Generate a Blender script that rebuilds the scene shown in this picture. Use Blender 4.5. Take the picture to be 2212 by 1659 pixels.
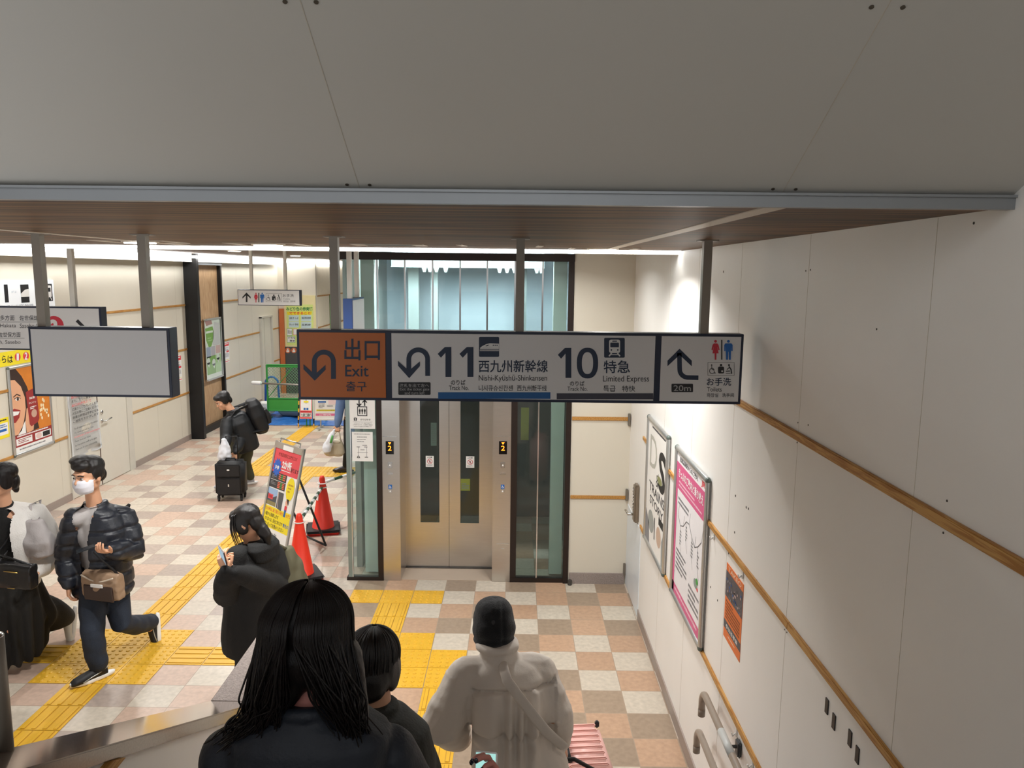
import bpy, bmesh, math, random
from mathutils import Vector, Matrix, Quaternion, noise
from math import pi, sin, cos, radians as R

for o in list(bpy.data.objects): bpy.data.objects.remove(o)
SC = bpy.context.scene
COL = SC.collection

# ------------------------------------------------------------------ camera
FPX, CX, CY = 1662.0, 1106.0, 829.5
EYE = Vector((0, 0, 3.118))
PIT, YAW, ROL = R(8.227), R(-0.231), R(0.604)
FW = Vector((sin(YAW) * cos(PIT), cos(YAW) * cos(PIT), -sin(PIT)))
_rt = Vector((cos(YAW), -sin(YAW), 0)); _up = _rt.cross(FW)
RT = _rt * cos(ROL) + _up * sin(ROL); UP = -_rt * sin(ROL) + _up * cos(ROL)
cam = bpy.data.cameras.new('camera'); cam.sensor_width = 36; cam.lens = 36 * FPX / 2212
cam.clip_start = 0.05
camo = bpy.data.objects.new('camera', cam); COL.objects.link(camo)
camo.matrix_world = Matrix(((RT.x, UP.x, -FW.x, EYE.x), (RT.y, UP.y, -FW.y, EYE.y), (RT.z, UP.z, -FW.z, EYE.z), (0, 0, 0, 1)))
SC.camera = camo

# ------------------------------------------------------------------ exposure, world, light levels
SC.view_settings.view_transform = 'Standard'
SC.view_settings.look = 'None'
SC.view_settings.gamma = 1.0
SC.view_settings.use_curve_mapping = False
SC.view_settings.exposure = 0.16
w = bpy.data.worlds.new('world'); SC.world = w; w.use_nodes = True
w.node_tree.nodes['Background'].inputs[0].default_value = (0.97, 0.98, 1.0, 1)
w.node_tree.nodes['Background'].inputs[1].default_value = 1.02
LINE_STRENGTH = 10.0        # slot lights in the concourse ceiling
DOWN_WATT = 27.0           # recessed downlights
SHAFT_WATT = 185.0          # lamp at the top of the lift shaft

# ------------------------------------------------------------------ pixel -> plane (places points on planes of the real room)
def ray(u, v): return FW + RT * ((u - CX) / FPX) - UP * ((v - CY) / FPX)
def atY(u, v, Y): d = ray(u, v); return EYE + d * (Y / d.y)
def atX(u, v, X): d = ray(u, v); return EYE + d * (X / d.x)
def atZ(u, v, Z): d = ray(u, v); return EYE + d * ((Z - EYE.z) / d.z)

# ------------------------------------------------------------------ materials
def lin(c): return c / 12.92 if c <= 0.04045 else ((c + 0.055) / 1.055) ** 2.4
def hexc(h): return tuple(lin(int(h[i:i + 2], 16) / 255) for i in (0, 2, 4)) + (1,)
_M = {}
def mat(name, col='cccccc', rough=0.5, metal=0.0, var=0.06, scale=8.0, bump=0.0, bscale=60.0, stretch=None, emit=0, coat=0.0, spec=0.5, sheen=0.0):
    if name in _M: return _M[name]
    m = bpy.data.materials.new(name); m.use_nodes = True
    nt = m.node_tree; N = nt.nodes; L = nt.links; b = N['Principled BSDF']
    c = hexc(col); b.inputs['Roughness'].default_value = rough; b.inputs['Metallic'].default_value = metal
    b.inputs['Specular IOR Level'].default_value = spec
    if coat: b.inputs['Coat Weight'].default_value = coat; b.inputs['Coat Roughness'].default_value = 0.12
    if sheen: b.inputs['Sheen Weight'].default_value = sheen
    tc = N.new('ShaderNodeTexCoord'); mp = N.new('ShaderNodeMapping'); L.new(tc.outputs['Object'], mp.inputs[0])
    if stretch: mp.inputs['Scale'].default_value = stretch
    nz = N.new('ShaderNodeTexNoise'); nz.inputs['Scale'].default_value = scale; nz.inputs['Detail'].default_value = 4
    L.new(mp.outputs[0], nz.inputs['Vector'])
    mx = N.new('ShaderNodeMix'); mx.data_type = 'RGBA'
    mx.inputs[6].default_value = tuple(max(0, k * (1 - var)) for k in c[:3]) + (1,)
    mx.inputs[7].default_value = tuple(min(1, k * (1 + var)) for k in c[:3]) + (1,)
    L.new(nz.outputs[0], mx.inputs[0]); L.new(mx.outputs[2], b.inputs['Base Color'])
    if bump:
        n2 = N.new('ShaderNodeTexNoise'); n2.inputs['Scale'].default_value = bscale; n2.inputs['Detail'].default_value = 3
        L.new(mp.outputs[0], n2.inputs['Vector'])
        bp = N.new('ShaderNodeBump'); bp.inputs['Strength'].default_value = bump; bp.inputs['Distance'].default_value = 0.01
        L.new(n2.outputs[0], bp.inputs['Height']); L.new(bp.outputs[0], b.inputs['Normal'])
    if emit:
        b.inputs['Emission Color'].default_value = c; b.inputs['Emission Strength'].default_value = emit
    _M[name] = m; return m
def wood(name, c1, c2, scale, dist, stretch, rough=0.45):
    m = mat(name, c1, rough, var=0.05, spec=0.25); nt = m.node_tree; N = nt.nodes; L = nt.links
    tc = N.new('ShaderNodeTexCoord'); mp = N.new('ShaderNodeMapping'); mp.inputs['Scale'].default_value = stretch
    L.new(tc.outputs['Object'], mp.inputs[0])
    nz = N.new('ShaderNodeTexNoise'); nz.inputs['Scale'].default_value = scale; nz.inputs['Detail'].default_value = 6; nz.inputs['Distortion'].default_value = dist
    L.new(mp.outputs[0], nz.inputs['Vector'])
    cr = N.new('ShaderNodeValToRGB'); cr.color_ramp.elements[0].position = 0.42; cr.color_ramp.elements[1].position = 0.58
    cr.color_ramp.elements[0].color = hexc(c1); cr.color_ramp.elements[1].color = hexc(c2)
    L.new(nz.outputs[0], cr.inputs[0]); L.new(cr.outputs[0], N['Principled BSDF'].inputs['Base Color'])
    return m
def emission(name, col, s):
    if name in _M: return _M[name]
    m = bpy.data.materials.new(name); m.use_nodes = True; nt = m.node_tree; nt.nodes.clear()
    e = nt.nodes.new('ShaderNodeEmission'); o = nt.nodes.new('ShaderNodeOutputMaterial')
    e.inputs[0].default_value = hexc(col); e.inputs[1].default_value = s; nt.links.new(e.outputs[0], o.inputs[0])
    _M[name] = m; return m
def glass(name, tint, refl=1.0, rough=0.02, haze=0.0):
    if name in _M: return _M[name]
    m = bpy.data.materials.new(name); m.use_nodes = True; nt = m.node_tree; N = nt.nodes; L = nt.links; N.clear()
    t = N.new('ShaderNodeBsdfTransparent'); t.inputs[0].default_value = hexc(tint)
    g = N.new('ShaderNodeBsdfGlossy'); g.inputs['Roughness'].default_value = rough
    f = N.new('ShaderNodeFresnel'); f.inputs[0].default_value = 1.45
    mu = N.new('ShaderNodeMath'); mu.operation = 'MULTIPLY'; mu.inputs[1].default_value = refl
    x = N.new('ShaderNodeMixShader'); o = N.new('ShaderNodeOutputMaterial')
    ge = N.new('ShaderNodeNewGeometry'); ib = N.new('ShaderNodeMath'); ib.operation = 'SUBTRACT'; ib.inputs[0].default_value = 1.0; L.new(ge.outputs['Backfacing'], ib.inputs[1])
    mb = N.new('ShaderNodeMath'); mb.operation = 'MULTIPLY'; L.new(f.outputs[0], mu.inputs[0]); L.new(mu.outputs[0], mb.inputs[0]); L.new(ib.outputs[0], mb.inputs[1]); L.new(mb.outputs[0], x.inputs[0])
    first = t.outputs[0]
    if haze:
        d = N.new('ShaderNodeBsdfDiffuse'); d.inputs[0].default_value = hexc('d5e2df'); y = N.new('ShaderNodeMixShader'); y.inputs[0].default_value = haze
        L.new(t.outputs[0], y.inputs[1]); L.new(d.outputs[0], y.inputs[2]); first = y.outputs[0]
    L.new(first, x.inputs[1]); L.new(g.outputs[0], x.inputs[2]); L.new(x.outputs[0], o.inputs[0])
    _M[name] = m; return m

CREAM = mat('cream_wall_panel', 'f2f0ec', 0.5, var=0.03, scale=3, bump=0.05, bscale=25)
CREAM2 = mat('cream_wall_panel_left', 'dad4c5', 0.55, var=0.03, scale=2)
GREYP = mat('grey_ceiling_panel', 'c6c4bd', 0.42, var=0.03, scale=2)
OAK = wood('oak_strip', 'a87337', 'c99a58', 5, 0.6, (30, 1.5, 30))
CEILW = wood('wood_grain_ceiling', '3a2513', '73512f', 3.2, 0.5, (0.35, 7, 1), 0.5)
NICHEW = wood('niche_wood', 'a78562', 'c0a07c', 6, 0.4, (12, 12, 0.8))
GRAN = mat('rough_granite', '9c908a', 0.8, var=0.45, scale=90, bump=0.9, bscale=120)
GRANP = mat('polished_granite', '74675e', 0.10, var=0.22, scale=160, coat=0.6)
SKIRT = mat('skirting_stone', '9d9088', 0.45, var=0.2, scale=120)
STEEL = mat('brushed_steel', 'c9c5bf', 0.3, 0.95, var=0.06, scale=6, stretch=(1, 1, 14))
STEELD = mat('dull_steel_pole', '8f877c', 0.42, 0.3, var=0.04)
CHROME = mat('bright_metal', 'd2d2d0', 0.2, 0.95)
ALU = mat('aluminium', 'c2c3c2', 0.3, 0.75, var=0.04)
DARKF = mat('dark_bronze_frame', '2b211d', 0.4, 0.3)
BLACKF = mat('black_steel', '1c1c1e', 0.45, 0.3)
NAVY = mat('navy_sign_housing', '141f38', 0.4)
WHITE = mat('white_acrylic', 'd6d5d4', 0.35, var=0.02)
PAPER = mat('white_paper', 'eeeeec', 0.8, var=0.03)
INK = mat('black_ink', '1b1c1f', 0.5)
NAVYI = mat('navy_ink', '14263f', 0.45)
REDI = mat('red_ink', 'c22a3c', 0.5)
BLUEI = mat('blue_ink', '1a63b0', 0.5)
GREYI = mat('grey_ink', '8a8a8e', 0.5)
YEL = mat('yellow_ink', 'f5e12a', 0.6)
SKIN = mat('skin', 'd9a483', 0.5, var=0.05, scale=20)
RED = mat('red_ink_bright', 'e03f46', 0.55)
PINKI = mat('pink_ink', 'e06c9c', 0.5)
ORANGEI = mat('orange_ink', 'e5793c', 0.6)
GREENI = mat('green_ink', '4f9d4c', 0.6)

# ------------------------------------------------------------------ objects
def wm(o):
    m = o.matrix_basis.copy()
    while o.parent: o = o.parent; m = o.matrix_basis @ m
    return m
def tag(o, label=None, cat=None, group=None, kind=None):
    if label: o['label'] = label
    if cat: o['category'] = cat
    if group: o['group'] = group
    if kind: o['kind'] = kind
    return o
def thing(name, label, cat, loc, rz=0.0, group=None):
    o = bpy.data.objects.new(name, None); COL.objects.link(o); o.empty_display_size = 0.1
    o.location = loc; o.rotation_euler = (0, 0, rz)
    return tag(o, label, cat, group)
def link(name, me, mats, parent=None, smooth=False, recenter=True):
    """me is in world coordinates"""
    if not isinstance(mats, (list, tuple)): mats = [mats]
    me.name = name
    for m in mats: me.materials.append(m)
    if smooth:
        for p in me.polygons: p.use_smooth = True
    o = bpy.data.objects.new(name, me); COL.objects.link(o)
    if parent is not None:
        o.parent = parent; me.transform(wm(parent).inverted())
    elif recenter and len(me.vertices):
        xs = [v.co for v in me.vertices]
        c = Vector(((min(v.x for v in xs) + max(v.x for v in xs)) / 2, (min(v.y for v in xs) + max(v.y for v in xs)) / 2, min(v.z for v in xs)))
        me.transform(Matrix.Translation(-c)); o.location = c
    return o
class MB:
    def __init__(s): s.bm = bmesh.new(); s.mi = 0
    def _f(s, vs):
        try:
            f = s.bm.faces.new(vs); f.material_index = s.mi; return f
        except ValueError: return None
    def box(s, lo, hi, m=None, M=None):
        s.mi = s.mi if m is None else m
        x0, y0, z0 = lo; x1, y1, z1 = hi
        co = [(x0, y0, z0), (x1, y0, z0), (x1, y1, z0), (x0, y1, z0), (x0, y0, z1), (x1, y0, z1), (x1, y1, z1), (x0, y1, z1)]
        v = [s.bm.verts.new((M @ Vector(c)) if M else c) for c in co]
        for q in ((0, 3, 2, 1), (4, 5, 6, 7), (0, 1, 5, 4), (1, 2, 6, 5), (2, 3, 7, 6), (3, 0, 4, 7)): s._f([v[i] for i in q])
        return s
    def hexa(s, c8, m=None):
        s.mi = s.mi if m is None else m
        v = [s.bm.verts.new(c) for c in c8]
        for q in ((0, 3, 2, 1), (4, 5, 6, 7), (0, 1, 5, 4), (1, 2, 6, 5), (2, 3, 7, 6), (3, 0, 4, 7)): s._f([v[i] for i in q])
        return s
    def face(s, pts, m=None):
        s.mi = s.mi if m is None else m
        s._f([s.bm.verts.new(p) for p in pts]); return s
    def prism(s, pts, d, m=None):
        """polygon pts (3-D) extruded by vector d"""
        s.mi = s.mi if m is None else m
        a = [s.bm.verts.new(p) for p in pts]; b = [s.bm.verts.new(Vector(p) + Vector(d)) for p in pts]
        s._f(a[::-1]); s._f(b); n = len(a)
        for i in range(n): s._f([a[i], a[(i + 1) % n], b[(i + 1) % n], b[i]])
        return s
    def rings(s, rings, cap=True):
        vs = [[s.bm.verts.new(p) for p in r] for r in rings]
        n = len(vs[0])
        for a, b in zip(vs, vs[1:]):
            for i in range(n): s._f([a[i], a[(i + 1) % n], b[(i + 1) % n], b[i]])
        if cap:
            s._f(vs[0][::-1]); s._f(vs[-1])
        return s
    def tube(s, pts, rad, segs=12, m=None, cap='flat', hint=None, flat=1.0):
        """swept circle; rad a number or list; flat scales the radius along the hint normal"""
        s.mi = s.mi if m is None else m
        pts = [Vector(p) for p in pts]; n = len(pts)
        if not isinstance(rad, (list, tuple)): rad = [rad] * n
        tang = []
        for i in range(n):
            t = (pts[min(i + 1, n - 1)] - pts[max(i - 1, 0)])
            tang.append(t.normalized() if t.length > 1e-9 else Vector((0, 0, 1)))
        h = Vector(hint) if hint is not None else (Vector((0, 0, 1)) if abs(tang[0].z) < 0.9 else Vector((0, 1, 0)))
        P = []; Q = []; RR = []; T = []
        if cap == 'round':
            for k in (80, 55, 28): P.append(pts[0] - tang[0] * rad[0] * sin(R(k))); RR.append(rad[0] * cos(R(k))); T.append(tang[0])
        for p, r, t in zip(pts, rad, tang): P.append(p); RR.append(r); T.append(t)
        if cap == 'round':
            for k in (28, 55, 80): P.append(pts[-1] + tang[-1] * rad[-1] * sin(R(k))); RR.append(rad[-1] * cos(R(k))); T.append(tang[-1])
        rr = []
        a = None
        for p, r, t in zip(P, RR, T):
            if a is None or hint is not None: a = (h - t * h.dot(t))
            else: a = a - t * a.dot(t)
            a.normalize(); b = t.cross(a)
            rr.append([p + (a * cos(2 * pi * k / segs) * flat + b * sin(2 * pi * k / segs)) * r for k in range(segs)])
        return s.rings(rr)
    def loft(s, st, segs=20, pw=1.0):
        """st: list of (centre, a_vec, b_vec): closed elliptical loft"""
        rr = []
        for c, a, b in st:
            c = Vector(c); a = Vector(a); b = Vector(b); ring = []
            for k in range(segs):
                x = cos(2 * pi * k / segs); y = sin(2 * pi * k / segs)
                x = math.copysign(abs(x) ** pw, x); y = math.copysign(abs(y) ** pw, y)
                ring.append(c + a * x + b * y)
            rr.append(ring)
        return s.rings(rr)
    def ell(s, c, rx, ry=None, rz=None, M=None, segs=14):
        """ellipsoid; M a 3x3 whose columns are the axes"""
        ry = rx if ry is None else ry; rz = rx if rz is None else rz
        M = M or Matrix.Identity(3); c = Vector(c); rr = []
        for i in range(1, segs):
            th = pi * i / segs
            rr.append([c + M @ Vector((rx * sin(th) * cos(2 * pi * k / (segs * 2)), ry * sin(th) * sin(2 * pi * k / (segs * 2)), -rz * cos(th))) for k in range(segs * 2)])
        return s.rings(rr)
    def build(s, name, mats, parent=None, smooth=False, bevel=0.0, segs=2, recenter=True):
        bmesh.ops.recalc_face_normals(s.bm, faces=s.bm.faces)
        if bevel:
            es = [e for e in s.bm.edges if len(e.link_faces) == 2 and e.calc_face_angle() > 0.6]
            bmesh.ops.bevel(s.bm, geom=es, offset=bevel, segments=segs, affect='EDGES', clamp_overlap=True)
        me = bpy.data.meshes.new(name); s.bm.to_mesh(me); s.bm.free()
        return link(name, me, mats, parent, smooth, recenter)
def remesh(mb, voxel, smooth=6, fold=None, factor=0.5):
    """one continuous surface grown over the closed shapes in mb -> mesh (world coords)"""
    me = bpy.data.meshes.new('tmp'); bmesh.ops.recalc_face_normals(mb.bm, faces=mb.bm.faces); mb.bm.to_mesh(me); mb.bm.free()
    o = bpy.data.objects.new('tmp', me); COL.objects.link(o)
    r = o.modifiers.new('r', 'REMESH'); r.mode = 'VOXEL'; r.voxel_size = voxel; r.adaptivity = 0
    if smooth:
        m = o.modifiers.new('s', 'SMOOTH'); m.factor = factor; m.iterations = smooth
    dg = bpy.context.evaluated_depsgraph_get(); dg.update()
    out = bpy.data.meshes.new_from_object(o.evaluated_get(dg))
    bpy.data.objects.remove(o); bpy.data.meshes.remove(me)
    if fold:
        ns = [v.normal.copy() for v in out.vertices]
        for v, n in zip(out.vertices, ns): v.co += n * fold(v.co, n)
    return out
def join_mesh(a, b):
    bm = bmesh.new(); bm.from_mesh(a); bm.from_mesh(b); bm.to_mesh(a); bm.free(); bpy.data.meshes.remove(b); return a
def softmesh(name, mb, voxel, mats, parent=None, smooth=6, fold=None):
    return link(name, remesh(mb, voxel, smooth, fold), mats, parent, True)

# ------------------------------------------------------------------ flat printing
_T = {}
def glyphs(s, bold):
    k = (s, bold)
    if k not in _T:
        c = bpy.data.curves.new('t', 'FONT'); c.body = s; c.resolution_u = 3; c.offset = bold; c.fill_mode = 'FRONT'
        o = bpy.data.objects.new('t', c); COL.objects.link(o)
        dg = bpy.context.evaluated_depsgraph_get(); dg.update()
        m = bpy.data.meshes.new_from_object(o.evaluated_get(dg))
        _T[k] = ([(v.co.x, v.co.y) for v in m.vertices], [tuple(p.vertices) for p in m.polygons])
        bpy.data.objects.remove(o); bpy.data.curves.remove(c); bpy.data.meshes.remove(m)
    return _T[k]
class Sheet:
    """flat print on a plane: origin o, unit axes U (right) and V (down), normal toward the reader; f maps drawing coords to plane coords"""
    def __init__(s, o, U, V, f=None):
        s.o = Vector(o); s.U = Vector(U).normalized(); s.V = Vector(V).normalized(); s.n = s.V.cross(s.U).normalized()
        s.f = f or (lambda x, y: (x, y)); s.bm = bmesh.new(); s.mats = []; s.layer = 0
    def _mi(s, m):
        if m not in s.mats: s.mats.append(m)
        return s.mats.index(m)
    def _p(s, q, L): return s.o + s.U * q[0] + s.V * q[1] + s.n * (0.0006 * (L + 1))
    def poly(s, pts, m, L=0, raw=False):
        vs = [s.bm.verts.new(s._p(q if raw else s.f(*q), L)) for q in pts]
        try: s.bm.faces.new(vs).material_index = s._mi(m)
        except ValueError: pass
    def rect(s, x0, y0, x1, y1, m, L=0): s.poly([(x0, y0), (x0, y1), (x1, y1), (x1, y0)], m, L)
    def rrect(s, x0, y0, x1, y1, r, m, L=0):
        p = []
        for cx, cy, a in ((x1 - r, y0 + r, -90), (x1 - r, y1 - r, 0), (x0 + r, y1 - r, 90), (x0 + r, y0 + r, 180)):
            p += [(cx + r * cos(R(a + k * 22.5)), cy + r * sin(R(a + k * 22.5))) for k in range(5)]
        s.poly(p, m, L)
    def disc(s, x, y, rx, m, L=0, ry=None, n=28):
        ry = rx if ry is None else ry
        s.poly([(x + rx * cos(2 * pi * k / n), y + ry * sin(2 * pi * k / n)) for k in range(n)], m, L)
    def stroke(s, pts, w, m, L=0, closed=False, caps=False):
        h = w / 2
        P = [Vector((x, y)) for x, y in pts]; n = len(P); A = []; B = []
        for i in range(n):
            if closed: d0 = (P[i] - P[i - 1]).normalized(); d1 = (P[(i + 1) % n] - P[i]).normalized()
            else:
                d0 = (P[i] - P[i - 1]).normalized() if i else (P[1] - P[0]).normalized()
                d1 = (P[i + 1] - P[i]).normalized() if i < n - 1 else d0
            t = (d0 + d1); t = t.normalized() if t.length > 1e-6 else d0
            nn = Vector((-t.y, t.x)); k = h / max(0.35, nn.dot(Vector((-d0.y, d0.x))))
            A.append(P[i] + nn * k); B.append(P[i] - nn * k)
        for i in range(n if closed else n - 1):
            j = (i + 1) % n; s.poly([A[i], A[j], B[j], B[i]], m, L)
    def arc(s, cx, cy, r, a0, a1, w, m, L=0, n=18):
        s.stroke([(cx + r * cos(R(a0 + (a1 - a0) * k / n)), cy + r * sin(R(a0 + (a1 - a0) * k / n))) for k in range(n + 1)], w, m, L)
    def text(s, t, x0, y0, x1, y1, m, L=1, bold=0.0):
        V, F = glyphs(t, bold)
        if not V: return
        ax = min(v[0] for v in V); bx = max(v[0] for v in V); ay = min(v[1] for v in V); by = max(v[1] for v in V)
        vs = [s.bm.verts.new(s._p(s.f(x0 + (v[0] - ax) / (bx - ax) * (x1 - x0), y1 - (v[1] - ay) / max(1e-6, by - ay) * (y1 - y0)), L)) for v in V]
        mi = s._mi(m)
        for f in F:
            try: s.bm.faces.new([vs[i] for i in f]).material_index = mi
            except ValueError: pass
    def lines(s, x0, y0, x1, y1, n, m, L=1, seed=0, fill=0.55, word=4.0, short=True):
        """rows of tiny unreadable print"""
        r = random.Random(seed); h = (y1 - y0) / n
        for i in range(n):
            x = x0; e = x1 if not short or r.random() > 0.35 else x0 + (x1 - x0) * r.uniform(0.45, 0.9)
            ya = y0 + i * h
            while x < e:
                wd = h * fill * r.uniform(0.4, word); xe = min(x + wd, e)
                dy = h * fill * r.uniform(0, 0.18)
                s.rect(x, ya + dy, xe, ya + h * fill - dy * 0.5, m, L); x = xe + h * fill * 0.28
    def build(s, name, parent=None):
        bmesh.ops.recalc_face_normals(s.bm, faces=s.bm.faces)
        for f in s.bm.faces:
            if f.normal.dot(s.n) < 0: f.normal_flip()
        me = bpy.data.meshes.new(name); s.bm.to_mesh(me); s.bm.free()
        return link(name, me, s.mats, parent)
# pictograms drawn in a box
def pict_woman(s, x0, y0, x1, y1, m, L=1):
    X = lambda t: x0 + (x1 - x0) * t; Y = lambda t: y0 + (y1 - y0) * t
    s.disc(X(.5), Y(.07), (x1 - x0) * .17, m, L, (y1 - y0) * .07)
    s.poly([(X(.3), Y(.17)), (X(.7), Y(.17)), (X(.86), Y(.24)), (X(1), Y(.5)), (X(.86), Y(.53)), (X(.72), Y(.33)), (X(.88), Y(.68)), (X(.62), Y(.68)), (X(.6), Y(1)), (X(.4), Y(1)), (X(.38), Y(.68)), (X(.12), Y(.68)), (X(.28), Y(.33)), (X(.14), Y(.53)), (X(0), Y(.5)), (X(.14), Y(.24))], m, L)
def pict_man(s, x0, y0, x1, y1, m, L=1):
    X = lambda t: x0 + (x1 - x0) * t; Y = lambda t: y0 + (y1 - y0) * t
    s.disc(X(.5), Y(.07), (x1 - x0) * .17, m, L, (y1 - y0) * .07)
    s.poly([(X(.15), Y(.17)), (X(.85), Y(.17)), (X(1), Y(.25)), (X(1), Y(.56)), (X(.85), Y(.56)), (X(.83), Y(.3)), (X(.78), Y(1)), (X(.55), Y(1)), (X(.52), Y(.6)), (X(.48), Y(.6)), (X(.45), Y(1)), (X(.22), Y(1)), (X(.17), Y(.3)), (X(.15), Y(.56)), (X(0), Y(.56)), (X(0), Y(.25))], m, L)
def pict_facilities(s, x0, y0, x1, y1, m, bg, L=1):
    w = x1 - x0; h = y1 - y0
    s.stroke([(x0, y0), (x1, y0), (x1, y1), (x0, y1)], w * .012, m, L, closed=True)
    cx = x0 + w * .16; cy = y0 + h * .66
    s.arc(cx, cy, h * .2, 20, 330, w * .022, m, L); s.disc(cx - w * .015, y0 + h * .2, w * .026, m, L)
    s.stroke([(cx - w * .015, y0 + h * .28), (cx, y0 + h * .55), (cx + w * .06, y0 + h * .56), (cx + w * .1, y0 + h * .84), (cx + w * .14, y0 + h * .8)], w * .024, m, L)
    s.disc(x0 + w * .5, y0 + h * .2, w * .045, m, L)
    s.rrect(x0 + w * .385, y0 + h * .32, x0 + w * .615, y0 + h * .85, w * .05, m, L); s.disc(x0 + w * .54, y0 + h * .68, w * .035, bg, L + 1)
    s.disc(x0 + w * .8, y0 + h * .2, w * .035, m, L)
    s.stroke([(x0 + w * .8, y0 + h * .3), (x0 + w * .88, y0 + h * .55), (x0 + w * .9, y0 + h * .88)], w * .045, m, L)
    s.stroke([(x0 + w * .82, y0 + h * .38), (x0 + w * .72, y0 + h * .55)], w * .03, m, L)
    s.stroke([(x0 + w * .68, y0 + h * .68), (x0 + w * .84, y0 + h * .66)], w * .035, m, L); s.stroke([(x0 + w * .68, y0 + h * .84), (x0 + w * .86, y0 + h * .84)], w * .02, m, L)
def uturn(s, m, cx, cyc, r, x_leg_bottom, y_leg_bottom, head, w, L=1):
    s.stroke([(cx - r, head[1][1] + w * .6), (cx - r, cyc)] + [(cx - r * cos(R(k * 10)), cyc - r * sin(R(k * 10))) for k in range(1, 18)] + [(cx + r, cyc), (x_leg_bottom, y_leg_bottom)], w, m, L)
    s.poly(head, m, L + 1)
# ================================================================== the setting
def struct(o): o['kind'] = 'structure'; return o
XR, XL = 1.145, -6.0           # right and left wall planes
ZC, ZC2 = 3.28, 3.40           # wood ceiling by the stairs, raised ceiling beyond the slot light
YE = 7.475                     # lift front
TX0, TY0, T = -1.572, 7.226, 0.3   # floor tile grid

# ---- floor: checker of light, tan and brown tiles
FIX = {(-2): {1: 'L', 2: 'B', 3: 'T', 4: 'B', 5: 'L'}, (-1): {0: 'B', 1: 'T', 2: 'L', 3: 'B', 4: 'L', 5: 'B', 6: 'T', 7: 'L', 8: 'B'},
       0: {3: 'L', 4: 'T', 5: 'L', 6: 'T', 7: 'B', 8: 'T'}, 1: {-1: 'L', 0: 'B', 2: 'L', 3: 'T', 4: 'B', 5: 'T', 6: 'L', 7: 'T', 8: 'L'},
       2: {0: 'T', 2: 'T', 3: 'B', 4: 'L', 5: 'L', 6: 'B', 7: 'T', 8: 'B'}, 3: {3: 'L', 4: 'T', 5: 'B', 6: 'T', 7: 'L', 8: 'T'},
       4: {4: 'L', 5: 'T', 6: 'L', 7: 'T', 8: 'L'}, 5: {4: 'T', 5: 'L', 6: 'B', 7: 'L', 8: 'T'}, 6: {2: 'T', 4: 'T', 5: 'B', 6: 'T', 7: 'B', 8: 'L'},
       7: {2: 'B', 4: 'L', 5: 'T', 6: 'B', 7: 'T', 8: 'B'}, 8: {2: 'B', 4: 'B', 5: 'L', 6: 'L', 7: 'B', 8: 'T'}, 9: {5: 'T', 6: 'T', 7: 'L', 8: 'B'}}
TILE = {'L': 'ccc1b1', 'T': 'bf9d82', 'B': 'a18d79', 'P': 'c7ac9a', 'G': 'b0a095'}
rng = random.Random(5)
bm = bmesh.new(); cl = bm.loops.layers.float_color.new('tile')
for r in range(-48, 15):
    for c in range(-16, 10):
        x0 = max(TX0 + c * T, -6.2); x1 = min(TX0 + c * T + T, 1.2); y1 = TY0 - r * T; y0 = y1 - T
        if x1 <= x0: continue
        k = FIX.get(r, {}).get(c)
        if not k:
            even = (c + r) % 2 == 0; q = rng.random()
            left = c < 0
            if even: k = 'L' if q < 0.86 else ('P' if left else 'T')
            else: k = (('P' if q < 0.5 else 'G') if left else ('T' if q < 0.52 else 'B')) if q < 0.93 else 'L'
        f = bm.faces.new([bm.verts.new(p) for p in ((x0, y0, 0), (x1, y0, 0), (x1, y1, 0), (x0, y1, 0))])
        col = hexc(TILE[k]); s_ = rng.uniform(0.95, 1.05)
        for l in f.loops: l[cl] = (col[0] * s_, col[1] * s_, col[2] * s_, 1)
bmesh.ops.remove_doubles(bm, verts=bm.verts, dist=1e-5)
me = bpy.data.meshes.new('floor'); bm.to_mesh(me); bm.free()
fm = mat('floor_tile', 'c0b0a0', 0.3, var=0.02)
nt = fm.node_tree; N = nt.nodes; L = nt.links; b = N['Principled BSDF']
at_ = N.new('ShaderNodeAttribute'); at_.attribute_name = 'tile'
tc = N.new('ShaderNodeTexCoord')
nz = N.new('ShaderNodeTexNoise'); nz.inputs['Scale'].default_value = 26; nz.inputs['Detail'].default_value = 6; L.new(tc.outputs['Object'], nz.inputs['Vector'])
cr = N.new('ShaderNodeValToRGB'); cr.color_ramp.elements[0].position = .3; cr.color_ramp.elements[1].position = .7
cr.color_ramp.elements[0].color = (.84, .84, .84, 1); cr.color_ramp.elements[1].color = (1.04, 1.04, 1.04, 1); L.new(nz.outputs[0], cr.inputs[0])
mu = N.new('ShaderNodeMix'); mu.data_type = 'RGBA'; mu.blend_type = 'MULTIPLY'; mu.inputs[0].default_value = 1; L.new(at_.outputs[0], mu.inputs[6]); L.new(cr.outputs[0], mu.inputs[7])
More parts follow.
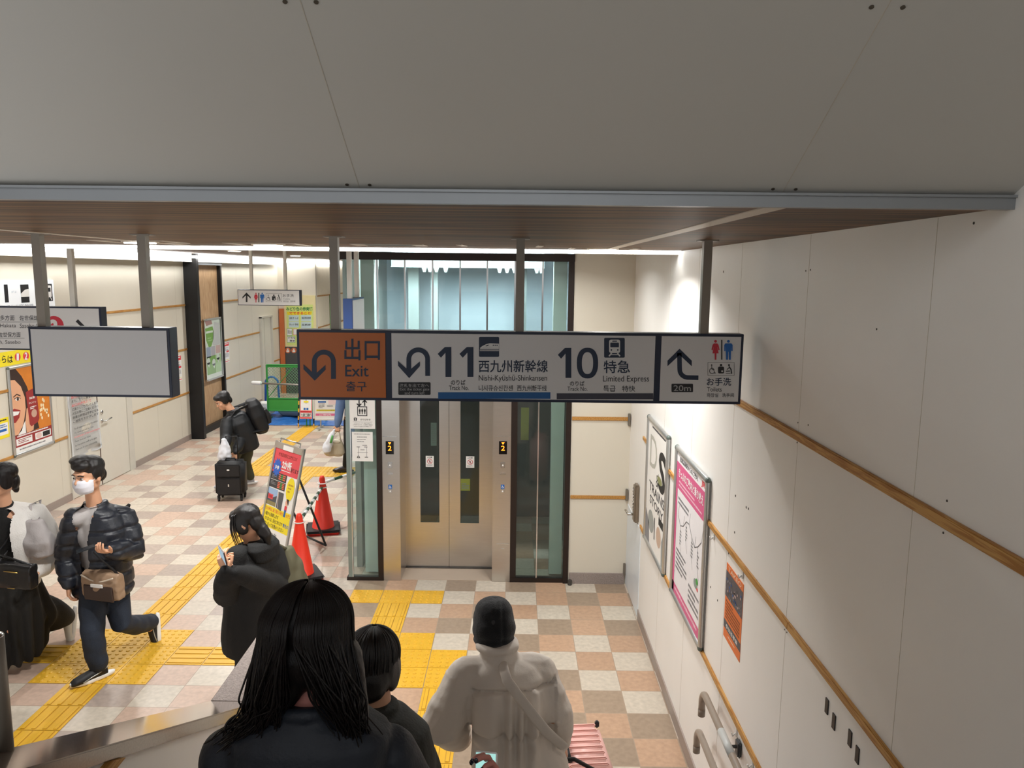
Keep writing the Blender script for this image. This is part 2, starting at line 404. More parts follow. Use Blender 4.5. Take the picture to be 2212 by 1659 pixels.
# grout lines on the grid
sx = N.new('ShaderNodeSeparateXYZ'); L.new(tc.outputs['Object'], sx.inputs[0])
def frac_edge(out, off):
    a = N.new('ShaderNodeMath'); a.operation = 'SUBTRACT'; a.inputs[1].default_value = off; L.new(out, a.inputs[0])
    d = N.new('ShaderNodeMath'); d.operation = 'PINGPONG'; d.inputs[1].default_value = T / 2; L.new(a.outputs[0], d.inputs[0])
    g = N.new('ShaderNodeMath'); g.operation = 'LESS_THAN'; g.inputs[1].default_value = 0.0028; L.new(d.outputs[0], g.inputs[0]); return g.outputs[0]
e1 = frac_edge(sx.outputs[0], TX0); e2 = frac_edge(sx.outputs[1], TY0)
mxx = N.new('ShaderNodeMath'); mxx.operation = 'MAXIMUM'; L.new(e1, mxx.inputs[0]); L.new(e2, mxx.inputs[1])
m2 = N.new('ShaderNodeMix'); m2.data_type = 'RGBA'; L.new(mxx.outputs[0], m2.inputs[0]); L.new(mu.outputs[2], m2.inputs[6]); m2.inputs[7].default_value = hexc('a3917f')
L.new(m2.outputs[2], b.inputs['Base Color'])
struct(link('floor', me, fm, recenter=False))

# ---- tactile paving
TY = mat('tactile_yellow', 'dcab2c', 0.45, var=0.12, scale=14)
TYG = mat('tactile_groove', 'b98a2c', 0.6)
def tactile(cells, name='tactile_paving'):
    m = MB()
    for c, r, k in cells:
        x = TX0 + c * T; y = TY0 - r * T - T
        m.box((x + .003, y + .003, 0.0002), (x + T - .003, y + T - .003, 0.004), 0)
        if k == 'd':
            for i in range(5):
                for j in range(5):
                    cx, cy = x + T * (i + .5) / 5, y + T * (j + .5) / 5
                    rr = [[Vector((cx + q * cos(pi * t / 4), cy + q * sin(pi * t / 4), z)) for t in range(8)] for q, z in ((.0165, .0035), (.0125, .009), (.006, .011))]
                    m.mi = 0; m.rings(rr)
        else:
            for i in range(4):
                q = T * (i + .5) / 4
                for dw, z0, z1, mi in ((.017, .0035, .0046, 1), (.0115, .004, .009, 0)):
                    if k == 'y': m.box((x + q - dw, y + .012, z0), (x + q + dw, y + T - .012, z1), mi)
                    else: m.box((x + .012, y + q - dw, z0), (x + T - .012, y + q + dw, z1), mi)
    return struct(m.build(name, [TY, TYG], recenter=False))
tactile([(c, 0, 'd') for c in (0, 1, 2)] + [(1, 1, 'y'), (1, 2, 'y'), (0, 3, 'd'), (1, 3, 'd'), (2, 3, 'd'), (2, 4, 'd'), (3, 4, 'd'), (2, 5, 'd'), (3, 5, 'd')] + [(3, r, 'y') for r in range(6, 12)])
tactile([(c, r, 'd') for c in (-7, -6, -5) for r in (3, 4, 5)] + [(c, 4, 'x') for c in range(-4, 0)] + [(c, 4, 'x') for c in range(-13, -7)] + [(-6, r, 'y') for r in range(6, 11)] + [(-6, r, 'y') for r in range(-14, 3)])
tactile([(c, r, 'd') for c in (-9, -8, -7, -6, -5, -4) for r in (-16, -15)] + [(c, -16, 'x') for c in range(-3, 0)] + [(-9, r, 'd' if r < -21 else 'y') for r in range(-27, -16)])

# ---- walls
def seam_wall(name, lo, hi, m, seams=()):
    b = MB(); b.box(lo, hi, 0)
    for s0, s1 in seams: b.box(s0, s1, 1)
    return struct(b.build(name, [m, mat('panel_joint', 'c2baab', 0.8)], recenter=False))
DEP = 0.12
seam_wall('wall_right', (XR, -2.4, -0.05), (XR + DEP, 7.0, 4.9), CREAM,
          [((XR - .0006, y - .0008, 0.1), (XR + .01, y + .0008, ZC - .002)) for y in (1.23, 2.14, 3.05, 3.96, 4.87, 5.78)])
seam_wall('wall_left', (XL - DEP, -2.4, -0.05), (XL, 19.5, ZC2), CREAM2, [((XL - .01, y - .002, .12), (XL + .0006, y + .002, ZC2 - .003)) for y in (8.0, 9.9, 12.7, 13.6, 16.6, 17.5)])
seam_wall('wall_back', (0.56, YE - .01, 0), (XR + DEP, YE + DEP, ZC2), CREAM2)
# recess and corridor wall far behind on the left
seam_wall('wall_far', (XL - DEP, 19.5, 0), (-5.05, 19.5 + DEP, ZC2), CREAM2)
seam_wall('wall_far_side', (-5.05 - DEP, 19.5 + DEP, 0), (-5.05, 27, ZC2), mat('cream_far', 'efe6cf', .6), [((-5.06, y - .003, 0), (-5.0494, y + .003, ZC2)) for y in (19.75, 21.4)])
seam_wall('wall_end', (-5.2, 27, 0), (1.3, 27 + DEP, ZC2), CREAM2)
seam_wall('wall_lift_side', (-1.66, YE + .35, 0), (-1.6, 27, ZC2), mat('lift_side_grey', '9aa09c', .4))
# ---- ceilings
b = MB(); b.box((XL - DEP, 1.84, ZC), (XR, 5.42, ZC + .1)); b.box((XL - DEP, -2.4, ZC), (-1.62, 1.84, ZC + .1))
struct(b.build('ceiling', CEILW, recenter=False))
b = MB(); b.box((XL - DEP, 5.42, ZC2), (XR + .1, 27, ZC2 + .1), 0); b.box((XL - DEP, 5.40, ZC + .0), (XR, 5.42, ZC2), 1)
struct(b.build('ceiling_raised', [CEILW, mat('ceiling_riser', '59443a', .5)], recenter=False))
# sloping soffit above the stairs, with its panel joints and screw heads
SL = math.tan(R(28.7)); zs = lambda y: 3.302 + (1.835 - y) * SL
b = MB(); nrm = Vector((0, -SL, -1)).normalized()
ya, yb = -2.4, 1.835
b.hexa([(-1.62, ya, zs(ya)), (XR, ya, zs(ya)), (XR, yb, zs(yb)), (-1.62, yb, zs(yb)), (-1.62, ya, zs(ya) + .12), (XR, ya, zs(ya) + .12), (XR, yb, zs(yb) + .12), (-1.62, yb, zs(yb) + .12)], 0)
for x in (-1.33, -.365, .612):
    q = [Vector((x - .0007, ya, zs(ya))), Vector((x + .0007, ya, zs(ya))), Vector((x + .0007, yb, zs(yb))), Vector((x - .0007, yb, zs(yb)))]
    b.prism([p + nrm * .0006 for p in q], -nrm * .004, 1)
    for dx in (-.026, .026):
        for y in (1.812, 1.36, .9, .45, 0.0):
            p = Vector((x + dx, y, zs(y))); b.tube([p + nrm * .0015, p - nrm * .004], .0042, 10, 2)
struct(b.build('ceiling_slope', [GREYP, mat('panel_joint', 'c2baab', .8), mat('screw_head', '5e574d', .5, .5)], recenter=False))
b = MB(); b.box((-1.62, 1.815, ZC - .006), (XR, 1.845, 3.306))
b.box((-1.62, 1.808, 3.300), (XR, 1.845, 3.306))
struct(b.build('trim_1', mat('trim_metal', '8d9092', .35, .5), recenter=False))
# pale inlay strips in the wood ceiling
for x, y0, y1 in ((0.615, 1.85, 5.4), (-2.22, 1.85, 5.4), (-5.05, 1.85, 5.4)):
    b = MB(); b.box((x - .027, y0, ZC - .003), (x + .027, y1, ZC + .01), 0); struct(b.build('trim_2', mat('ceiling_strip', 'cfc3b2', .4), recenter=False))

# ---- oak strips and skirting
def strip(name, lo, hi): return struct(MB().box(lo, hi).build(name, OAK, bevel=.003, recenter=False))
i = 3
for z0, z1, y0, y1 in ((2.462, 2.496, -2.2, 7.46), (1.672, 1.704, 3.0, 6.66), (1.672, 1.704, -2.2, 3.0), (0.862, 0.894, 2.2, 6.66), (.862, .894, -2.2, 2.2)):
    strip('trim_%d' % i, (XR - .014, y0, z0), (XR + .002, y1, z1)); i += 1
for z0, z1 in ((1.686, 1.722), (.888, .922)):
    strip('trim_%d' % i, (.565, YE - .024, z0), (1.13, YE - .008, z1)); i += 1
for z0 in (2.46, 1.66, .862):
    for y0, y1 in ((2, 10.08), (11.84, 13.96), (15.56, 17.96), (18.84, 19.48)):
        if z0 > 2:
            y0, y1 = {2: (2, 13.96), 11.84: (None, None), 15.56: (15.56, 19.48), 18.84: (None, None)}[y0]
            if y0 is None: continue
        if z0 > 1 and z0 < 2 and y0 == 2: y1 = 10.08
        strip('trim_%d' % i, (XL - .002, y0, z0), (XL + .014, y1, z0 + .034)); i += 1
    strip('trim_%d' % i, (-5.052, 19.64, z0), (-5.036, 26.9, z0 + .034)); i += 1
def skirt(name, lo, hi, m=SKIRT): return struct(MB().box(lo, hi).build(name, m, recenter=False))
skirt('baseboard_right', (XR - .01, 3.2, 0), (XR + .002, 6.64, .1))
skirt('baseboard_back', (.572, YE - .03, 0), (1.128, YE - .008, .112), GRAN)
skirt('baseboard_left', (XL - .002, 11.84, 0), (XL + .012, 13.95, .1)); skirt('baseboard_left', (XL - .002, 2, 0), (XL + .012, 10.08, .1)); skirt('baseboard_left', (XL - .002, 15.56, 0), (XL + .012, 17.96, .1))

# ---- stairs under the camera and the stair parapet
b = MB(); RISE, RUN, SY = .155, .32, 3.2
for k in range(16):
    y1 = SY - k * RUN; b.box((-1.2, -2.4, k * RISE), (XR, y1, (k + 1) * RISE), 0); b.box((-1.18, y1 - .03, (k + 1) * RISE), (XR, y1 + .002, (k + 1) * RISE + .004), 1)
struct(b.build('stairs', [mat('stair_tile', 'a39a8e', .5, var=.2, scale=60), mat('stair_nosing', '55524c', .6)], recenter=False))
tread = lambda y: max(0, math.ceil((SY - y) / RUN)) * RISE
XI, XO = -1.18, -1.42
cap = lambda y: 1.107 + .487 * (3.366 - y)
YPE = 4.24
b = MB()
q = [(-2.4, 0), (YPE, 0), (YPE, 1.06), (3.366, 1.06), (-2.4, cap(-2.4) - .047)]
b.prism([Vector((XI - .015, y, z)) for y, z in q], Vector((XO - XI + .03, 0, 0)), 0)
struct(b.build('wall_parapet', CREAM, recenter=False))
b = MB(); q = [(-2.4, cap(-2.4)), (3.366, cap(3.366)), (3.366, cap(3.366) - .052), (-2.4, cap(-2.4) - .052)]
b.prism([Vector((XI, y, z)) for y, z in q], Vector((XO - XI, 0, 0)), 0)
b.box((XO, 3.366, 1.055), (XI, YPE, 1.107), 1); b.box((XO, YPE - .02, 0), (XI, YPE + .02, 1.107), 1)
struct(b.build('trim_40', [GRANP, GRAN], bevel=.004, recenter=False))
b = MB(); b.prism([Vector((XI - .016, y, z)) for y, z in ((-1.5, 1.648), (2.145, 1.648), (2.08, 1.68), (-1.5, 1.68))], Vector((.026, 0, 0))); struct(b.build('trim_42', OAK, recenter=False))

# ---- slot lights along the ceiling edge and the wall tops
SLOT = emission('slot_light_tube', 'fcfcfa', LINE_STRENGTH); SLOT2 = emission('wall_slot_light_tube', 'fcfcfa', 20.0)
b = MB(); b.box((XL + .02, 5.43, ZC - .014), (XR - .002, 5.48, ZC + .02), 0)
tag(b.build('slot_light', SLOT, recenter=True), 'long white slot light along the edge of the wood ceiling', 'light')
LIPM = mat('slot_lip', 'd9d5cc', .5)
struct(MB().box((XL + .15, 5.6, 3.252), (XL + .165, 19.3, 3.40)).build('trim_50', LIPM, recenter=False)); struct(MB().box((XL + .02, 5.505, 3.256), (XR - .002, 5.515, 3.40)).build('trim_51', LIPM, recenter=False))
b = MB(); b.box((XL + .25, 5.6, 3.318), (XL + .31, 19.3, 3.36), 0)
tag(b.build('slot_light', SLOT2), 'long white slot light along the top of the left wall', 'light')
b = MB(); b.box((XL + .05, 19.44, 3.305), (-5.06, 19.495, 3.365), 0); b.box((-5.048, 19.62, 3.305), (-5.0, 26.9, 3.365), 0)
tag(b.build('slot_light', SLOT2), 'white slot light over the ticket corner at the far end', 'light')

def area(name, loc, size, watt, spread=150):
    l = bpy.data.lights.new(name, 'AREA'); l.shape = 'DISK'; l.size = size; l.energy = watt; l.color = (1, .99, .965); l.spread = R(spread)
    o = bpy.data.objects.new(name, l); COL.objects.link(o); o.location = loc; return o
LENS = emission('downlight_lens', 'fff8ec', 14.0)
def downlight(x, y, z, label, panel=True, group=None, lit=1.0):
    t = thing('downlight', label, 'light', (x, y, z), group=group)
    b = MB(); b.tube([(x, y, z - .013), (x, y, z + .02)], .088, 28); b.build('lens', LENS if lit else mat('unlit_lens', 'd8d2c6', .3), t)
    b = MB()
    rr = [[Vector((x + q * cos(2 * pi * k / 32), y + q * sin(2 * pi * k / 32), zz)) for k in range(32)] for q, zz in ((.088, z - .007), (.104, z - .005), (.106, z + .005), (.09, z + .005))]
    b.rings(rr + [rr[0]], cap=False); b.build('rim', mat('downlight_rim', 'd9cfc0', .3), t, smooth=True)
    if panel:
        b = MB()
        for lo, hi in (((-.22, -.19), (.22, -.178)), ((-.22, .178), (.22, .19)), ((-.22, -.178), (-.19, .178)), ((.19, -.178), (.22, .178))):
            b.box((x + lo[0], y + lo[1], z - .004), (x + hi[0], y + hi[1], z + .01))
        b.build('access_frame', mat('ceiling_strip', 'cfc3b2', .4), t)
    if lit: area('downlight_lamp', (x, y, z - .018), .15, DOWN_WATT * lit)
    return t
downlight(.565, 5.12, ZC, 'bright round downlight in a square frame near the right wall')
downlight(-2.25, 4.66, ZC, 'bright round downlight above the pole of the blank sign')
downlight(-1.56, 4.9, ZC, 'round downlight set in a framed panel left of the exit sign pole')
for k, (x, y) in enumerate(((-4.2, 8.4), (-4.2, 11.6), (-4.2, 14.8), (-3.3, 18.2), (-2.6, 9.6), (.3, 6.6))):  # downlights added in the raised ceiling to brighten the area beyond the slot
    downlight(x, y, ZC2, ('added round downlight over the corridor by the toilet sign', 'added round downlight over the corridor by the black framed opening', 'added round downlight over the blue tarpaulin', 'added farthest round downlight by the ticket corner', 'added round downlight over the red cones', 'added round downlight in front of the lift')[k], panel=False, lit=(1.7, 1.7, 1.7, 1.9, 1.2, .5)[k])
# air slots and small ceiling plates between the sign poles
t = thing('ceiling_vent', 'long framed air vent in the wood ceiling behind the exit sign', 'vent', (-.78, 4.78, ZC))
b = MB()
for lo, hi in (((-1.0, 4.66), (-.56, 4.675)), ((-1.0, 4.90), (-.56, 4.915)), ((-1.0, 4.675), (-.93, 4.90)), ((-.63, 4.675), (-.56, 4.90))): b.box((lo[0], lo[1], ZC - .004), (hi[0], hi[1], ZC + .01))
b.build('frame', mat('ceiling_strip', 'cfc3b2', .4), t)
b = MB(); b.box((-.93, 4.675, ZC - .001), (-.63, 4.90, ZC + .01)); b.build('grille', BLACKF, t)
for k, (x, dx) in enumerate(((-.36, .09), (.13, -.06))):
    b = MB(); b.prism([(x, 4.62, ZC - .004), (x + .035, 4.62, ZC - .004), (x + .035 + dx * .2, 4.86, ZC - .004), (x + dx * .2, 4.86, ZC - .004)], (0, 0, .01))
    tag(b.build('ceiling_plate', mat('ceiling_strip', 'cfc3b2', .4)), ('narrow pale ceiling plate above the bullet train symbol', 'narrow pale ceiling plate right of the middle sign pole')[k], 'ceiling plate')
# ================================================================== doors
DOORW = mat('door_paint', 'd8d4c8', .4, var=.03)
t = thing('door_1', 'pale steel double door in the left wall beside the long printed notice', 'door', (XL, 10.9, 0)); t['kind'] = 'structure'
b = MB()
for y0, y1 in ((10.08, 10.105), (11.65, 11.82)): b.box((XL - .002, y0, 0), (XL + .022, y1, 2.1))
b.box((XL - .002, 10.08, 2.06), (XL + .022, 11.82, 2.1)); b.build('door_frame', mat('door_frame_paint', 'cfcbc0', .45), t)
b = MB(); b.box((XL - .002, 10.11, .01), (XL + .014, 10.83, 2.055)); b.build('door_leaf', DOORW, t)
b = MB(); b.box((XL - .002, 10.85, .01), (XL + .016, 11.645, 2.055)); b.build('door_leaf', DOORW, t)
b = MB(); b.box((XL - .001, 10.831, .01), (XL + .018, 10.849, 2.055)); b.build('meeting_strip', mat('brown_gasket', '57423a', .6), t)
b = MB(); b.tube([(XL + .014, 10.93, .93), (XL + .07, 10.93, .93), (XL + .075, 11.09, .95)], .011, 10); b.tube([(XL + .012, 10.93, .93), (XL + .022, 10.93, .93)], .03, 16); b.build('door_handle', CHROME, t, True)
b = MB(); b.tube([(XL + .012, 10.93, 1.06), (XL + .03, 10.93, 1.06)], .028, 16); b.build('lock', CHROME, t, True)

t = thing('door_2', 'cream service door by the lift with keypad lock and bluish kick sheet', 'door', (XR, 7.05, 0)); t['kind'] = 'structure'
b = MB(); b.box((XR, 7.0, 0), (XR + DEP, YE + .1, ZC2)); b.build('door_leaf', CREAM, t)
b = MB(); b.box((XR - .006, 6.655, .012), (XR + .004, 7.45, .845)); b.build('kick_sheet', mat('kick_sheet_film', 'dfe7ee', .3), t)
b = MB(); b.box((XR - .045, 6.79, .86), (XR + .004, 6.90, 1.215)); b.build('keypad_lock', mat('lock_bronze', '8d8172', .35, .7), t, bevel=.012)
for k in range(7):
    for dy in (-.02, .02):
        b = MB(); b.tube([(XR - .045, 6.845 + dy, 1.17 - k * .03), (XR - .053, 6.845 + dy, 1.17 - k * .03)], .008, 10); b.build('keypad_button', CHROME, t, True)
b = MB(); b.tube([(XR - .04, 6.845, .93), (XR - .09, 6.845, .93), (XR - .095, 6.98, .925)], .012, 10); b.build('door_handle', CHROME, t, True)
for z in (1.70, .935, .16):
    b = MB(); b.box((XR - .03, YE - .045, z - .06), (XR - .006, YE - .009, z + .06)); b.build('hinge', mat('hinge_metal', '8e8980', .35, .8), t, bevel=.004)

t = thing('door_3', 'narrow cream doorway in the left wall behind the green fence', 'door', (XL, 18.4, 0)); t['kind'] = 'structure'
b = MB()
for y0, y1 in ((17.97, 18.03), (18.78, 18.83)): b.box((XL - .002, y0, 0), (XL + .05, y1, 2.03))
b.box((XL - .002, 17.97, 2.0), (XL + .05, 18.83, 2.04)); b.build('door_frame', mat('door_frame_paint', 'cfcbc0', .45), t)
b = MB(); b.box((XL - .002, 18.03, .01), (XL + .004, 18.78, 2.0)); b.build('door_leaf', DOORW, t)
b = MB(); b.box((XL + .003, 18.3, .01), (XL + .012, 18.32, 2.0)); b.build('panel_edge', mat('door_frame_paint', 'cfcbc0', .45), t)

# black framed opening with a wood panel
t = thing('shutter_frame', 'black steel framed opening with a wood panel in the left wall', 'door frame', (XL, 14.7, 0))
b = MB(); b.box((XL, 13.97, 0), (XL + .24, 14.07, ZC2)); b.build('post', BLACKF, t)
b = MB(); b.box((XL, 15.46, 0), (XL + .1, 15.53, ZC2)); b.build('post', BLACKF, t)
b = MB(); b.box((XL, 14.07, 0), (XL + .1, 15.46, .12)); b.build('bottom_rail', BLACKF, t)
b = MB(); b.box((XL, 14.07, 3.2), (XL + .14, 15.46, 3.38)); b.build('shutter_box', mat('shutter_grey', '6c6f72', .4, .4), t)
b = MB(); b.box((XL, 14.07, .12), (XL + .03, 15.46, 3.2)); b.build('back_panel', NICHEW, t)

# ================================================================== the lift
xE = lambda u, v=900, Y=YE: atY(u, v, Y).x
GL = glass('lift_glass', 'e9f3f1', 1.0, .03, .05)
GLD = glass('lift_glass_dark', 'dde6e2', 1.1, .03, .03)
lift = thing('elevator', 'glass and steel lift with dark frame at the end of the stair hall', 'elevator', (-.56, YE, 0))
HZ = 2.30
b = MB(); b.box((-1.70, YE - .035, 3.228), (.56, YE + .06, 3.30)); b.box((.505, YE - .03, 0), (.556, YE + .06, 3.228))
b.box((-1.368, YE - .01, 0), (-1.316, YE + .06, HZ)); b.box((-.033, YE - .01, 0), (.028, YE + .06, HZ)); b.box((-1.69, YE - .012, 0), (-1.316, YE + .06, .035)); b.box((-.033, YE - .012, 0), (.52, YE + .06, .045))
b.box((-1.68, YE - .012, HZ), (.505, YE + .06, HZ + .06))
b.build('frame', DARKF, lift)
mul = [xE(u, 640) for u in (816, 875, 934.7, 994, 1052.5, 1112.5, 1172)]
edges = [-1.668] + mul + [.505]
for a, c in zip(edges, edges[1:]):
    b = MB(); b.box((a + .006, YE + .006, HZ + .06), (c - .006, YE + .016, 3.228)); b.build('glass_panel', GL, lift)
for x in mul:
    b = MB(); b.box((x - .008, YE - .004, HZ + .06), (x + .008, YE + .03, 3.228)); b.build('mullion', CHROME, lift)
b = MB(); b.box((-1.668, YE, .035), (-1.368, YE + .01, HZ)); b.build('glass_panel', GL, lift)
for a, c in ((.028, xE(1162, 1000) - .006), (xE(1162, 1000) + .006, .505)):
    b = MB(); b.box((a, YE + .004, .045), (c, YE + .014, HZ)); b.build('glass_panel', GLD, lift)
b = MB(); x = xE(1162, 1000); b.box((x - .006, YE - .004, .045), (x + .006, YE + .02, HZ)); b.build('mullion', CHROME, lift)
b = MB(); b.box((-1.672, YE - .01, .035), (-1.632, YE + .03, HZ)); b.box((-1.672, YE - .01, HZ), (-1.64, YE + .03, 3.228)); b.build('corner_post', mat('green_grey_metal', '8c9a94', .3, .6), lift)
b = MB(); b.box((-1.632, YE - .008, .035), (-1.622, YE + .02, HZ)); b.build('mullion', CHROME, lift)
YD = 7.83
XJL, XJR, XM = -1.14, -.214, xE(970, 1000, YD)
for nm, a, c in (('l', -1.316, XJL), ('r', XJR, -.033)):
    b = MB(); b.box((a, YE - .006, 0), (c, YD + .03, HZ)); b.build('door_jamb', STEEL, lift, bevel=.003)
b = MB(); b.box((XJL, YE + .02, 2.12), (XJR, YD + .03, HZ)); b.build('door_header', STEEL, lift)
for (a, c), (wa, wc), v in (((XJL, XM - .002), (908, 949), 1128), ((XM + .002, XJR), (994.5, 1035), 1130)):
    wx0, wx1 = xE(wa, 1050, YD), xE(wc, 1050, YD); wz0 = atY(wa, v, YD).z; wz1 = 1.93
    b = MB()
    b.box((a, YD, .012), (wx0, YD + .03, 2.12)); b.box((wx1, YD, .012), (c, YD + .03, 2.12)); b.box((wx0, YD, .012), (wx1, YD + .03, wz0)); b.box((wx0, YD, wz1), (wx1, YD + .03, 2.12))
    d = b.build('door_leaf', STEEL, lift)
    b = MB(); b.box((wx0, YD + .008, wz0), (wx1, YD + .014, wz1)); b.build('window_glass', GLD, d)
b = MB(); b.box((XJL, YE + .02, 0), (XJR, YD + .02, .003)); b.build('sill_floor', mat('threshold_tile', 'b9a795', .35), lift)
b = MB(); b.box((XJL, YD - .03, .002), (XJR, YD + .03, .010)); b.build('door_track', mat('track_metal', '5c5854', .4, .7), lift)
# inside of the shaft
SHB = mat('shaft_back_grey', 'b3bfc7', .6); SHD = mat('shaft_painted_shade', '343a39', .6)  # lower shaft walls coloured dark to stand for the unlit half
b = MB(); b.box((-1.62, 9.6, HZ), (.6, 9.7, 3.6), 0); b.box((-1.62, 9.6, 0), (.6, 9.7, HZ), 1); b.box((.6, YE + .12, 0), (.66, 9.7, HZ), 1); b.box((.6, YE + .12, HZ), (.66, 9.7, 3.6), 0)
b.box((-1.6, 7.95, HZ), (.6, 9.6, HZ + .08), 1); b.box((-1.6, YE + .05, 3.5), (.6, 9.6, 3.56), 0)  # hidden slab added to keep the shaft lamp's light off the lower half
b.build('shaft_wall', [SHB, SHD], lift)
WHS = mat('white_steelwork', 'd5dcd8', .45)
for x0, x1, y in ((-1.53, -1.40, 7.62), (.37, .50, 7.62)):
    b = MB(); b.box((x0, y, .03), (x1, y + .12, 3.5)); b.build('shaft_column', WHS, lift)
for x0, x1 in ((-1.24, -1.12), (-.98, -.9), (-.02, .12)):
    b = MB(); b.box((x0, 8.9, HZ + .08), (x1, 9.0, 3.5)); b.build('shaft_column', mat('pale_rail', '9ba5a3', .5) if x0 < -.5 else mat('grey_rail', '66706e', .5), lift)
b = MB(); b.box((-1.35, 8.35, 3.165), (.3, 8.45, 3.175)); b.box((-1.35, 8.39, 3.17), (.3, 8.41, 3.33))
b.build('shaft_beam', mat('beam_grey', '8b9593', .5), lift)
for x in (-.99, -.93, -.86, -.76, -.18, -.1, -.02, .22, .27):
    b = MB(); b.prism([(x - .028, 8.36, 3.166), (x + .028, 8.36, 3.166), (x + .012, 8.36, 3.115), (x - .012, 8.36, 3.115)], (0, .05, 0)); b.build('beam_lug', mat('beam_grey', '8b9593', .5), lift)
b = MB(); b.box((.07, 8.5, 1.25), (.16, 8.52, 1.62)); b.build('yellow_plate', mat('yellow_plate', 'b9b82b', .5), lift)
l = bpy.data.lights.new('shaft_lamp', 'AREA'); l.shape = 'RECTANGLE'; l.size = 1.6; l.size_y = .5; l.energy = SHAFT_WATT; l.color = (.88, .95, 1)
o = bpy.data.objects.new('shaft_lamp', l); COL.objects.link(o); o.location = (-.5, 7.8, 3.42); o.rotation_euler = (R(62), 0, 0)
l = bpy.data.lights.new('lower_shaft_lamp', 'AREA'); l.size = .8; l.energy = 2.5; l.color = (.85, .95, .9)  # dim area lamp in the lower shaft; no lift car is modelled
o = bpy.data.objects.new('lower_shaft_lamp', l); COL.objects.link(o); o.location = (-.5, 8.7, 2.25)
# call panels on the jambs
AMB = emission('amber_digits', 'ff7a1e', 5.0)
YJ = YE - .006
for u0, nm in ((842, 'L'), (1086.5, 'R')):
    cx = xE(u0, 970, YJ); sgn = 1
    z = lambda v: atY(u0, v, YJ).z
    b = MB(); b.box((cx - .04, YJ - .004, z(981)), (cx + .04, YJ + .002, z(953))); ind = b.build('floor_indicator', mat('indicator_black', '0c0a0a', .15), lift)
    s = Sheet((cx, YJ - .004, z(953)), (1, 0, 0), (0, 0, -1))
    s.poly([(-.016, .012), (.016, .012), (0, .034)], AMB); s.text('2', -.018, .046, .018, .094, AMB, 1, .0); s.build('digit', ind)
    b = MB(); b.box((cx - .07, YJ - .003, z(943) - .002), (cx + .07, YJ + .002, z(943) + .002)); b.build('panel_seam', CHROME, lift)
    b = MB(); b.box((cx - .022, YJ - .006, z(1011)), (cx + .022, YJ + .002, z(998))); c_ = b.build('call_button', CHROME, lift, bevel=.003)
    s = Sheet((cx, YJ - .006, z(1004.5)), (1, 0, 0), (0, 0, -1)); s.poly([(-.01, .01), (.01, .01), (0, -.012)], PAPER); s.build('arrow_mark', c_)
    b = MB(); b.box((cx - .03, YJ - .004, z(1025)), (cx + .03, YJ + .002, z(1021))); b.build('braille_plate', CHROME, lift)
    b = MB(); b.box((cx - .018, YJ - .004, z(1056)), (cx + .018, YJ + .002, z(1047))); a_ = b.build('wheelchair_plate', BLUEI, lift)
    s = Sheet((cx, YJ - .004, z(1051.5)), (1, 0, 0), (0, 0, -1)); s.arc(-.001, .004, .008, 20, 330, .003, PAPER); s.disc(-.004, -.012, .003, PAPER); s.stroke([(-.004, -.008), (-.002, .001), (.006, .001), (.011, .012)], .003, PAPER); s.build('wheelchair_mark', a_)
    b = MB(); b.box((cx - .018, YJ - .006, z(1064)), (cx + .018, YJ + .002, z(1057))); c_ = b.build('call_button', CHROME, lift, bevel=.003)
    s = Sheet((cx, YJ - .006, z(1060.5)), (1, 0, 0), (0, 0, -1)); s.poly([(-.009, .009), (.009, .009), (0, -.01)], PAPER); s.build('arrow_mark', c_)
cx = xE(1086, 1180, YJ); z = lambda v: atY(1086, v, YJ).z
b = MB(); b.box((cx - .062, YJ - .002, z(1222)), (cx + .062, YJ + .002, z(1175))); pan = b.build('service_flap', STEEL, lift, bevel=.001)
b = MB(); b.box((cx - .062, YJ - .004, z(1174.8) - .002), (cx + .062, YJ + .002, z(1174.8) + .002)); b.build('flap_edge', CHROME, pan)
b = MB(); b.box((cx - .016, YJ - .006, z(1185) - .004), (cx + .016, YJ + .002, z(1185) + .004)); b.build('flap_latch', CHROME, pan)
# caution stickers on the door windows
for k, (u0, v0, u1, v1) in enumerate(((919.5, 985, 937, 1009), (1006.5, 986, 1024.5, 1011))):
    p0, p1 = atY(u0, v0, YD), atY(u1, v1, YD); w_, h_ = p1.x - p0.x, p0.z - p1.z
    b = MB(); b.box((p0.x, YD + .0062, p1.z), (p1.x, YD + .0078, p0.z)); st = b.build('caution_sticker', PAPER, bevel=0)
    tag(st, ('small white no touching sticker on the left lift door window', 'small white no touching sticker on the right lift door window')[k], 'sticker')
    s = Sheet((p0.x, YD + .0062, p0.z), (1, 0, 0), (0, 0, -1))
    s.text('⚠注意' if False else '注意', w_ * .36, h_ * .06, w_ * .8, h_ * .2, INK, 1, .01); s.poly([(w_ * .2, h_ * .2), (w_ * .32, h_ * .2), (w_ * .26, h_ * .07)], INK)
    s.arc(w_ * .5, h_ * .5, w_ * .3, 0, 360, w_ * .06, REDI); s.stroke([(w_ * .3, h_ * .34), (w_ * .7, h_ * .66)], w_ * .06, REDI, 2); s.rect(w_ * .42, h_ * .4, w_ * .58, h_ * .62, GREYI)
    s.lines(w_ * .12, h_ * .78, w_ * .88, h_ * .95, 3, GREYI, seed=k); s.build('print', st)
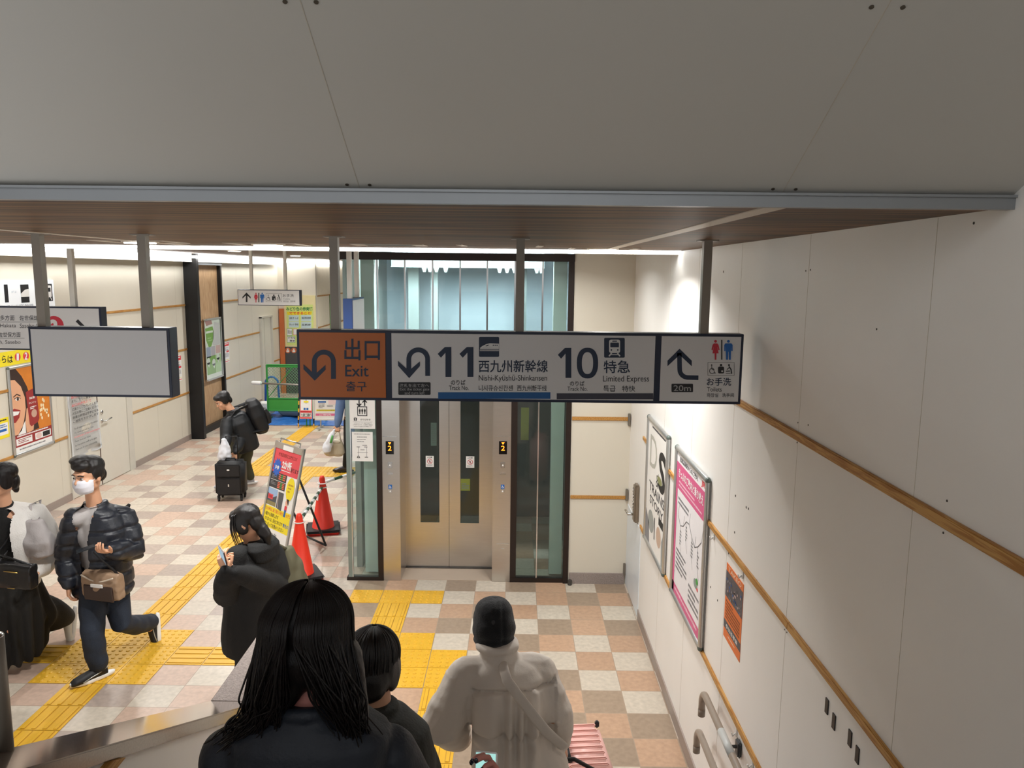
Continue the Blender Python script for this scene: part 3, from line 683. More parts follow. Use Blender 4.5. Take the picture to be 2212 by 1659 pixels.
# yellow note behind the right window and paper sheet behind the left one
p0, p1 = atY(994.5, 1035, YD), atY(1015, 1061, YD)
b = MB(); b.box((p0.x + .002, YD + .015, p1.z), (p1.x, YD + .0165, p0.z)); st = tag(b.build('caution_note', mat('yellow_note', 'd9cb2a', .6)), 'yellow square note seen through the right lift door window', 'note')
s = Sheet((p0.x, YD + .015, p0.z), (1, 0, 0), (0, 0, -1)); s.lines(.012, .05, p1.x - p0.x - .01, p0.z - p1.z - .01, 4, GREYI, seed=3); s.build('print', st)
p0, p1 = atY(930, 914, YD), atY(943, 964, YD)
b = MB(); b.box((p0.x, YD + .02, p1.z), (p1.x, YD + .0215, p0.z)); st = tag(b.build('notice_paper', mat('grey_note', '8e9996', .7)), 'long grey sheet seen through the left lift door window', 'notice')
s = Sheet((p0.x, YD + .02, p0.z), (1, 0, 0), (0, 0, -1)); s.lines(.01, .02, p1.x - p0.x - .01, p0.z - p1.z - .02, 9, GREYI, seed=4); s.build('print', st)
# papers on the left glass panel
def flatpaper(p0, p1, Y, name, label, cat, m=PAPER):
    b = MB(); b.box((p0.x, Y - .0015, p1.z), (p1.x, Y, p0.z)); o = tag(b.build(name, m), label, cat)
    return o, Sheet((p0.x, Y - .0015, p0.z), (1, 0, 0), (0, 0, -1)), p1.x - p0.x, p0.z - p1.z
p0, p1 = atY(755.5, 862, YE), atY(811, 926, YE)
o, s, w_, h_ = flatpaper(p0, p1, YE - .013, 'lift_notice', 'white lift notice with up and down arrows and three riders symbol', 'notice')
for x, d in ((.38, 1), (.6, -1)):
    y0, y1 = (.03, .22) if d > 0 else (.22, .03); s.stroke([(w_ * x, h_ * y0), (w_ * x, h_ * y1)], .012, INK); s.stroke([(w_ * (x - .09), h_ * (y1 - d * .075)), (w_ * x, h_ * y1), (w_ * (x + .09), h_ * (y1 - d * .075))], .011, INK)
s.stroke([(w_ * .32, h_ * .25), (w_ * .68, h_ * .25), (w_ * .68, h_ * .55), (w_ * .32, h_ * .55)], .008, INK, closed=True)
for x in (.4, .5, .6): pict_man(s, w_ * (x - .035), h_ * .3, w_ * (x + .035), h_ * .5, INK)
s.rrect(w_ * .16, h_ * .62, w_ * .28, h_ * .73, .006, INK); s.text('2', w_ * .19, h_ * .64, w_ * .25, h_ * .71, PAPER, 2, .02); s.text('のりばゆき', w_ * .42, h_ * .655, w_ * .82, h_ * .715, INK, 1, .01)
s.rect(w_ * .12, h_ * .755, w_ * .9, h_ * .76, GREYI); s.text('このエレベーターはのりばまで', w_ * .16, h_ * .785, w_ * .86, h_ * .82, INK, 1); s.text('ご利用できます。お客様の通路は', w_ * .12, h_ * .845, w_ * .9, h_ * .88, INK, 1); s.text('お体の不自由な方が優先です', w_ * .16, h_ * .905, w_ * .86, h_ * .94, INK, 1)
s.build('print', o)
p0, p1 = atY(760.5, 932, YE), atY(806.5, 996, YE)
o, s, w_, h_ = flatpaper(p0, p1, YE - .013, 'notice_paper', 'white sheet with a small floor plan under the lift notice', 'notice')
for y, a, c in ((.06, .1, .88), (.16, .25, .72), (.24, .25, .66), (.32, .25, .58), (.44, .5, .72)): s.lines(w_ * a, h_ * y, w_ * c, h_ * (y + .05), 1, GREYI, seed=int(y * 100), short=False)
s.stroke([(w_ * .3, h_ * .52), (w_ * .3, h_ * .9)], .004, GREYI); s.stroke([(w_ * .7, h_ * .52), (w_ * .7, h_ * .86)], .004, GREYI); s.stroke([(w_ * .25, h_ * .7), (w_ * .75, h_ * .7)], .004, GREYI); s.rect(w_ * .22, h_ * .5, w_ * .38, h_ * .52, INK); s.rect(w_ * .58, h_ * .5, w_ * .74, h_ * .52, INK); s.rect(w_ * .4, h_ * .6, w_ * .6, h_ * .62, GREYI); s.stroke([(w_ * .24, h_ * .88), (w_ * .36, h_ * .88), (w_ * .33, h_ * .82), (w_ * .27, h_ * .82)], .005, INK, closed=True); s.rect(w_ * .6, h_ * .85, w_ * .76, h_ * .87, INK)
s.build('print', o)
b = MB(); b.tube([(.575, YE - .06, 0), (.575, YE - .06, .05)], .022, 14); tag(b.build('door_stop', mat('stop_grey', '4d4a47', .5, .4), smooth=False), 'small grey floor stop at the right corner of the lift', 'door stop')

# ================================================================== hanging signs
def hang_sign(label, x0, x1, z0, z1, Y, depth, poles, zc, cat='sign', edge=NAVY, border=.013, pole_w=.04, name='hanging_sign', side=None, polemat=STEELD):
    t = thing(name, label, cat, ((x0 + x1) / 2, Y, z1))
    b = MB(); b.box((x0, Y, z0), (x1, Y + depth, z1)); b.build('housing', edge, t, bevel=.002)
    for x in poles:
        b = MB(); b.box((x - pole_w / 2, Y + depth / 2 - pole_w / 2, z1), (x + pole_w / 2, Y + depth / 2 + pole_w / 2, zc), 0)
        p = b.build('pole', polemat, t)
        b = MB(); b.box((x - pole_w * 1.1, Y + depth / 2 - pole_w, zc - .006), (x + pole_w * 1.1, Y + depth / 2 + pole_w, zc)); b.build('pole_flange', polemat, p)
    return t
SGY = 3.65
PX = lambda u, v, Y: atY(u, v, Y)
def planeY(Y): 
    o = Vector((0, Y, 0)); return o, (lambda u, v: (atY(u, v, Y).x, -atY(u, v, Y).z))
def crop_sheet(Y, ox, oy, sc):
    return Sheet((0, Y, 0), (1, 0, 0), (0, 0, -1), lambda x, y: (lambda p: (p.x, -p.z))(atY(ox + x / sc, oy + y / sc, Y)))
pp = [atY(u, 620, SGY + .04).x for u in (724, 1123.5, 1524)]
sign = hang_sign('long white and orange hanging sign for exit, tracks 11 and 10 and toilets', -1.042, 1.083, 2.503, 2.841, SGY, .08, pp, ZC)
def facepanel(name, x0, x1, z0, z1, m, Y, par):
    b = MB(); b.box((x0, Y - .003, z0), (x1, Y + .002, z1)); return b.build(name, m, par)
Z0, Z1 = 2.517, 2.828
xa = lambda u: atY(u, 790, SGY).x
facepanel('exit_panel', -1.029, xa(833), Z0, Z1, mat('exit_orange', 'b9621e', .4, var=.03), SGY, sign)
facepanel('track_panel', xa(846.5), xa(1413.5), Z0, Z1, WHITE, SGY, sign)
facepanel('toilet_panel', xa(1427), 1.07, Z0, Z1, WHITE, SGY, sign)
s = crop_sheet(SGY - .003, 620, 680, 5.53)
uturn(s, NAVYI, 440, 560, 114, 555, 765, [(197, 592), (332, 712), (460, 598), (460, 656), (332, 787), (197, 650)], 57)
s.text('出口', 685, 285, 1110, 545, NAVYI, 1, .012); s.text('Exit', 695, 600, 975, 738, NAVYI, 1, .008); s.text('출구', 705, 795, 950, 915, NAVYI, 1, .008)
uturn(s, NAVYI, 1567, 530, 112, 1680, 730, [(1325, 550), (1455, 668), (1587, 556), (1587, 612), (1460, 757), (1328, 610)], 57)
s.rrect(1330, 805, 1715, 958, 14, INK)
GTX = mat('label_grey', '9b9b9a', .5)
s.text('改札を出て左へ', 1348, 822, 1697, 866, GTX, 2, .012); s.text('Exit the ticket gate', 1350, 872, 1700, 914, GTX, 2, .008); s.text('and turn left', 1405, 915, 1645, 952, GTX, 2, .008)
s.build('lettering', sign)
s = crop_sheet(SGY - .003, 0, 0, 1.0)

def one(s, f, x0, y0, x1, y1, m):
    X = lambda t: x0 + (x1 - x0) * t; Y = lambda t: y0 + (y1 - y0) * t
    s.poly([(X(.57), Y(0)), (X(1), Y(0)), (X(1), Y(1)), (X(.57), Y(1)), (X(.57), Y(.19)), (X(.24), Y(.36)), (X(0), Y(.23)), (X(.49), Y(.015))], m, 1)
one(s, 0, 945.5, 749.5, 975, 814, NAVYI); one(s, 0, 992.5, 749.5, 1022.6, 814, NAVYI); s.text('のりば', 974, 820.5, 1005.5, 831.5, INK, 1, .012); s.text('Track No.', 970, 833, 1012, 842.5, INK, 1)
s.rect(946.4, 847.2, 1189, 861.6, mat('blue_band', '12558f', .4)); s.rect(1202.5, 849.5, 1411, 862.6, mat('dark_band', '3c3c48', .4))
s.text('西九州新幹線', 1034, 777, 1183.5, 804.6, NAVYI, 1, .012); s.text('Nishi-Kyūshū-Shinkansen', 1034, 809.5, 1181.7, 826, INK, 1); s.text('니시큐슈신칸센', 1034, 832, 1107.6, 845, INK, 1, .006); s.text('西九州新干线', 1117, 832, 1181, 845, INK, 1, .006)

one(s, 0, 1205, 751.5, 1234, 816.3, NAVYI)
n_ = 40; cxx, cyy = 1269, 784.3
for k in range(n_):
    q = [(cxx + rx * math.copysign(abs(cos(2 * pi * j / n_)) ** .85, cos(2 * pi * j / n_)), cyy + ry * math.copysign(abs(sin(2 * pi * j / n_)) ** .85, sin(2 * pi * j / n_))) for rx, ry, j in ((23, 33.2, k), (23, 33.2, k + 1), (12.2, 23.6, k + 1), (12.2, 23.6, k))]
    s.poly(q, NAVYI, 1)
s.text('のりば', 1231, 823, 1262.5, 833.6, INK, 1, .012); s.text('Track No.', 1225.7, 835, 1269, 844.6, INK, 1)
s.text('特急', 1303.8, 778.4, 1361, 806, NAVYI, 1, .012); s.text('Limited Express', 1302.4, 811.5, 1402, 828.3, INK, 1); s.text('특급', 1303, 833, 1329.5, 846, INK, 1, .006); s.text('特快', 1343.8, 833, 1372, 846, INK, 1, .006)
# bullet train symbol
s.rrect(1034.7, 727.7, 1078.2, 770.9, 2.5, NAVYI)
SW = mat('symbol_grey_white', 'dcdcda', .4)
s.poly([(1037, 751.5), (1041, 748), (1050, 743.4), (1058, 741.4), (1077.8, 742.3), (1077.8, 753.6), (1037.5, 753.6)], SW, 2)
s.rect(1036.5, 755.3, 1077.8, 756.6, SW, 2); s.rect(1036.5, 757.6, 1077.8, 758.4, SW, 2)
s.poly([(1048, 747.6), (1054, 744.4), (1057, 744.8), (1052, 747.9)], NAVYI, 3)
for x in (1064.5, 1068.6, 1072.7): s.rect(x, 744.4, x + 2.1, 747.2, NAVYI, 3)
s.stroke([(1043, 751), (1060, 749.6), (1077.8, 749.4)], .5, GREYI, 3)
# local train symbol
s.rrect(1305, 729.8, 1349.5, 772.6, 2.5, NAVYI)
s.rrect(1315.6, 733.6, 1339.5, 762.4, 4.5, SW, 2); s.rrect(1318.2, 740, 1336.8, 750, 1.4, NAVYI, 3); s.rrect(1322.5, 735.8, 1332.5, 738, .6, NAVYI, 3); s.disc(1320.5, 755.8, 1.7, NAVYI, 3); s.disc(1334.4, 755.8, 1.7, NAVYI, 3)
s.stroke([(1321.5, 762), (1315.4, 769.5)], 2.8, SW, 2); s.stroke([(1333.3, 762), (1339.2, 769.5)], 2.8, SW, 2); s.stroke([(1319.5, 766), (1335.5, 766)], 1.7, SW, 2)
s.build('lettering', sign)
s = crop_sheet(SGY - .003, 1000, 680, 3.456)
s.stroke([(1616, 285), (1618, 405)] + [(1680 - 62 * cos(R(k * 10)), 408 + 60 * sin(R(k * 10))) for k in range(1, 10)] + [(1758, 470)], 34, NAVYI)
s.poly([(1617, 253), (1708, 342), (1708, 384), (1617, 300), (1527, 384), (1527, 342)], NAVYI)
s.rrect(1557, 515, 1718, 577, 6, INK); s.text('20m', 1572, 525, 1702, 570, GTX, 2, .012)
pict_woman(s, 1855, 188, 1916, 335, REDI); s.rect(1927, 187, 1937, 335, INK); pict_man(s, 1950, 188, 2013, 335, BLUEI)
pict_facilities(s, 1828, 356, 2025, 452, INK, WHITE)
s.text('お手洗', 1820, 470, 2002, 530, NAVYI, 1, .012); s.text('Toilets', 1822, 540, 1932, 573, INK, 1); s.text('화장실', 1820, 585, 1905, 615, INK, 1, .006); s.text('洗手间', 1935, 585, 2022, 615, INK, 1, .006)
s.build('lettering', sign)
pp = [atY(u, 620, SGY + .04).x for u in (88.5, 314)]
bl = hang_sign('blank white hanging sign in a dark blue frame, on two poles', -2.322, -1.648, 2.505, 2.841, SGY, .085, pp, ZC)
facepanel('blank_panel', -2.309, -1.661, Z0, Z1, WHITE, SGY, bl)

# track sign beyond it with red circle
YB = 6.2
ls = hang_sign('white hanging sign for Hakata and Sasebo trains behind the blank sign', -5.3, -3.345, 2.455, 2.81, YB, .09, [-4.95, atY(149, 600, YB).x], ZC2, polemat=mat('white_pole', 'e4e0d6', .35))
facepanel('track_panel', -5.287, -3.36, 2.468, 2.797, WHITE, YB, ls)
s = crop_sheet(YB - .003, 0, 0, 1.0); DG = mat('dark_grey_ink', '4a4a4e', .5)
s.text('博多方面', -11, 681, 31.5, 692.4, DG, 1, .008); s.text('佐世保線', 42.2, 681.4, 83, 692.4, DG, 1, .008); s.rect(-150, 695.2, 89, 695.9, DG)
s.text('Tosu, Hakata', -32, 699, 34.7, 708.6, DG, 1); s.text('Sasebo Line', 43, 699, 97, 708.6, DG, 1)
s.text('ハウステンボス・佐世保方面', -80, 717.4, 44.5, 728.6, DG, 1, .008); s.rect(-150, 730.4, 53, 731.1, DG); s.text('Huis Ten Bosch, Sasebo', -72, 734.6, 44.5, 744, DG, 1)
s.disc(116, 704.5, 22, REDI); s.text('2', 106, 690, 126, 720, WHITE, 2, .06)
s.stroke([(150, 716), (192, 716)], 6, INK); s.stroke([(166, 692), (190, 716), (166, 740)], 7, INK)
s.build('lettering', ls)

# toilet sign further back
YT = 11.0
ts = hang_sign('small white hanging toilet sign with straight-up arrow near the far corridor', atY(513.5, 640, YT).x, atY(649, 640, YT).x, atY(580, 660, YT).z, atY(580, 625.8, YT).z, YT, .08, [atY(541, 600, YT).x, atY(614.5, 600, YT).x], ZC2, polemat=mat('white_pole', 'e4e0d6', .35))
facepanel('toilet_panel', atY(514.8, 640, YT).x, atY(646.5, 640, YT).x, atY(580, 658.8, YT).z, atY(580, 627.2, YT).z, WHITE, YT, ts)
s = crop_sheet(YT - .003, 380, 540, 5.53)
s.stroke([(845, 622), (845, 525)], 20, INK); s.poly([(843, 508), (893, 560), (893, 582), (843, 534), (795, 582), (795, 560)], INK)
pict_woman(s, 933, 510, 980, 628, REDI); s.rect(985, 512, 997, 625, INK); pict_man(s, 1006, 510, 1056, 628, BLUEI); pict_facilities(s, 1075, 521, 1264, 618, INK, WHITE)
s.text('お手洗', 1276, 525, 1408, 564, INK, 1); s.text('Toilets', 1280, 573, 1362, 595, GREYI, 1); s.text('화장실', 1282, 604, 1345, 625, DG, 1); s.text('洗手间', 1366, 604, 1426, 625, DG, 1)
s.build('lettering', ts)

# edge-on lit sign by the lift
t = thing('hanging_sign', 'sideways hanging sign with blue edge and blank white face beside the lift glass', 'sign', (-1.31, 6.2, 2.9))
b = MB(); b.box((-1.345, 6.0, 2.55), (-1.272, 6.46, 2.905)); b.build('housing', mat('royal_blue_housing', '27457f', .4), t, bevel=.002)
b = MB(); b.box((-1.274, 6.012, 2.562), (-1.268, 6.448, 2.892)); b.build('blank_panel', WHITE, t)
for y in (6.08, 6.36):
    b = MB(); b.box((-1.325, y - .018, 2.905), (-1.29, y + .018, ZC2)); b.build('pole', mat('white_pole', 'e4e0d6', .35), t)

# ================================================================== left wall things
def wallsheet(X, side):  # pixel mapped sheet on a wall plane
    U = (0, 1, 0) if side == 'L' else (0, -1, 0); k = 1 if side == 'L' else -1
    return Sheet((X, 0, 0), U, (0, 0, -1), lambda u, v: (lambda p: (k * p.y, -p.z))(atX(u, v, X)))
def wallbox(X, side, y0, y1, z0, z1, th, m, name, parent=None, bevel=0):
    b = MB(); a = (X, X + th) if side == 'L' else (X - th, X); b.box((a[0], y0, z0), (a[1], y1, z1)); return b.build(name, m, parent, bevel=bevel)
o = wallbox(XL, 'L', 7.6, 9.98, 2.62, 2.966, .03, mat('backlit_white', 'e9eef2', .4, emit=.25), 'wall_sign', bevel=.003); tag(o, 'white wall sign for tracks 11 and 10 high on the left wall', 'sign')
s = Sheet((XL + .03, 7.6, 2.966), (0, 1, 0), (0, 0, -1))
s.text('11', 1.05, .045, 1.47, .255, INK, 1, .0); s.text('のりば', 1.53, .12, 1.62, .15, GREYI, 1)
s.rect(1.70, .05, 1.86, .27, INK); s.poly([(1.70, .16), (1.78, .115), (1.86, .105), (1.86, .2), (1.70, .2)], PAPER, 2)
s.text('10', 1.98, .045, 2.17, .255, INK, 1); s.rect(2.2, .05, 2.34, .27, INK); s.rrect(2.222, .07, 2.318, .22, .02, PAPER, 2); s.rect(2.24, .1, 2.3, .15, INK, 3); s.stroke([(2.25, .22), (2.225, .26)], .014, PAPER, 2); s.stroke([(2.29, .22), (2.315, .26)], .014, PAPER, 2)
s.text('西九州新幹線', 1.4, .285, 1.93, .335, GREYI, 1); s.text('特急', 2.02, .285, 2.2, .335, GREYI, 1)
s.build('lettering', o)
o = wallbox(XL, 'L', 7.9, 9.75, 1.965, 2.135, .004, YEL, 'yellow_banner'); tag(o, 'yellow paper banner with red track numbers above the framed poster', 'banner')
s = wallsheet(XL + .004, 'L')
s.text('こちらは', -22, 768, 27.5, 784, INK, 1, .015); s.disc(38, 771, 6.3, RED, 1, 9); s.text('1', 35.5, 763.5, 40.5, 779, PAPER, 2, .04); s.disc(56, 769, 6.5, RED, 1, 9); s.text('2', 53, 761, 59, 777, PAPER, 2, .03); s.disc(73, 767, 6, RED, 1, 8.6); s.text('のりば', 84, 757, 104, 771, INK, 1, .015)
s.build('lettering', o)
def poster_frame(X, side, y0, y1, z0, z1, label, fw=.038):
    t = thing('framed_poster', label, 'poster', (X, (y0 + y1) / 2, z0))
    sg = 1 if side == 'L' else -1
    b = MB()
    def rail(a, c):
        pts = [Vector(a), Vector(c)]; b.tube(pts, fw / 2, 12, flat=.8, cap='round', hint=(sg, 0, 0))
    x = X + sg * .019
    rail((x, y0 + fw / 2, z0 + fw / 2), (x, y0 + fw / 2, z1 - fw / 2)); rail((x, y1 - fw / 2, z0 + fw / 2), (x, y1 - fw / 2, z1 - fw / 2)); rail((x, y0 + fw / 2, z0 + fw / 2), (x, y1 - fw / 2, z0 + fw / 2)); rail((x, y0 + fw / 2, z1 - fw / 2), (x, y1 - fw / 2, z1 - fw / 2))
    b.build('frame', ALU, t, True)
    for yy in (y0 + fw / 2, y1 - fw / 2):
        for zz in (z0 + fw / 2, z1 - fw / 2):
            b = MB(); b.ell((x, yy, zz), .017, fw * .55, fw * .55); b.build('corner_cap', mat('corner_cap_grey', '59645f', .4), t, True)
    b = MB(); b.box((min(X, X + sg * .018), y0 + .02, z0 + .02), (max(X, X + sg * .018), y1 - .02, z1 - .02)); b.build('backing', PAPER, t)
    yy = y0 + fw if side == 'L' else y1 - fw
    s = Sheet((X + sg * .018, yy, z1 - fw), (0, 1, 0) if side == 'L' else (0, -1, 0), (0, 0, -1)); W_, H_ = y1 - y0 - 2 * fw, z1 - z0 - 2 * fw
    s.f = lambda a, c: (a * W_, c * H_)
    return t, s
t, s = poster_frame(XL, 'L', 8.95, 9.76, .862, 1.955, 'framed orange and red poster of a laughing woman holding a phone')
ORG = mat('poster_orange', 'd9822c', .5, var=.15, scale=9); SK2 = mat('poster_skin', 'e3ab87', .5); HAIRP = mat('poster_hair', '3a2620', .5); DRED = mat('poster_dark_red', '9b2f2f', .5)
s.rect(0, 0, 1, 1, ORG, -0.5)
s.poly([(0, 0), (.16, 0), (.3, .1), (.42, .24), (.5, .42), (.62, .66), (.66, .78), (.3, .8), (0, .8)], HAIRP, 0)
s.poly([(0, .12), (.12, .13), (.26, .22), (.34, .36), (.34, .5), (.28, .62), (.2, .74), (.1, .78), (0, .78)], SK2, 1)
s.poly([(.3, .66), (.36, .5), (.46, .48), (.56, .62), (.5, .78), (.3, .8)], SK2, 1)
s.poly([(.1, .78), (.22, .7), (.3, .64), (.32, .82), (.1, .82)], PAPER, 1)
s.disc(.15, .36, .055, PAPER, 2, .018); s.disc(.155, .36, .028, HAIRP, 3, .02); s.stroke([(.05, .325), (.14, .3), (.23, .33)], .014, HAIRP, 2); s.stroke([(.06, .35), (.15, .335), (.23, .36)], .009, HAIRP, 2)
s.poly([(0, .47), (.05, .46), (.2, .5), (.16, .58), (.06, .63), (0, .63)], DRED, 2); s.poly([(0, .49), (.18, .51), (.13, .545), (0, .545)], PAPER, 3)
s.poly([(.37, .3), (.62, .27), (.66, .3), (.68, .66), (.64, .7), (.45, .73), (.41, .7)], DRED, 2)
s.text('抽選', .45, .37, .6, .4, PAPER, 3, .01); s.text('キャンペーン', .43, .43, .62, .46, PAPER, 3, .01); s.disc(.55, .58, .075, mat('poster_tan', 'c9a38f', .5), 3, .05); s.lines(.45, .49, .62, .53, 2, PAPER, 3, 5)
for k in range(16):
    r_ = random.Random(k); s.disc(r_.uniform(.7, .95), r_.uniform(.3, .68), .022, mat('poster_cream', 'ffe9c0', .5), 1, .022)
s.text('アプリで', .66, .32, .97, .4, mat('poster_gold', 'f0cf62', .5), 2, .02)
s.rect(0, .79, 1, .93, DRED, 2); s.rect(.03, .83, .45, .91, PAPER, 3); s.rect(.53, .83, .97, .91, PAPER, 3); s.disc(.63, .87, .08, mat('poster_pink', 'e6c7c0', .5), 4, .035); s.rect(.74, .84, .94, .9, INK, 4)
s.lines(.08, .842, .42, .9, 3, DRED, 4, 2); s.lines(.06, .795, .9, .825, 1, PAPER, 3, 8, short=False); s.rect(0, .93, 1, 1, PAPER, 2); s.lines(.1, .955, .8, .985, 1, GREYI, 3, 9, short=False)
s.build('artwork', t)
o = wallbox(XL, 'L', 8.45, 8.93, 1.13, 1.37, .003, YEL, 'notice_paper'); tag(o, 'yellow notice with a white label left of the framed woman poster', 'notice')
s = Sheet((XL + .003, 8.45, 1.37), (0, 1, 0), (0, 0, -1)); s.rect(.26, .06, .46, .2, PAPER); s.lines(.28, .075, .44, .12, 2, BLUEI, 2, 1); s.rect(.3, .13, .43, .16, BLUEI, 2); s.lines(.1, .015, .44, .05, 1, INK, 1, 2); s.build('print', o)
# long curling notice on the door
nx = XL + .018
bm = bmesh.new(); gy, gz = 14, 26; g = []
for j in range(gz + 1):
    row = []
    for i_ in range(gy + 1):
        a, c = i_ / gy, j / gz; y = 10.115 + a * .73; z = 1.62 - c * 1.1 + (-.02 * sin(a * 9) if j == gz else 0) + a * .05 * (c > .95)
        row.append(bm.verts.new((nx + .006 * sin(a * 5 + c * 3) + .012 * c * c + .005 * sin(c * 17) + .012 * (c > .9) * sin(a * 7), y, z)))
    g.append(row)
for j in range(gz):
    for i_ in range(gy): bm.faces.new([g[j][i_], g[j][i_ + 1], g[j + 1][i_ + 1], g[j + 1][i_]])
bmesh.ops.solidify(bm, geom=bm.faces[:], thickness=.0012)
me = bpy.data.meshes.new('n'); bm.to_mesh(me); bm.free(); o = link('notice_paper', me, PAPER, None, True); tag(o, 'long white curling notice with black and red text on the pale double door', 'notice')
s = Sheet((nx + .03, 10.115, 1.62), (0, 1, 0), (0, 0, -1)); r_ = random.Random(8)
JT = ['お客さまへお知らせ', '次の列車より改札口の', 'ご案内に際しまして', '西九州新幹線をご利用の', 'また、すでに乗車された', '出口の改札にて', '係員からご案内いたします', 'お忘れ物にご注意ください', '列車の時刻は変更になる', 'ご迷惑をおかけします']
for k, tx in enumerate(JT): s.text(tx, .04, .04 + k * .055, .04 + min(.64, .068 * len(tx)), .078 + k * .055, RED if k in (3, 5) else INK, 1, .012)
ET = ['To all customers using this station', 'the ticket gate will be open', 'for passengers of the Limited Express', 'Please show your ticket', 'to the station staff at the gate', 'Thank you for your understanding']
for k, tx in enumerate(ET): s.text(tx, .05, .64 + k * .058, .05 + .017 * len(tx), .674 + k * .058, RED if k in (2,) else INK, 1, .004)
s.build('print', o)
def smallnotice(X, y0, y1, z0, z1, label):
    o = wallbox(X, 'L', y0, y1, z0, z1, .003, PAPER, 'notice_paper'); tag(o, label, 'notice'); W_, H_ = y1 - y0, z1 - z0
    s = Sheet((X + .003, y0, z1), (0, 1, 0), (0, 0, -1)); s.rect(.01, .01, W_ - .01, H_ * .19, RED); s.lines(W_ * .15, H_ * .05, W_ * .85, H_ * .15, 1, PAPER, 2, 4, short=False); s.lines(W_ * .15, H_ * .25, W_ * .85, H_ * .42, 4, GREYI, 1, 2); s.rect(W_ * .5, H_ * .42, W_ * .95, H_ * .5, RED); s.lines(W_ * .2, H_ * .53, W_ * .9, H_ * .75, 5, GREYI, 1, 3); s.rect(.01, H_ * .86, W_ - .01, H_ * .875, YEL); s.rect(.01, H_ * .93, W_ - .01, H_ * .96, RED); s.build('print', o)
smallnotice(XL, 13.37, 13.70, 1.14, 1.60, 'red and white notice on the left wall in front of the black framed opening')
smallnotice(XL, 15.71, 16.02, 1.21, 1.63, 'red and white notice on the left wall just past the black framed opening')
# green poster in a clear holder on the wood panel
t = thing('poster_holder', 'green and white poster in a clear holder on the wood panel', 'poster', (XL + .06, 15.0, 1.0))
hx = XL + .075
b = MB(); b.box((hx, 14.62, 1.02), (hx + .003, 15.38, 2.16)); b.build('poster_sheet', PAPER, t)
s = Sheet((hx + .003, 14.62, 2.16), (0, 1, 0), (0, 0, -1), lambda a, c: (a * .76, c * 1.14)); GP = mat('poster_green', '83b04e', .6); GP2 = mat('poster_pale_green', 'b5d49a', .6)
s.poly([(0, 0), (.42, 0), (.5, .08), (.1, .1)], mat('poster_rose', 'c58f90', .6)); s.poly([(.02, .14), (.5, .12), (.56, .22), (.52, .34), (.36, .46), (.2, .46), (.06, .34)], GP); s.rect(.06, .19, .5, .225, PAPER, 2); s.lines(.14, .3, .46, .38, 2, GP2, 2, 3)
s.poly([(.6, .05), (.95, .08), (.95, .44), (.7, .46), (.45, .44)], mat('poster_lilac', 'ded6de', .6)); s.rect(.04, .46, .32, .64, mat('poster_violet', 'aab0cf', .6)); s.rect(.34, .46, .6, .62, mat('poster_mauve', 'c7b9cb', .6)); s.rect(.64, .46, .97, .6, mat('poster_blush', 'e5b9bd', .6))
s.rect(.04, .62, .97, .93, GP); s.rect(.6, .62, .97, .93, GP2, 1)
for x, y in ((.14, .7), (.48, .74), (.78, .66)): s.disc(x, y, .11, PAPER, 2, .06); s.poly([(x - .1, y + .02), (x + .1, y + .02), (x + .02, y + .11)], PAPER, 2)
s.build('artwork', t)
b = MB(); b.box((hx + .012, 14.60, 1.0), (hx + .016, 15.42, 2.18)); b.build('clear_cover', glass('acrylic', 'f4f7f4', 1.0, .04), t)
b = MB()
for a, c in (((hx, 14.59, 2.15), (hx + .02, 15.43, 2.185)), ((hx, 14.59, .985), (hx + .02, 15.43, 1.02)), ((hx, 15.40, 1.0), (hx + .02, 15.43, 2.17))): b.box(a, c)
b.build('holder_edge', ALU, t)
b = MB()
for y in (14.64, 15.38):
    for z in (1.0, 2.17): b.tube([(hx - .044, y, z), (hx + .03, y, z)], .012, 10)
b.build('standoff', CHROME, t)

# ================================================================== ticket corner far behind
YF = 19.5
b = MB(); b.box((-5.98, YF - .06, .0), (-5.86, YF - .002, 2.16)); tag(b.build('orange_post', mat('orange_paint', 'c96f3e', .5)), 'orange post at the edge of the ticket machine board', 'post')
t = thing('ticket_machine_board', 'yellow ticket machine board with green lettering behind the toilet sign', 'notice board', (-5.4, YF, 0))
b = MB(); b.box((-5.855, YF - .03, 1.2), (-5.06, YF - .002, 2.5)); b.build('board', mat('board_cream', 'e8dba6', .6), t)
b = MB(); b.box((-5.855, YF - .04, 0), (-5.06, YF - .002, 1.2)); lo = b.build('lower_panel', mat('charcoal_panel', '4b4b4d', .5), t)
b = MB(); b.box((-5.80, YF - .034, 1.24), (-5.12, YF - .029, 2.27)); ps = b.build('poster_sheet', mat('lime_paper', 'd8e58a', .6), t)
s = crop_sheet(YF - .034, 600, 620, 7.9); GTX2 = mat('deep_green', '3b8a4a', .5)
s.text('みどり色の券売機', 145, 340, 595, 405, GTX2, 1, .03); s.poly([(155, 425), (585, 415), (575, 470), (165, 475)], YEL, 0); s.text('でできること', 195, 424, 560, 468, RED, 1, .03)
PB = mat('pale_blue_card', 'c8dce0', .6)
for x0, y0, x1, y1, tx in ((188, 482, 358, 585, '2枚きっぷ'), (400, 478, 572, 585, '指定席自由席'), (188, 592, 360, 690, 'ネット予約'), (400, 596, 574, 700, '定期券')):
    s.rect(x0, y0, x1, y1, PB, 1); s.text(tx, x0 + 8, y0 + 30, x1 - 8, y0 + 66, INK, 2, .015)
for x0, y0, x1, y1, m_ in ((155, 705, 248, 830, GREENI), (160, 840, 300, 950, GREENI), (262, 715, 330, 820, RED)): s.rect(x0, y0, x1, y1, m_, 1); s.rect(x0 + 6, y0 + 6, x1 - 6, y1 - 6, PAPER, 2)
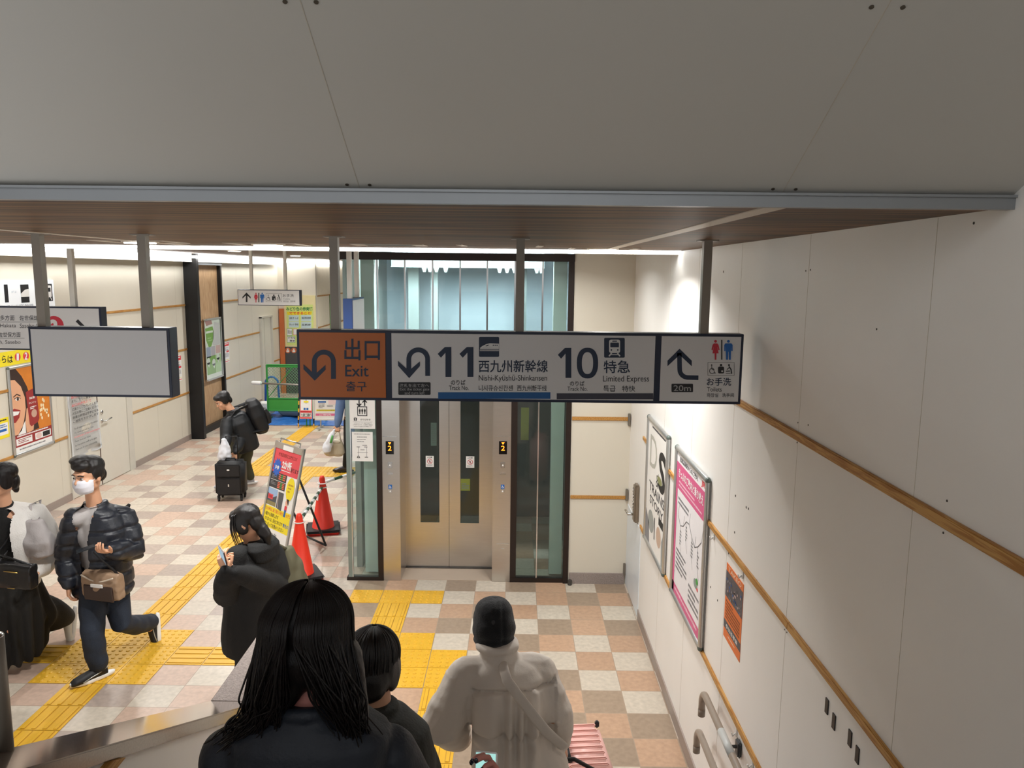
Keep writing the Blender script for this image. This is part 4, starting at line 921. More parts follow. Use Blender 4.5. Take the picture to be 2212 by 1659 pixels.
s.text('便利な', 178, 850, 300, 885, INK, 3, .015); s.text('簡単', 205, 900, 290, 935, INK, 3, .015); s.lines(170, 730, 240, 800, 4, DG, 3, 4)
s.build('lettering', ps)
s = crop_sheet(YF - .041, 600, 620, 7.9)
for x in (172, 275): s.disc(x, 1082, 45, mat('orange_badge', 'cf6a3d', .5), 1, 47); s.disc(x, 1062, 13, PAPER, 2); s.rrect(x - 24, 1078, x + 24, 1112, 8, PAPER, 2)
s.build('badges', lo)
o = wallbox(-5.036, 'L', 20.9, 21.3, 1.0, 2.48, .004, mat('mint_banner', 'a9dba0', .6), 'vertical_banner'); tag(o, 'tall light green banner on the far wall right of the ticket board', 'banner')
s = Sheet((-5.032, 20.9, 2.48), (0, 1, 0), (0, 0, -1)); s.text('ご', .1, .65, .3, .76, GREENI, 1); s.text('案', .1, .8, .3, .91, GREENI, 1); s.text('内', .1, .95, .3, 1.06, GREENI, 1); s.build('lettering', o)

# ================================================================== works area: fence, tarpaulin, signs
GREEN = mat('fence_green', '2f8a3b', .45)
YN = 15.95
t = thing('wire_fence', 'green portable wire fence with solid lower panel around the works', 'fence', (-4.6, YN, 0))
fx0, fx1, fz0, fz1 = -5.2, -3.95, .19, 1.16
b = MB()
for x in (fx0, fx1): b.tube([(x, YN, 0), (x, YN, fz1)], .02, 10)
for z in (fz0, .45, fz1): b.tube([(fx0, YN, z), (fx1, YN, z)], .016, 10)
b.box((fx0, YN - .006, fz1 - .05), (fx1, YN + .006, fz1), 0); b.tube([(fx0, YN, .45), (-4.62, YN, fz1)], .008, 8); b.tube([(fx1, YN, .45), (-4.5, YN, fz1)], .008, 8)
b.build('frame', GREEN, t)
b = MB(); b.box((fx0 + .02, YN - .005, fz0), (fx1 - .02, YN + .005, .45)); b.build('lower_panel', mat('fence_panel_green', '3f9c3a', .5), t)
b = MB(); st_ = .062
k = fx0
for i_ in range(-13, 24):
    for d in (1, -1):
        x0_ = fx0 + i_ * st_ if d > 0 else fx0 + i_ * st_; z0_ = .46; L_ = .66
        xs0, xs1 = x0_, x0_ + d * L_; za, zb = z0_, z0_ + L_
        pa, pb = Vector((xs0, YN, za)), Vector((xs1, YN, zb))
        def clip(pa, pb):
            lo_, hi_ = fx0 + .02, fx1 - .02; ta, tb = 0, 1; dx = pb.x - pa.x
            for lim, s_ in ((lo_, 1), (hi_, -1)):
                f0, f1 = s_ * (pa.x - lim), s_ * (pb.x - lim)
                if f0 < 0 and f1 < 0: return None
                if f0 < 0: ta = max(ta, f0 / (f0 - f1))
                elif f1 < 0: tb = min(tb, f0 / (f0 - f1))
            return None if ta >= tb else (pa.lerp(pb, ta), pa.lerp(pb, tb))
        q = clip(pa, pb)
        if q: b.tube(q, .0028, 5)
b.build('wire_mesh', mat('wire_green', '6aa572', .5), t)
b = MB()
for x in (fx0, fx1): b.box((x - .03, YN - .2, 0), (x + .03, YN + .2, .03))
b.build('foot', GREEN, t)
t = thing('barrier_pole', 'grey horizontal pole with white padded end across the green fence', 'pole', (-5, YN - .06, .76))
b = MB(); b.tube([(-5.36, YN - .05, .78), (-3.98, YN - .05, .73)], .02, 12); b.build('rod', STEELD, t, True)
b = MB(); b.tube([(-5.48, YN - .05, .785), (-5.33, YN - .05, .779)], .042, 14, cap='round'); b.build('padded_end', PAPER, t, True)
b = MB(); b.tube([(-5.345, YN - .05, .7795), (-5.30, YN - .05, .778)], .038, 14); b.build('green_band', mat('pale_green_tape', '9fc9ae', .5), t, True)
# hand cart handle
t = thing('hand_cart', 'blue tube handled cart standing behind the green fence', 'cart', (-5.15, 16.5, 0))
b = MB(); pts = [(-5.60, 17.0, .06), (-5.58, 17.0, .6)] + [(-5.44 - .14 * cos(R(a)), 17.0, .62 + .14 * sin(R(a))) for a in range(0, 181, 20)] + [(-5.28, 17.0, .06)]
b.tube(pts, .024, 12); b.build('handle', mat('blue_tube', '1f5aa8', .4), t, True)
b = MB(); b.box((-5.62, 16.95, .06), (-5.24, 17.5, .1)); b.build('deck', mat('blue_tube', '1f5aa8', .4), t, bevel=.01)
for x in (-5.58, -5.30):
    for y in (17.03, 17.42):
        b = MB(); b.tube([(x - .015, y, .03), (x + .015, y, .03)], .03, 14); b.build('wheel', INK, t, True)
# blue tarpaulin, crumpled
bm = bmesh.new(); nx_, ny_ = 46, 40; g = []
for j in range(ny_ + 1):
    row = []
    for i_ in range(nx_ + 1):
        x = -5.55 + 2.3 * i_ / nx_; y = 15.32 + 2.2 * j / ny_ + .06 * noise.noise((x * 3, 0, 3.1)); e = min(1, j / 3)
        z = .006 + max(0, .05 * noise.noise((x * 2.6, y * 2.2, 1)) + .03 * noise.noise((x * 7, y * 6, 5)) + .02) * e
        row.append(bm.verts.new((x, y, z)))
    g.append(row)
for j in range(ny_):
    for i_ in range(nx_): bm.faces.new([g[j][i_], g[j][i_ + 1], g[j + 1][i_ + 1], g[j + 1][i_]])
me = bpy.data.meshes.new('t'); bm.to_mesh(me); bm.free(); tag(link('tarpaulin', me, mat('blue_tarpaulin', '2a63b0', .35, var=.1), None, False), 'blue tarpaulin spread on the floor under the works fence', 'tarpaulin')
t = thing('plastic_tub', 'pale grey plastic tub on the blue tarpaulin behind the green panel', 'tub', (-4.72, 16.35, .02))
b = MB(); b.loft([((-4.72, 16.35, .045), (.30, 0, 0), (0, .22, 0)), ((-4.72, 16.35, .12), (.37, 0, 0), (0, .27, 0)), ((-4.72, 16.35, .26), (.42, 0, 0), (0, .30, 0))], 24, .6); b.build('tub', mat('tub_grey', 'a7b3bb', .35), t, True)
b = MB(); b.loft([((-4.72, 16.35, .255), (.43, 0, 0), (0, .31, 0)), ((-4.72, 16.35, .285), (.43, 0, 0), (0, .31, 0))], 24, .6); b.build('lid', mat('tub_white', 'd9dee0', .35), t, True)
b = MB(); b.box((-5.52, 16.15, .06), (-5.22, 16.5, .3)); tag(b.build('cardboard_box', PAPER, bevel=.01), 'white box on the blue tarpaulin behind the fence post', 'box')
# works sign on striped legs
YW = 15.22
t = thing('works_sign', 'narrow standing works sign with yellow and black striped frame', 'sign', (-4.17, YW, 0))
xa_, xb_ = -4.30, -4.055
b = MB()
for x0_, x1_ in ((xa_ - .02, xa_ - .03), (xb_ + .02, xb_ + .035)):
    for k in range(12):
        z0_, z1_ = k * .075, (k + 1) * .075; f_ = lambda z: x0_ + (x1_ - x0_) * (1 - z / .9)
        b.tube([(f_(z0_), YW - .12 * (1 - z0_ / .9), z0_ + .01), (f_(z1_), YW - .12 * (1 - z1_ / .9), z1_ + .01)], .014, 8, k % 2)
b.build('leg', [mat('hazard_yellow', 'e3a834', .5), INK], t)
b = MB(); b.hexa([(xa_, YW - .105, .18), (xb_, YW - .105, .18), (xb_, YW - .095, .18), (xa_, YW - .095, .18), (xa_, YW - .01, .86), (xb_, YW - .01, .86), (xb_, YW, .86), (xa_, YW, .86)]); pl = b.build('panel', PAPER, t)
V_ = Vector((0, -.095, -.68)).normalized(); s = Sheet((xa_, YW - .0105, .86), (1, 0, 0), V_, lambda a, c: (a * .245, c * .686))
s.stroke([(.04, .02), (.96, .02), (.96, .78), (.04, .78)], .05, RED, 1, closed=True); s.stroke([(.04, .8), (.96, .8), (.96, .97), (.04, .97)], .04, RED, 1, closed=True); s.text('九鉄工業㈱', .1, .835, .92, .94, INK, 2, .02)
s.disc(.5, .34, .07, YEL, 2, .03); s.stroke([(.5, .36), (.5, .55)], .12, mat('worker_grey', 'c9c9c0', .5), 2); s.stroke([(.3, .5), (.7, .5)], .05, YEL, 3); s.rrect(.3, .68, .47, .74, .02, BLUEI, 2); s.rrect(.53, .68, .7, .74, .02, BLUEI, 2)
s.build('print', pl)
for k, x in enumerate((-4.2, -4.13)):
    b = MB(); b.tube([(x, YW + .02, 0), (x, YW + .02, .3)], .012, 8); tag(b.build('green_stake', GREEN), ('thin green post just behind the works sign, its left one', 'thin green post just behind the works sign, its right one')[k], 'post')
# white notice board on a castor stand
t = thing('notice_stand', 'white notice board on a silver stand right of the works sign', 'notice board', (-3.7, 15.0, 0)); YQ = 15.0
b = MB(); b.box((-3.98, YQ, .2), (-3.38, YQ + .02, 1.15)); pl = b.build('board', PAPER, t, bevel=.004)
b = MB()
for a, c in (((-4.0, YQ - .01, .18), (-3.36, YQ + .03, .21)), ((-4.0, YQ - .01, 1.14), (-3.36, YQ + .03, 1.17)), ((-4.0, YQ - .01, .18), (-3.97, YQ + .03, 1.17)), ((-3.39, YQ - .01, .18), (-3.36, YQ + .03, 1.17))): b.box(a, c)
b.build('frame', mat('white_frame', 'dcdcda', .35), t)
s = crop_sheet(YQ - .001, 560, 860, 10.05)
s.rect(1275, 65, 1450, 100, BLUEI); s.rect(1240, 248, 1650, 282, YEL); s.rect(1225, 335, 1700, 385, PINKI); s.text('ご案内', 1300, 345, 1560, 378, PAPER, 2, .02); s.lines(1260, 255, 1640, 276, 1, DG, 2, 3, short=False); s.rect(1500, 30, 1700, 140, mat('pale_rose', 'ecd5d8', .6)); s.lines(1290, 115, 1420, 230, 4, GREYI, 1, 5); s.lines(1470, 150, 1600, 200, 2, GREYI, 1, 6)
s.build('print', pl)
b = MB()
b.tube([(-3.86, YQ + .03, .2), (-3.86, YQ + .03, .03)], .014, 10); b.tube([(-3.5, YQ + .03, .2), (-3.5, YQ + .03, .03)], .014, 10); b.tube([(-3.86, YQ - .18, .03), (-3.86, YQ + .22, .03)], .014, 10); b.tube([(-3.5, YQ - .18, .03), (-3.5, YQ + .22, .03)], .014, 10); b.tube([(-3.86, YQ - .1, .03), (-3.5, YQ - .1, .03)], .01, 10)
b.build('stand', ALU, t)

# ================================================================== cones with striped bars, A-board
CONE = mat('cone_red', 'e0301e', .45, var=.05); RUB = mat('rubber_black', '1e1c1d', .6)
def cone(x, y, label, paper=False, rot=.6, col=CONE):
    t = thing('traffic_cone', label, 'traffic cone', (x, y, 0), rot)
    b = MB(); rr = []
    for z, r_ in ((.035, .150), (.05, .148), (.06, .132), (.62, .036), (.66, .032), (.685, .022), (.69, .004)): rr.append([Vector((x + r_ * cos(2 * pi * k / 32), y + r_ * sin(2 * pi * k / 32), z)) for k in range(32)])
    b.rings(rr); b.build('cone_body', col, t, True)
    M = Matrix.Translation((x, y, 0)) @ Matrix.Rotation(rot, 4, 'Z')
    b = MB(); b.box((-.19, -.19, 0), (.19, .19, .03), M=M); b.build('base', col, t, bevel=.02)
    b = MB(); b.box((-.2, -.2, .03), (.2, .2, .062), M=M)
    b.build('rubber_weight', RUB, t, bevel=.018)
    if paper:
        b = MB(); y0 = y - .0; 
        q = []
        for z in (.62, .40):
            rr_ = .036 + (.62 - z) / .56 * .096 + .003
            for a in (-150, -118): q.append(Vector((x + rr_ * cos(R(a)), y + rr_ * sin(R(a)), z)))
        b.prism([q[0], q[1], q[3], q[2]], (-.002, -.002, 0)); b.build('paper_label', PAPER, t)
    return t
C1 = Vector((-2.30, 8.95, 0)); C2 = Vector((-2.17, 7.50, 0))
cone(C1.x, C1.y, 'red traffic cone on a black rubber weight beside the lift', True, .25)
cone(C2.x, C2.y, 'bright orange red traffic cone in front of the slanted poster board', False, .5, mat('cone_orange', 'f0371c', .4))
def bar(p, q, label, n=10):
    t = thing('cone_bar', label, 'barrier bar', p); p = Vector(p); q = Vector(q); d = (q - p).normalized(); e0, e1 = p.copy(), q.copy(); p = p + d * .055; q = q - d * .055
    BG = mat('bar_green', '1f4d36', .4); BW = mat('bar_white', 'e8e8e6', .4)
    b = MB()
    for k in range(n): b.tube([p.lerp(q, k / n), p.lerp(q, (k + 1) / n)], .018, 12, k % 2)
    b.build('rod', [BW, BG], t, True)
    for e in (e0, e1):
        b = MB(); rr = [e + Vector((.052 * cos(2 * pi * k / 20), .052 * sin(2 * pi * k / 20), 0)) for k in range(21)]; b.tube(rr, .006, 8); b.build('ring', BW, t, True)
bar((C2.x, C2.y, .60), (C1.x, C1.y, .55), 'green and white striped bar joining the two red cones', 12)
bar((C1.x, C1.y, .60), (-1.75, 9.9, .60), 'green and white striped bar running from the far cone behind the lift', 7)
# leaning poster board
wd = Vector((.72, -.694, 0)).normalized(); nb = Vector((-wd.y * -1, 0, 0)); nrm_ = Vector((-.694, -.72, 0)).normalized()
BRp = Vector((-2.463, 7.93, 0.02)); WB, HB = .62, 1.20
lean = (-nrm_ * .24 + Vector((0, 0, 1))).normalized()
t = thing('poster_stand', 'slanted silver poster board with red and yellow notice in front of the cones', 'poster stand', BRp - wd * WB / 2)
BL = BRp - wd * WB; fn = lean.cross(wd).normalized(); 
if fn.dot(nrm_) < 0: fn = -fn
def bpt(a, c, d=0): return BL + wd * (a * WB) + lean * (HB * (1 - c)) + fn * d
b = MB(); b.hexa([bpt(0, 1, -.01), bpt(1, 1, -.01), bpt(1, 1, 0), bpt(0, 1, 0), bpt(0, 0, -.01), bpt(1, 0, -.01), bpt(1, 0, 0), bpt(0, 0, 0)]); b.build('backing', PAPER, t)
b = MB()
for (a0, c0, a1, c1) in ((0, -.015, .055, 1), (.945, -.015, 1, 1), (0, -.01, 1, .05), (0, .97, 1, 1)): b.hexa([bpt(a0, c1, -.012), bpt(a1, c1, -.012), bpt(a1, c1, .01), bpt(a0, c1, .01), bpt(a0, c0, -.012), bpt(a1, c0, -.012), bpt(a1, c0, .01), bpt(a0, c0, .01)])
b.build('frame', ALU, t, bevel=.003)
b = MB(); b.tube([bpt(.12, -.045, -.01), bpt(.8, -.045, -.01)], .009, 10); b.tube([bpt(.12, -.045, -.01), bpt(.12, .0, -.01)], .008, 8); b.tube([bpt(.8, -.045, -.01), bpt(.8, 0, -.01)], .008, 8); b.build('carry_bar', CHROME, t, True)
b = MB(); b.hexa([bpt(.32, .05, 0), bpt(.66, .05, 0), bpt(.66, .05, .012), bpt(.32, .05, .012), bpt(.32, .005, 0), bpt(.66, .005, 0), bpt(.66, .005, .012), bpt(.32, .005, .012)]); b.build('clip', PAPER, t)
b = MB(); foot = BL + wd * .3 - nrm_ * .62
for a in (.1, .9): b.tube([bpt(a, .25, -.02), BL + wd * (a * WB) - nrm_ * .55 + Vector((0, 0, .012))], .012, 10)
b.tube([BL + wd * (.1 * WB) - nrm_ * .55 + Vector((0, 0, .014)), BL + wd * (.9 * WB) - nrm_ * .55 + Vector((0, 0, .014))], .012, 10); b.build('rear_leg', INK, t, True)
s = Sheet(bpt(.055, .05, .0005), wd, -lean, lambda a, c: (a * WB * .89, c * HB * .92))
PRD = mat('poster_red', 'e4505a', .55)
s.rect(0, 0, 1, .24, PRD); s.text('武雄温泉駅には改札口が', .14, .035, .86, .075, DRED, 1, .02); s.text('2か所', .34, .10, .7, .19, PAPER, 2, .04); s.rect(.34, .2, .7, .207, PAPER, 2); s.text('あります', .7, .15, .98, .195, INK, 2, .01)
pts = []
for k in range(24): a = 2 * pi * k / 24; q = 1 if k % 2 else .72; pts.append((.17 + .17 * q * cos(a), .19 + .1 * q * sin(a)))
s.poly(pts, mat('burst_blue', '2f63c4', .5), 3); s.text('注意', .09, .17, .25, .215, PAPER, 4, .03)
s.rect(0, .24, .6, .40, mat('board_black', '3a3a3e', .5), 1); s.rect(.0, .318, .6, .322, PAPER, 2)
for k in range(3): s.rect(.3, .25 + k * .02, .56, .262 + k * .02, mat('led_orange', 'ea6d4e', .5), 2); s.rect(.38, .25 + k * .02, .46, .262 + k * .02, GREENI, 3)
for k in range(4): s.rect(.3, .33 + k * .016, .56, .34 + k * .016, mat('led_orange', 'ea6d4e', .5), 2); s.rect(.4, .33 + k * .016, .48, .34 + k * .016, GREENI, 3)
s.lines(.03, .27, .22, .31, 3, GREYI, 2, 3); s.lines(.03, .335, .24, .375, 3, GREYI, 2, 4)
s.rect(0, .41, .36, .58, mat('photo_sky', '9dbbe0', .5), 1); s.poly([(0, .46), (.2, .5), (.36, .47), (.36, .54), (0, .54)], mat('photo_dark', '4c5058', .5), 2); s.rect(0, .54, .36, .58, mat('photo_ground', '8f8458', .5), 2); s.rect(.03, .47, .22, .52, PRD, 3); s.text('新幹線', .06, .48, .19, .51, DRED, 4)
s.poly([(.39, .42), (.6, .42), (.6, .6), (.39, .58)], mat('photo_grey', '55585c', .5), 1); s.stroke([(.4, .43), (.45, .58)], .02, mat('photo_pale', 'c4a9a5', .5), 2)
s.disc(.8, .36, .15, YEL, 1, .115); s.lines(.71, .31, .9, .41, 3, mat('gold_ink', 'c9a02a', .5), 2, 2)
s.disc(.76, .5, .05, mat('cartoon_skin', 'f2b79c', .5), 1, .03); s.poly([(.73, .46), (.83, .46), (.83, .52), (.79, .5)], HAIRP, 2); s.rect(.71, .53, .8, .58, RED, 1); s.rect(.72, .57, .79, .64, BLUEI, 2)
s.rect(0, .59, 1, .80, YEL, 0); s.text('次の時刻に乗り継ぎの場合は、まずは', .02, .60, .98, .64, ORANGEI, 1, .015); s.text('1番から発車します', .04, .65, .56, .69, INK, 1, .015); s.text('のりばへは、足元にあります', .05, .70, .74, .74, INK, 1, .015); s.text('青色の', .76, .70, .97, .74, BLUEI, 1, .02); s.text('線に沿ってお進みください', .05, .75, .82, .79, INK, 1, .015)
s.text('If Boarded on the', .06, .83, .6, .86, DG, 1); s.text('Passenger from platform', .06, .88, .72, .905, DG, 1); s.text('Exit and turn left here', .3, .94, .92, .962, DG, 1)
s.build('artwork', t)

# ================================================================== right wall things
t, s = poster_frame(XR, 'R', 5.49, 6.37, .875, 1.955, 'framed white poster with large D and S lettering by the keypad door')
s.rect(0, 0, 1, 1, mat('poster_white', 'f2f0ec', .4), -.5); s.text('D', .12, .1, .5, .36, mat('poster_ivory', 'b9b8ae', .5), 1); s.text('&', .5, .36, .62, .46, INK, 1); s.text('S', .6, .14, .94, .46, INK, 1, .03); s.lines(.2, .02, .9, .05, 1, DG, 1, 3, short=False)
s.text('TRAINS', .14, .48, .94, .56, DG, 1, .02); s.text('STORY', .2, .59, .9, .66, DG, 1, .02); s.rect(.7, .66, .92, .72, INK, 1); s.disc(.3, .8, .16, mat('poster_grey', '9fa3a0', .5), 1, .09); s.disc(.72, .82, .12, mat('poster_beige', 'c8ae9a', .5), 1, .08); s.poly([(0, .75), (.2, .84), (.24, 1), (0, 1)], GREYI, 1); s.poly([(1, .7), (.86, .82), (.88, 1), (1, 1)], mat('poster_grey', '9fa3a0', .5), 1); s.stroke([(.5, .72), (.5, .9)], .04, DG, 1); s.disc(.68, .38, .12, mat('poster_olive', '8d9060', .5), 2, .03)
s.build('artwork', t)
t, s = poster_frame(XR, 'R', 4.325, 5.225, .885, 1.955, 'framed pink and white route map poster on the right wall')
PK2 = mat('poster_magenta', 'd9608f', .45); s.rect(0, 0, 1, 1, mat('poster_pale', 'efedf0', .4), -.5)
s.rect(0, .07, 1, .25, PK2); s.text('JR', .84, .015, .96, .06, RED, 1, .03); s.text('武雄温泉駅からのご案内', .1, .02, .72, .055, DG, 1, .015); s.text('きっぷのご案内と乗り換え', .08, .1, .92, .165, PAPER, 2, .02); s.lines(.1, .185, .9, .235, 2, mat('pink_pale', 'f3c6d6', .5), 2, 3)
s.rect(0, .07, .06, 1, PK2, 1); s.rect(0, .93, 1, 1, PK2, 1); s.lines(.1, .945, .9, .985, 1, mat('pink_pale', 'f3c6d6', .5), 2, 5)
r_ = random.Random(4); prev = None
for k in range(9):
    x = .12 + k * .1; y = .43 + .05 * math.sin(k * 1.3)
    if prev: s.stroke([prev, (x, y)], .006, DG, 1)
    prev = (x, y)
    if k % 2: s.stroke([(x, y), (x, y + .12), (x + .06, y + .2)], .005, GREYI, 1); s.lines(x - .01, y + .03, x + .05, y + .14, 5, GREYI, 1, k)
    else: s.stroke([(x, y), (x + .03, y - .08)], .005, GREYI, 1)
s.lines(.1, .3, .85, .36, 2, GREYI, 1, 7); s.lines(.1, .66, .5, .82, 5, GREYI, 1, 8); s.lines(.58, .76, .92, .9, 4, GREYI, 1, 9); s.disc(.8, .69, .06, mat('plant_grey', '8e9a94', .5), 1, .03); s.disc(.84, .665, .035, GREENI, 2, .02); s.disc(.86, .71, .02, RED, 2, .012)
s.build('artwork', t)
o = wallbox(XR, 'R', 3.635, 3.94, 1.19, 1.60, .002, ORANGEI, 'leaflet'); tag(o, 'small orange leaflet with a crowd photo under the oak strip', 'leaflet')
s = Sheet((XR - .002, 3.94, 1.60), (0, -1, 0), (0, 0, -1), lambda a, c: (a * .305, c * .41))
s.rect(0, .1, 1, .44, mat('photo_dark2', '55525a', .5, var=.5, scale=60)); s.text('TAKEO', .12, .02, .9, .08, mat('pale_orange', 'f5cdb0', .5), 1, .02)
for k in range(40): rr_ = random.Random(k); s.disc(rr_.uniform(.06, .94), rr_.uniform(.18, .42), .025, (GREYI, DG, mat('photo_pale', 'c4a9a5', .5), BLUEI)[k % 4], 2, .016)
s.lines(.08, .48, .92, .74, 6, mat('brown_print', '8a4a22', .5), 1, 4); s.rect(0, .76, 1, .87, mat('photo_dark', '4c5058', .5)); s.text('参加者募集', .15, .785, .85, .845, PAPER, 2, .01); s.lines(.3, .91, .7, .95, 1, mat('pale_orange', 'f5cdb0', .5), 1, 4, short=False)
s.build('print', o)
for k, (y, z) in enumerate(((3.66, 1.655), (4.22, 1.655), (3.62, .83), (3.35, .84))):
    b = MB(); b.tube([(XR - .003, y, z + .02), (XR - .003, y, z - .02)], .014, 10, cap='round', flat=.3, hint=(1, 0, 0)); b.tube([(XR - .004, y, z - .012), (XR - .02, y, z - .03), (XR - .026, y, z - .012)], .004, 8)
    tag(b.build('adhesive_hook', mat('clear_plastic', 'efeeea', .2), smooth=True), ('clear adhesive hook just above the orange leaflet', 'clear adhesive hook under the oak strip by the map poster', 'clear adhesive hook below the orange leaflet', 'clear adhesive hook on the wall above the upper handrail')[k], 'hook')
for k, (y, z) in enumerate(((2.60, 1.575), (2.535, 1.555), (2.405, 1.575), (2.345, 1.555))):
    b = MB(); b.box((XR - .004, y - .012, z - .028), (XR + .002, y + .012, z + .028)); tag(b.build('black_tab', INK), ('black tape tab below the oak strip, first of four from the lift', 'black tape tab below the oak strip, second of four from the lift', 'black tape tab below the oak strip, third of four from the lift', 'black tape tab below the oak strip, last of four from the lift')[k], 'tape')
b = MB(); r_ = random.Random(3)
for u, v in ((1589, 1071), (1612, 1096), (1617, 1099), (1587, 1150), (1574, 1195), (1635, 1255), (1694, 1334), (1699, 1340), (1695, 1360), (1700, 1366), (1751, 583), (1741, 585), (1746, 918), (1724, 913), (1722, 956), (1727, 950), (2046, 1082), (2038, 1151), (1563, 587), (1550, 1297), (1535, 1268), (2104, 482), (1894, 711)):
    p = atX(u, v, XR); b.tube([(XR - .0012, p.y, p.z), (XR + .003, p.y, p.z)], .0035 if u > 1680 else .0065, 8)
ho = b.build('wall_right_marks', mat('mark_dark', '4a463f', .8)); struct(ho)
# handrails
RAIL = mat('rail_taupe', '9a8d80', .3, var=.04)
def handrail(z, y_end, label):
    t = thing('handrail', label, 'handrail', (1.06, 3.3, z)); x = 1.06; r_ = .019; yb_ = 3.18
    pts = [(x, -1.5, z + (yb_ + 1.5) * .487), (x, yb_ - .06, z + .03), (x, yb_, z + .005), (x, yb_ + .08, z), (x, y_end - .07, z)]
    pts += [(x, y_end - .07 + .07 * sin(R(a)), z - .07 + .07 * cos(R(a))) for a in (20, 40, 60, 80, 90)] + [(x, y_end, z - .12)]
    b = MB(); b.tube(pts, r_, 14); b.build('rail', RAIL, t, True)
    b = MB(); b.tube([(x, y_end, z - .115), (x, y_end, z - .155)], r_ + .001, 14); b.build('end_cap', mat('rail_cap', '857a6e', .35), t, True)
    for y in (3.55, 2.45, 1.4):
        zz = z if y > yb_ else z + (yb_ - y) * .487
        b = MB(); b.tube([(x, y, zz - .015), (x + .02, y, zz - .05), (XR, y, zz - .05)], .009, 8); br = b.build('bracket', CHROME, t, True)
        b = MB(); b.box((XR - .02, y - .03, zz - .1), (XR + .001, y + .03, zz - .015)); b.build('bracket_cover', mat('bracket_dark', '4a4d50', .4), br, bevel=.008)
    return t
hr = handrail(.838, 3.99, 'taupe wall handrail ending in a hook, the upper of the two')
b = MB(); b.tube([(1.06, 3.60, .838), (1.06, 3.40, .838)], .0198, 16); st = b.build('braille_label', mat('label_silver', 'c9ccca', .35), hr, True)
handrail(.57, 4.06, 'taupe wall handrail ending in a hook, the lower of the two')
# steel post on the parapet
t = thing('balustrade_post', 'short brushed steel post standing on the stone stair parapet', 'post', (-1.405, 1.955, cap(1.955)))
b = MB(); b.tube([(-1.405, 1.955, cap(1.955) - .02), (-1.405, 1.955, cap(1.955) + .335)], .026, 24); b.build('post', STEELD, t, True)
b = MB(); b.ell((-1.405, 1.955, cap(1.955) + .335), .026, .026, .01); b.build('post_cap', CHROME, t, True)
b = MB(); b.box((-1.445, 1.93, cap(1.96) - .02), (-1.434, 1.98, cap(1.955) + .3)); b.build('side_plate', STEELD, t)
# ================================================================== people
V3 = Vector
def mat3(r, f, u): return Matrix((r, f, u)).transposed()
def axes(f, tilt=0.0, roll=0.0):
    """frame of a head or trunk facing f (horizontal), tilted forward by tilt degrees"""
    f = V3((f[0], f[1], 0)).normalized(); u = V3((0, 0, 1)); r = f.cross(u).normalized()
    q = Quaternion(r, -R(tilt)); f = q @ f; u = q @ u
    if roll: q = Quaternion(f, R(roll)); r = q @ r; u = q @ u
    return mat3(r, f, u)
def head_shape(b, c, M, s=1.0, ears=True):
    p = lambda x, y, z: c + M @ V3((x, y, z)) * s
    e = lambda x, y, z, a, d, h: b.ell(p(x, y, z), a * s, d * s, h * s, M, 10)
    e(0, -.012, .035, .076, .094, .086); e(0, .02, -.03, .063, .070, .085); e(0, .042, -.085, .042, .044, .032)
    e(0, .0, -.06, .058, .07, .05); e(0, .08, .032, .05, .016, .012)
    b.tube([p(0, .086, .012), p(0, .104, -.022)], [.009 * s, .014 * s], 8, cap='round'); e(0, .094, -.028, .019, .012, .009)
    e(0, .084, -.062, .026, .010, .006); e(0, .082, -.072, .022, .010, .006)
    for q in (-1, 1):
        e(q * .042, .062, -.02, .022, .02, .02)
        if ears: e(q * .077, -.008, -.012, .010, .020, .031)
def face_parts(c, M, s, t, mouth=True):
    p = lambda x, y, z: c + M @ V3((x, y, z)) * s
    for q in (-1, 1):
        b = MB(); b.ell(p(q * .031, .082, .008), .014 * s, .008 * s, .006 * s, M, 8); e = b.build('eye', mat('eye_white', 'e5e0da', .3), t, True)
        b = MB(); b.ell(p(q * .031, .0875, .008), .006 * s, .004 * s, .006 * s, M, 8); b.build('iris', mat('iris_dark', '1d1512', .2), e, True)
        b = MB(); b.tube([p(q * .014, .094, .028), p(q * .032, .093, .033), p(q * .05, .083, .027)], .0035 * s, 6, cap='round'); b.build('eyebrow', mat('brow_dark', '1f1815', .7), t, True)
    if mouth:
        b = MB(); b.ell(p(0, .092, -.067), .022 * s, .006 * s, .006 * s, M, 8); b.build('lips', mat('lips', 'b5685c', .5), t, True)
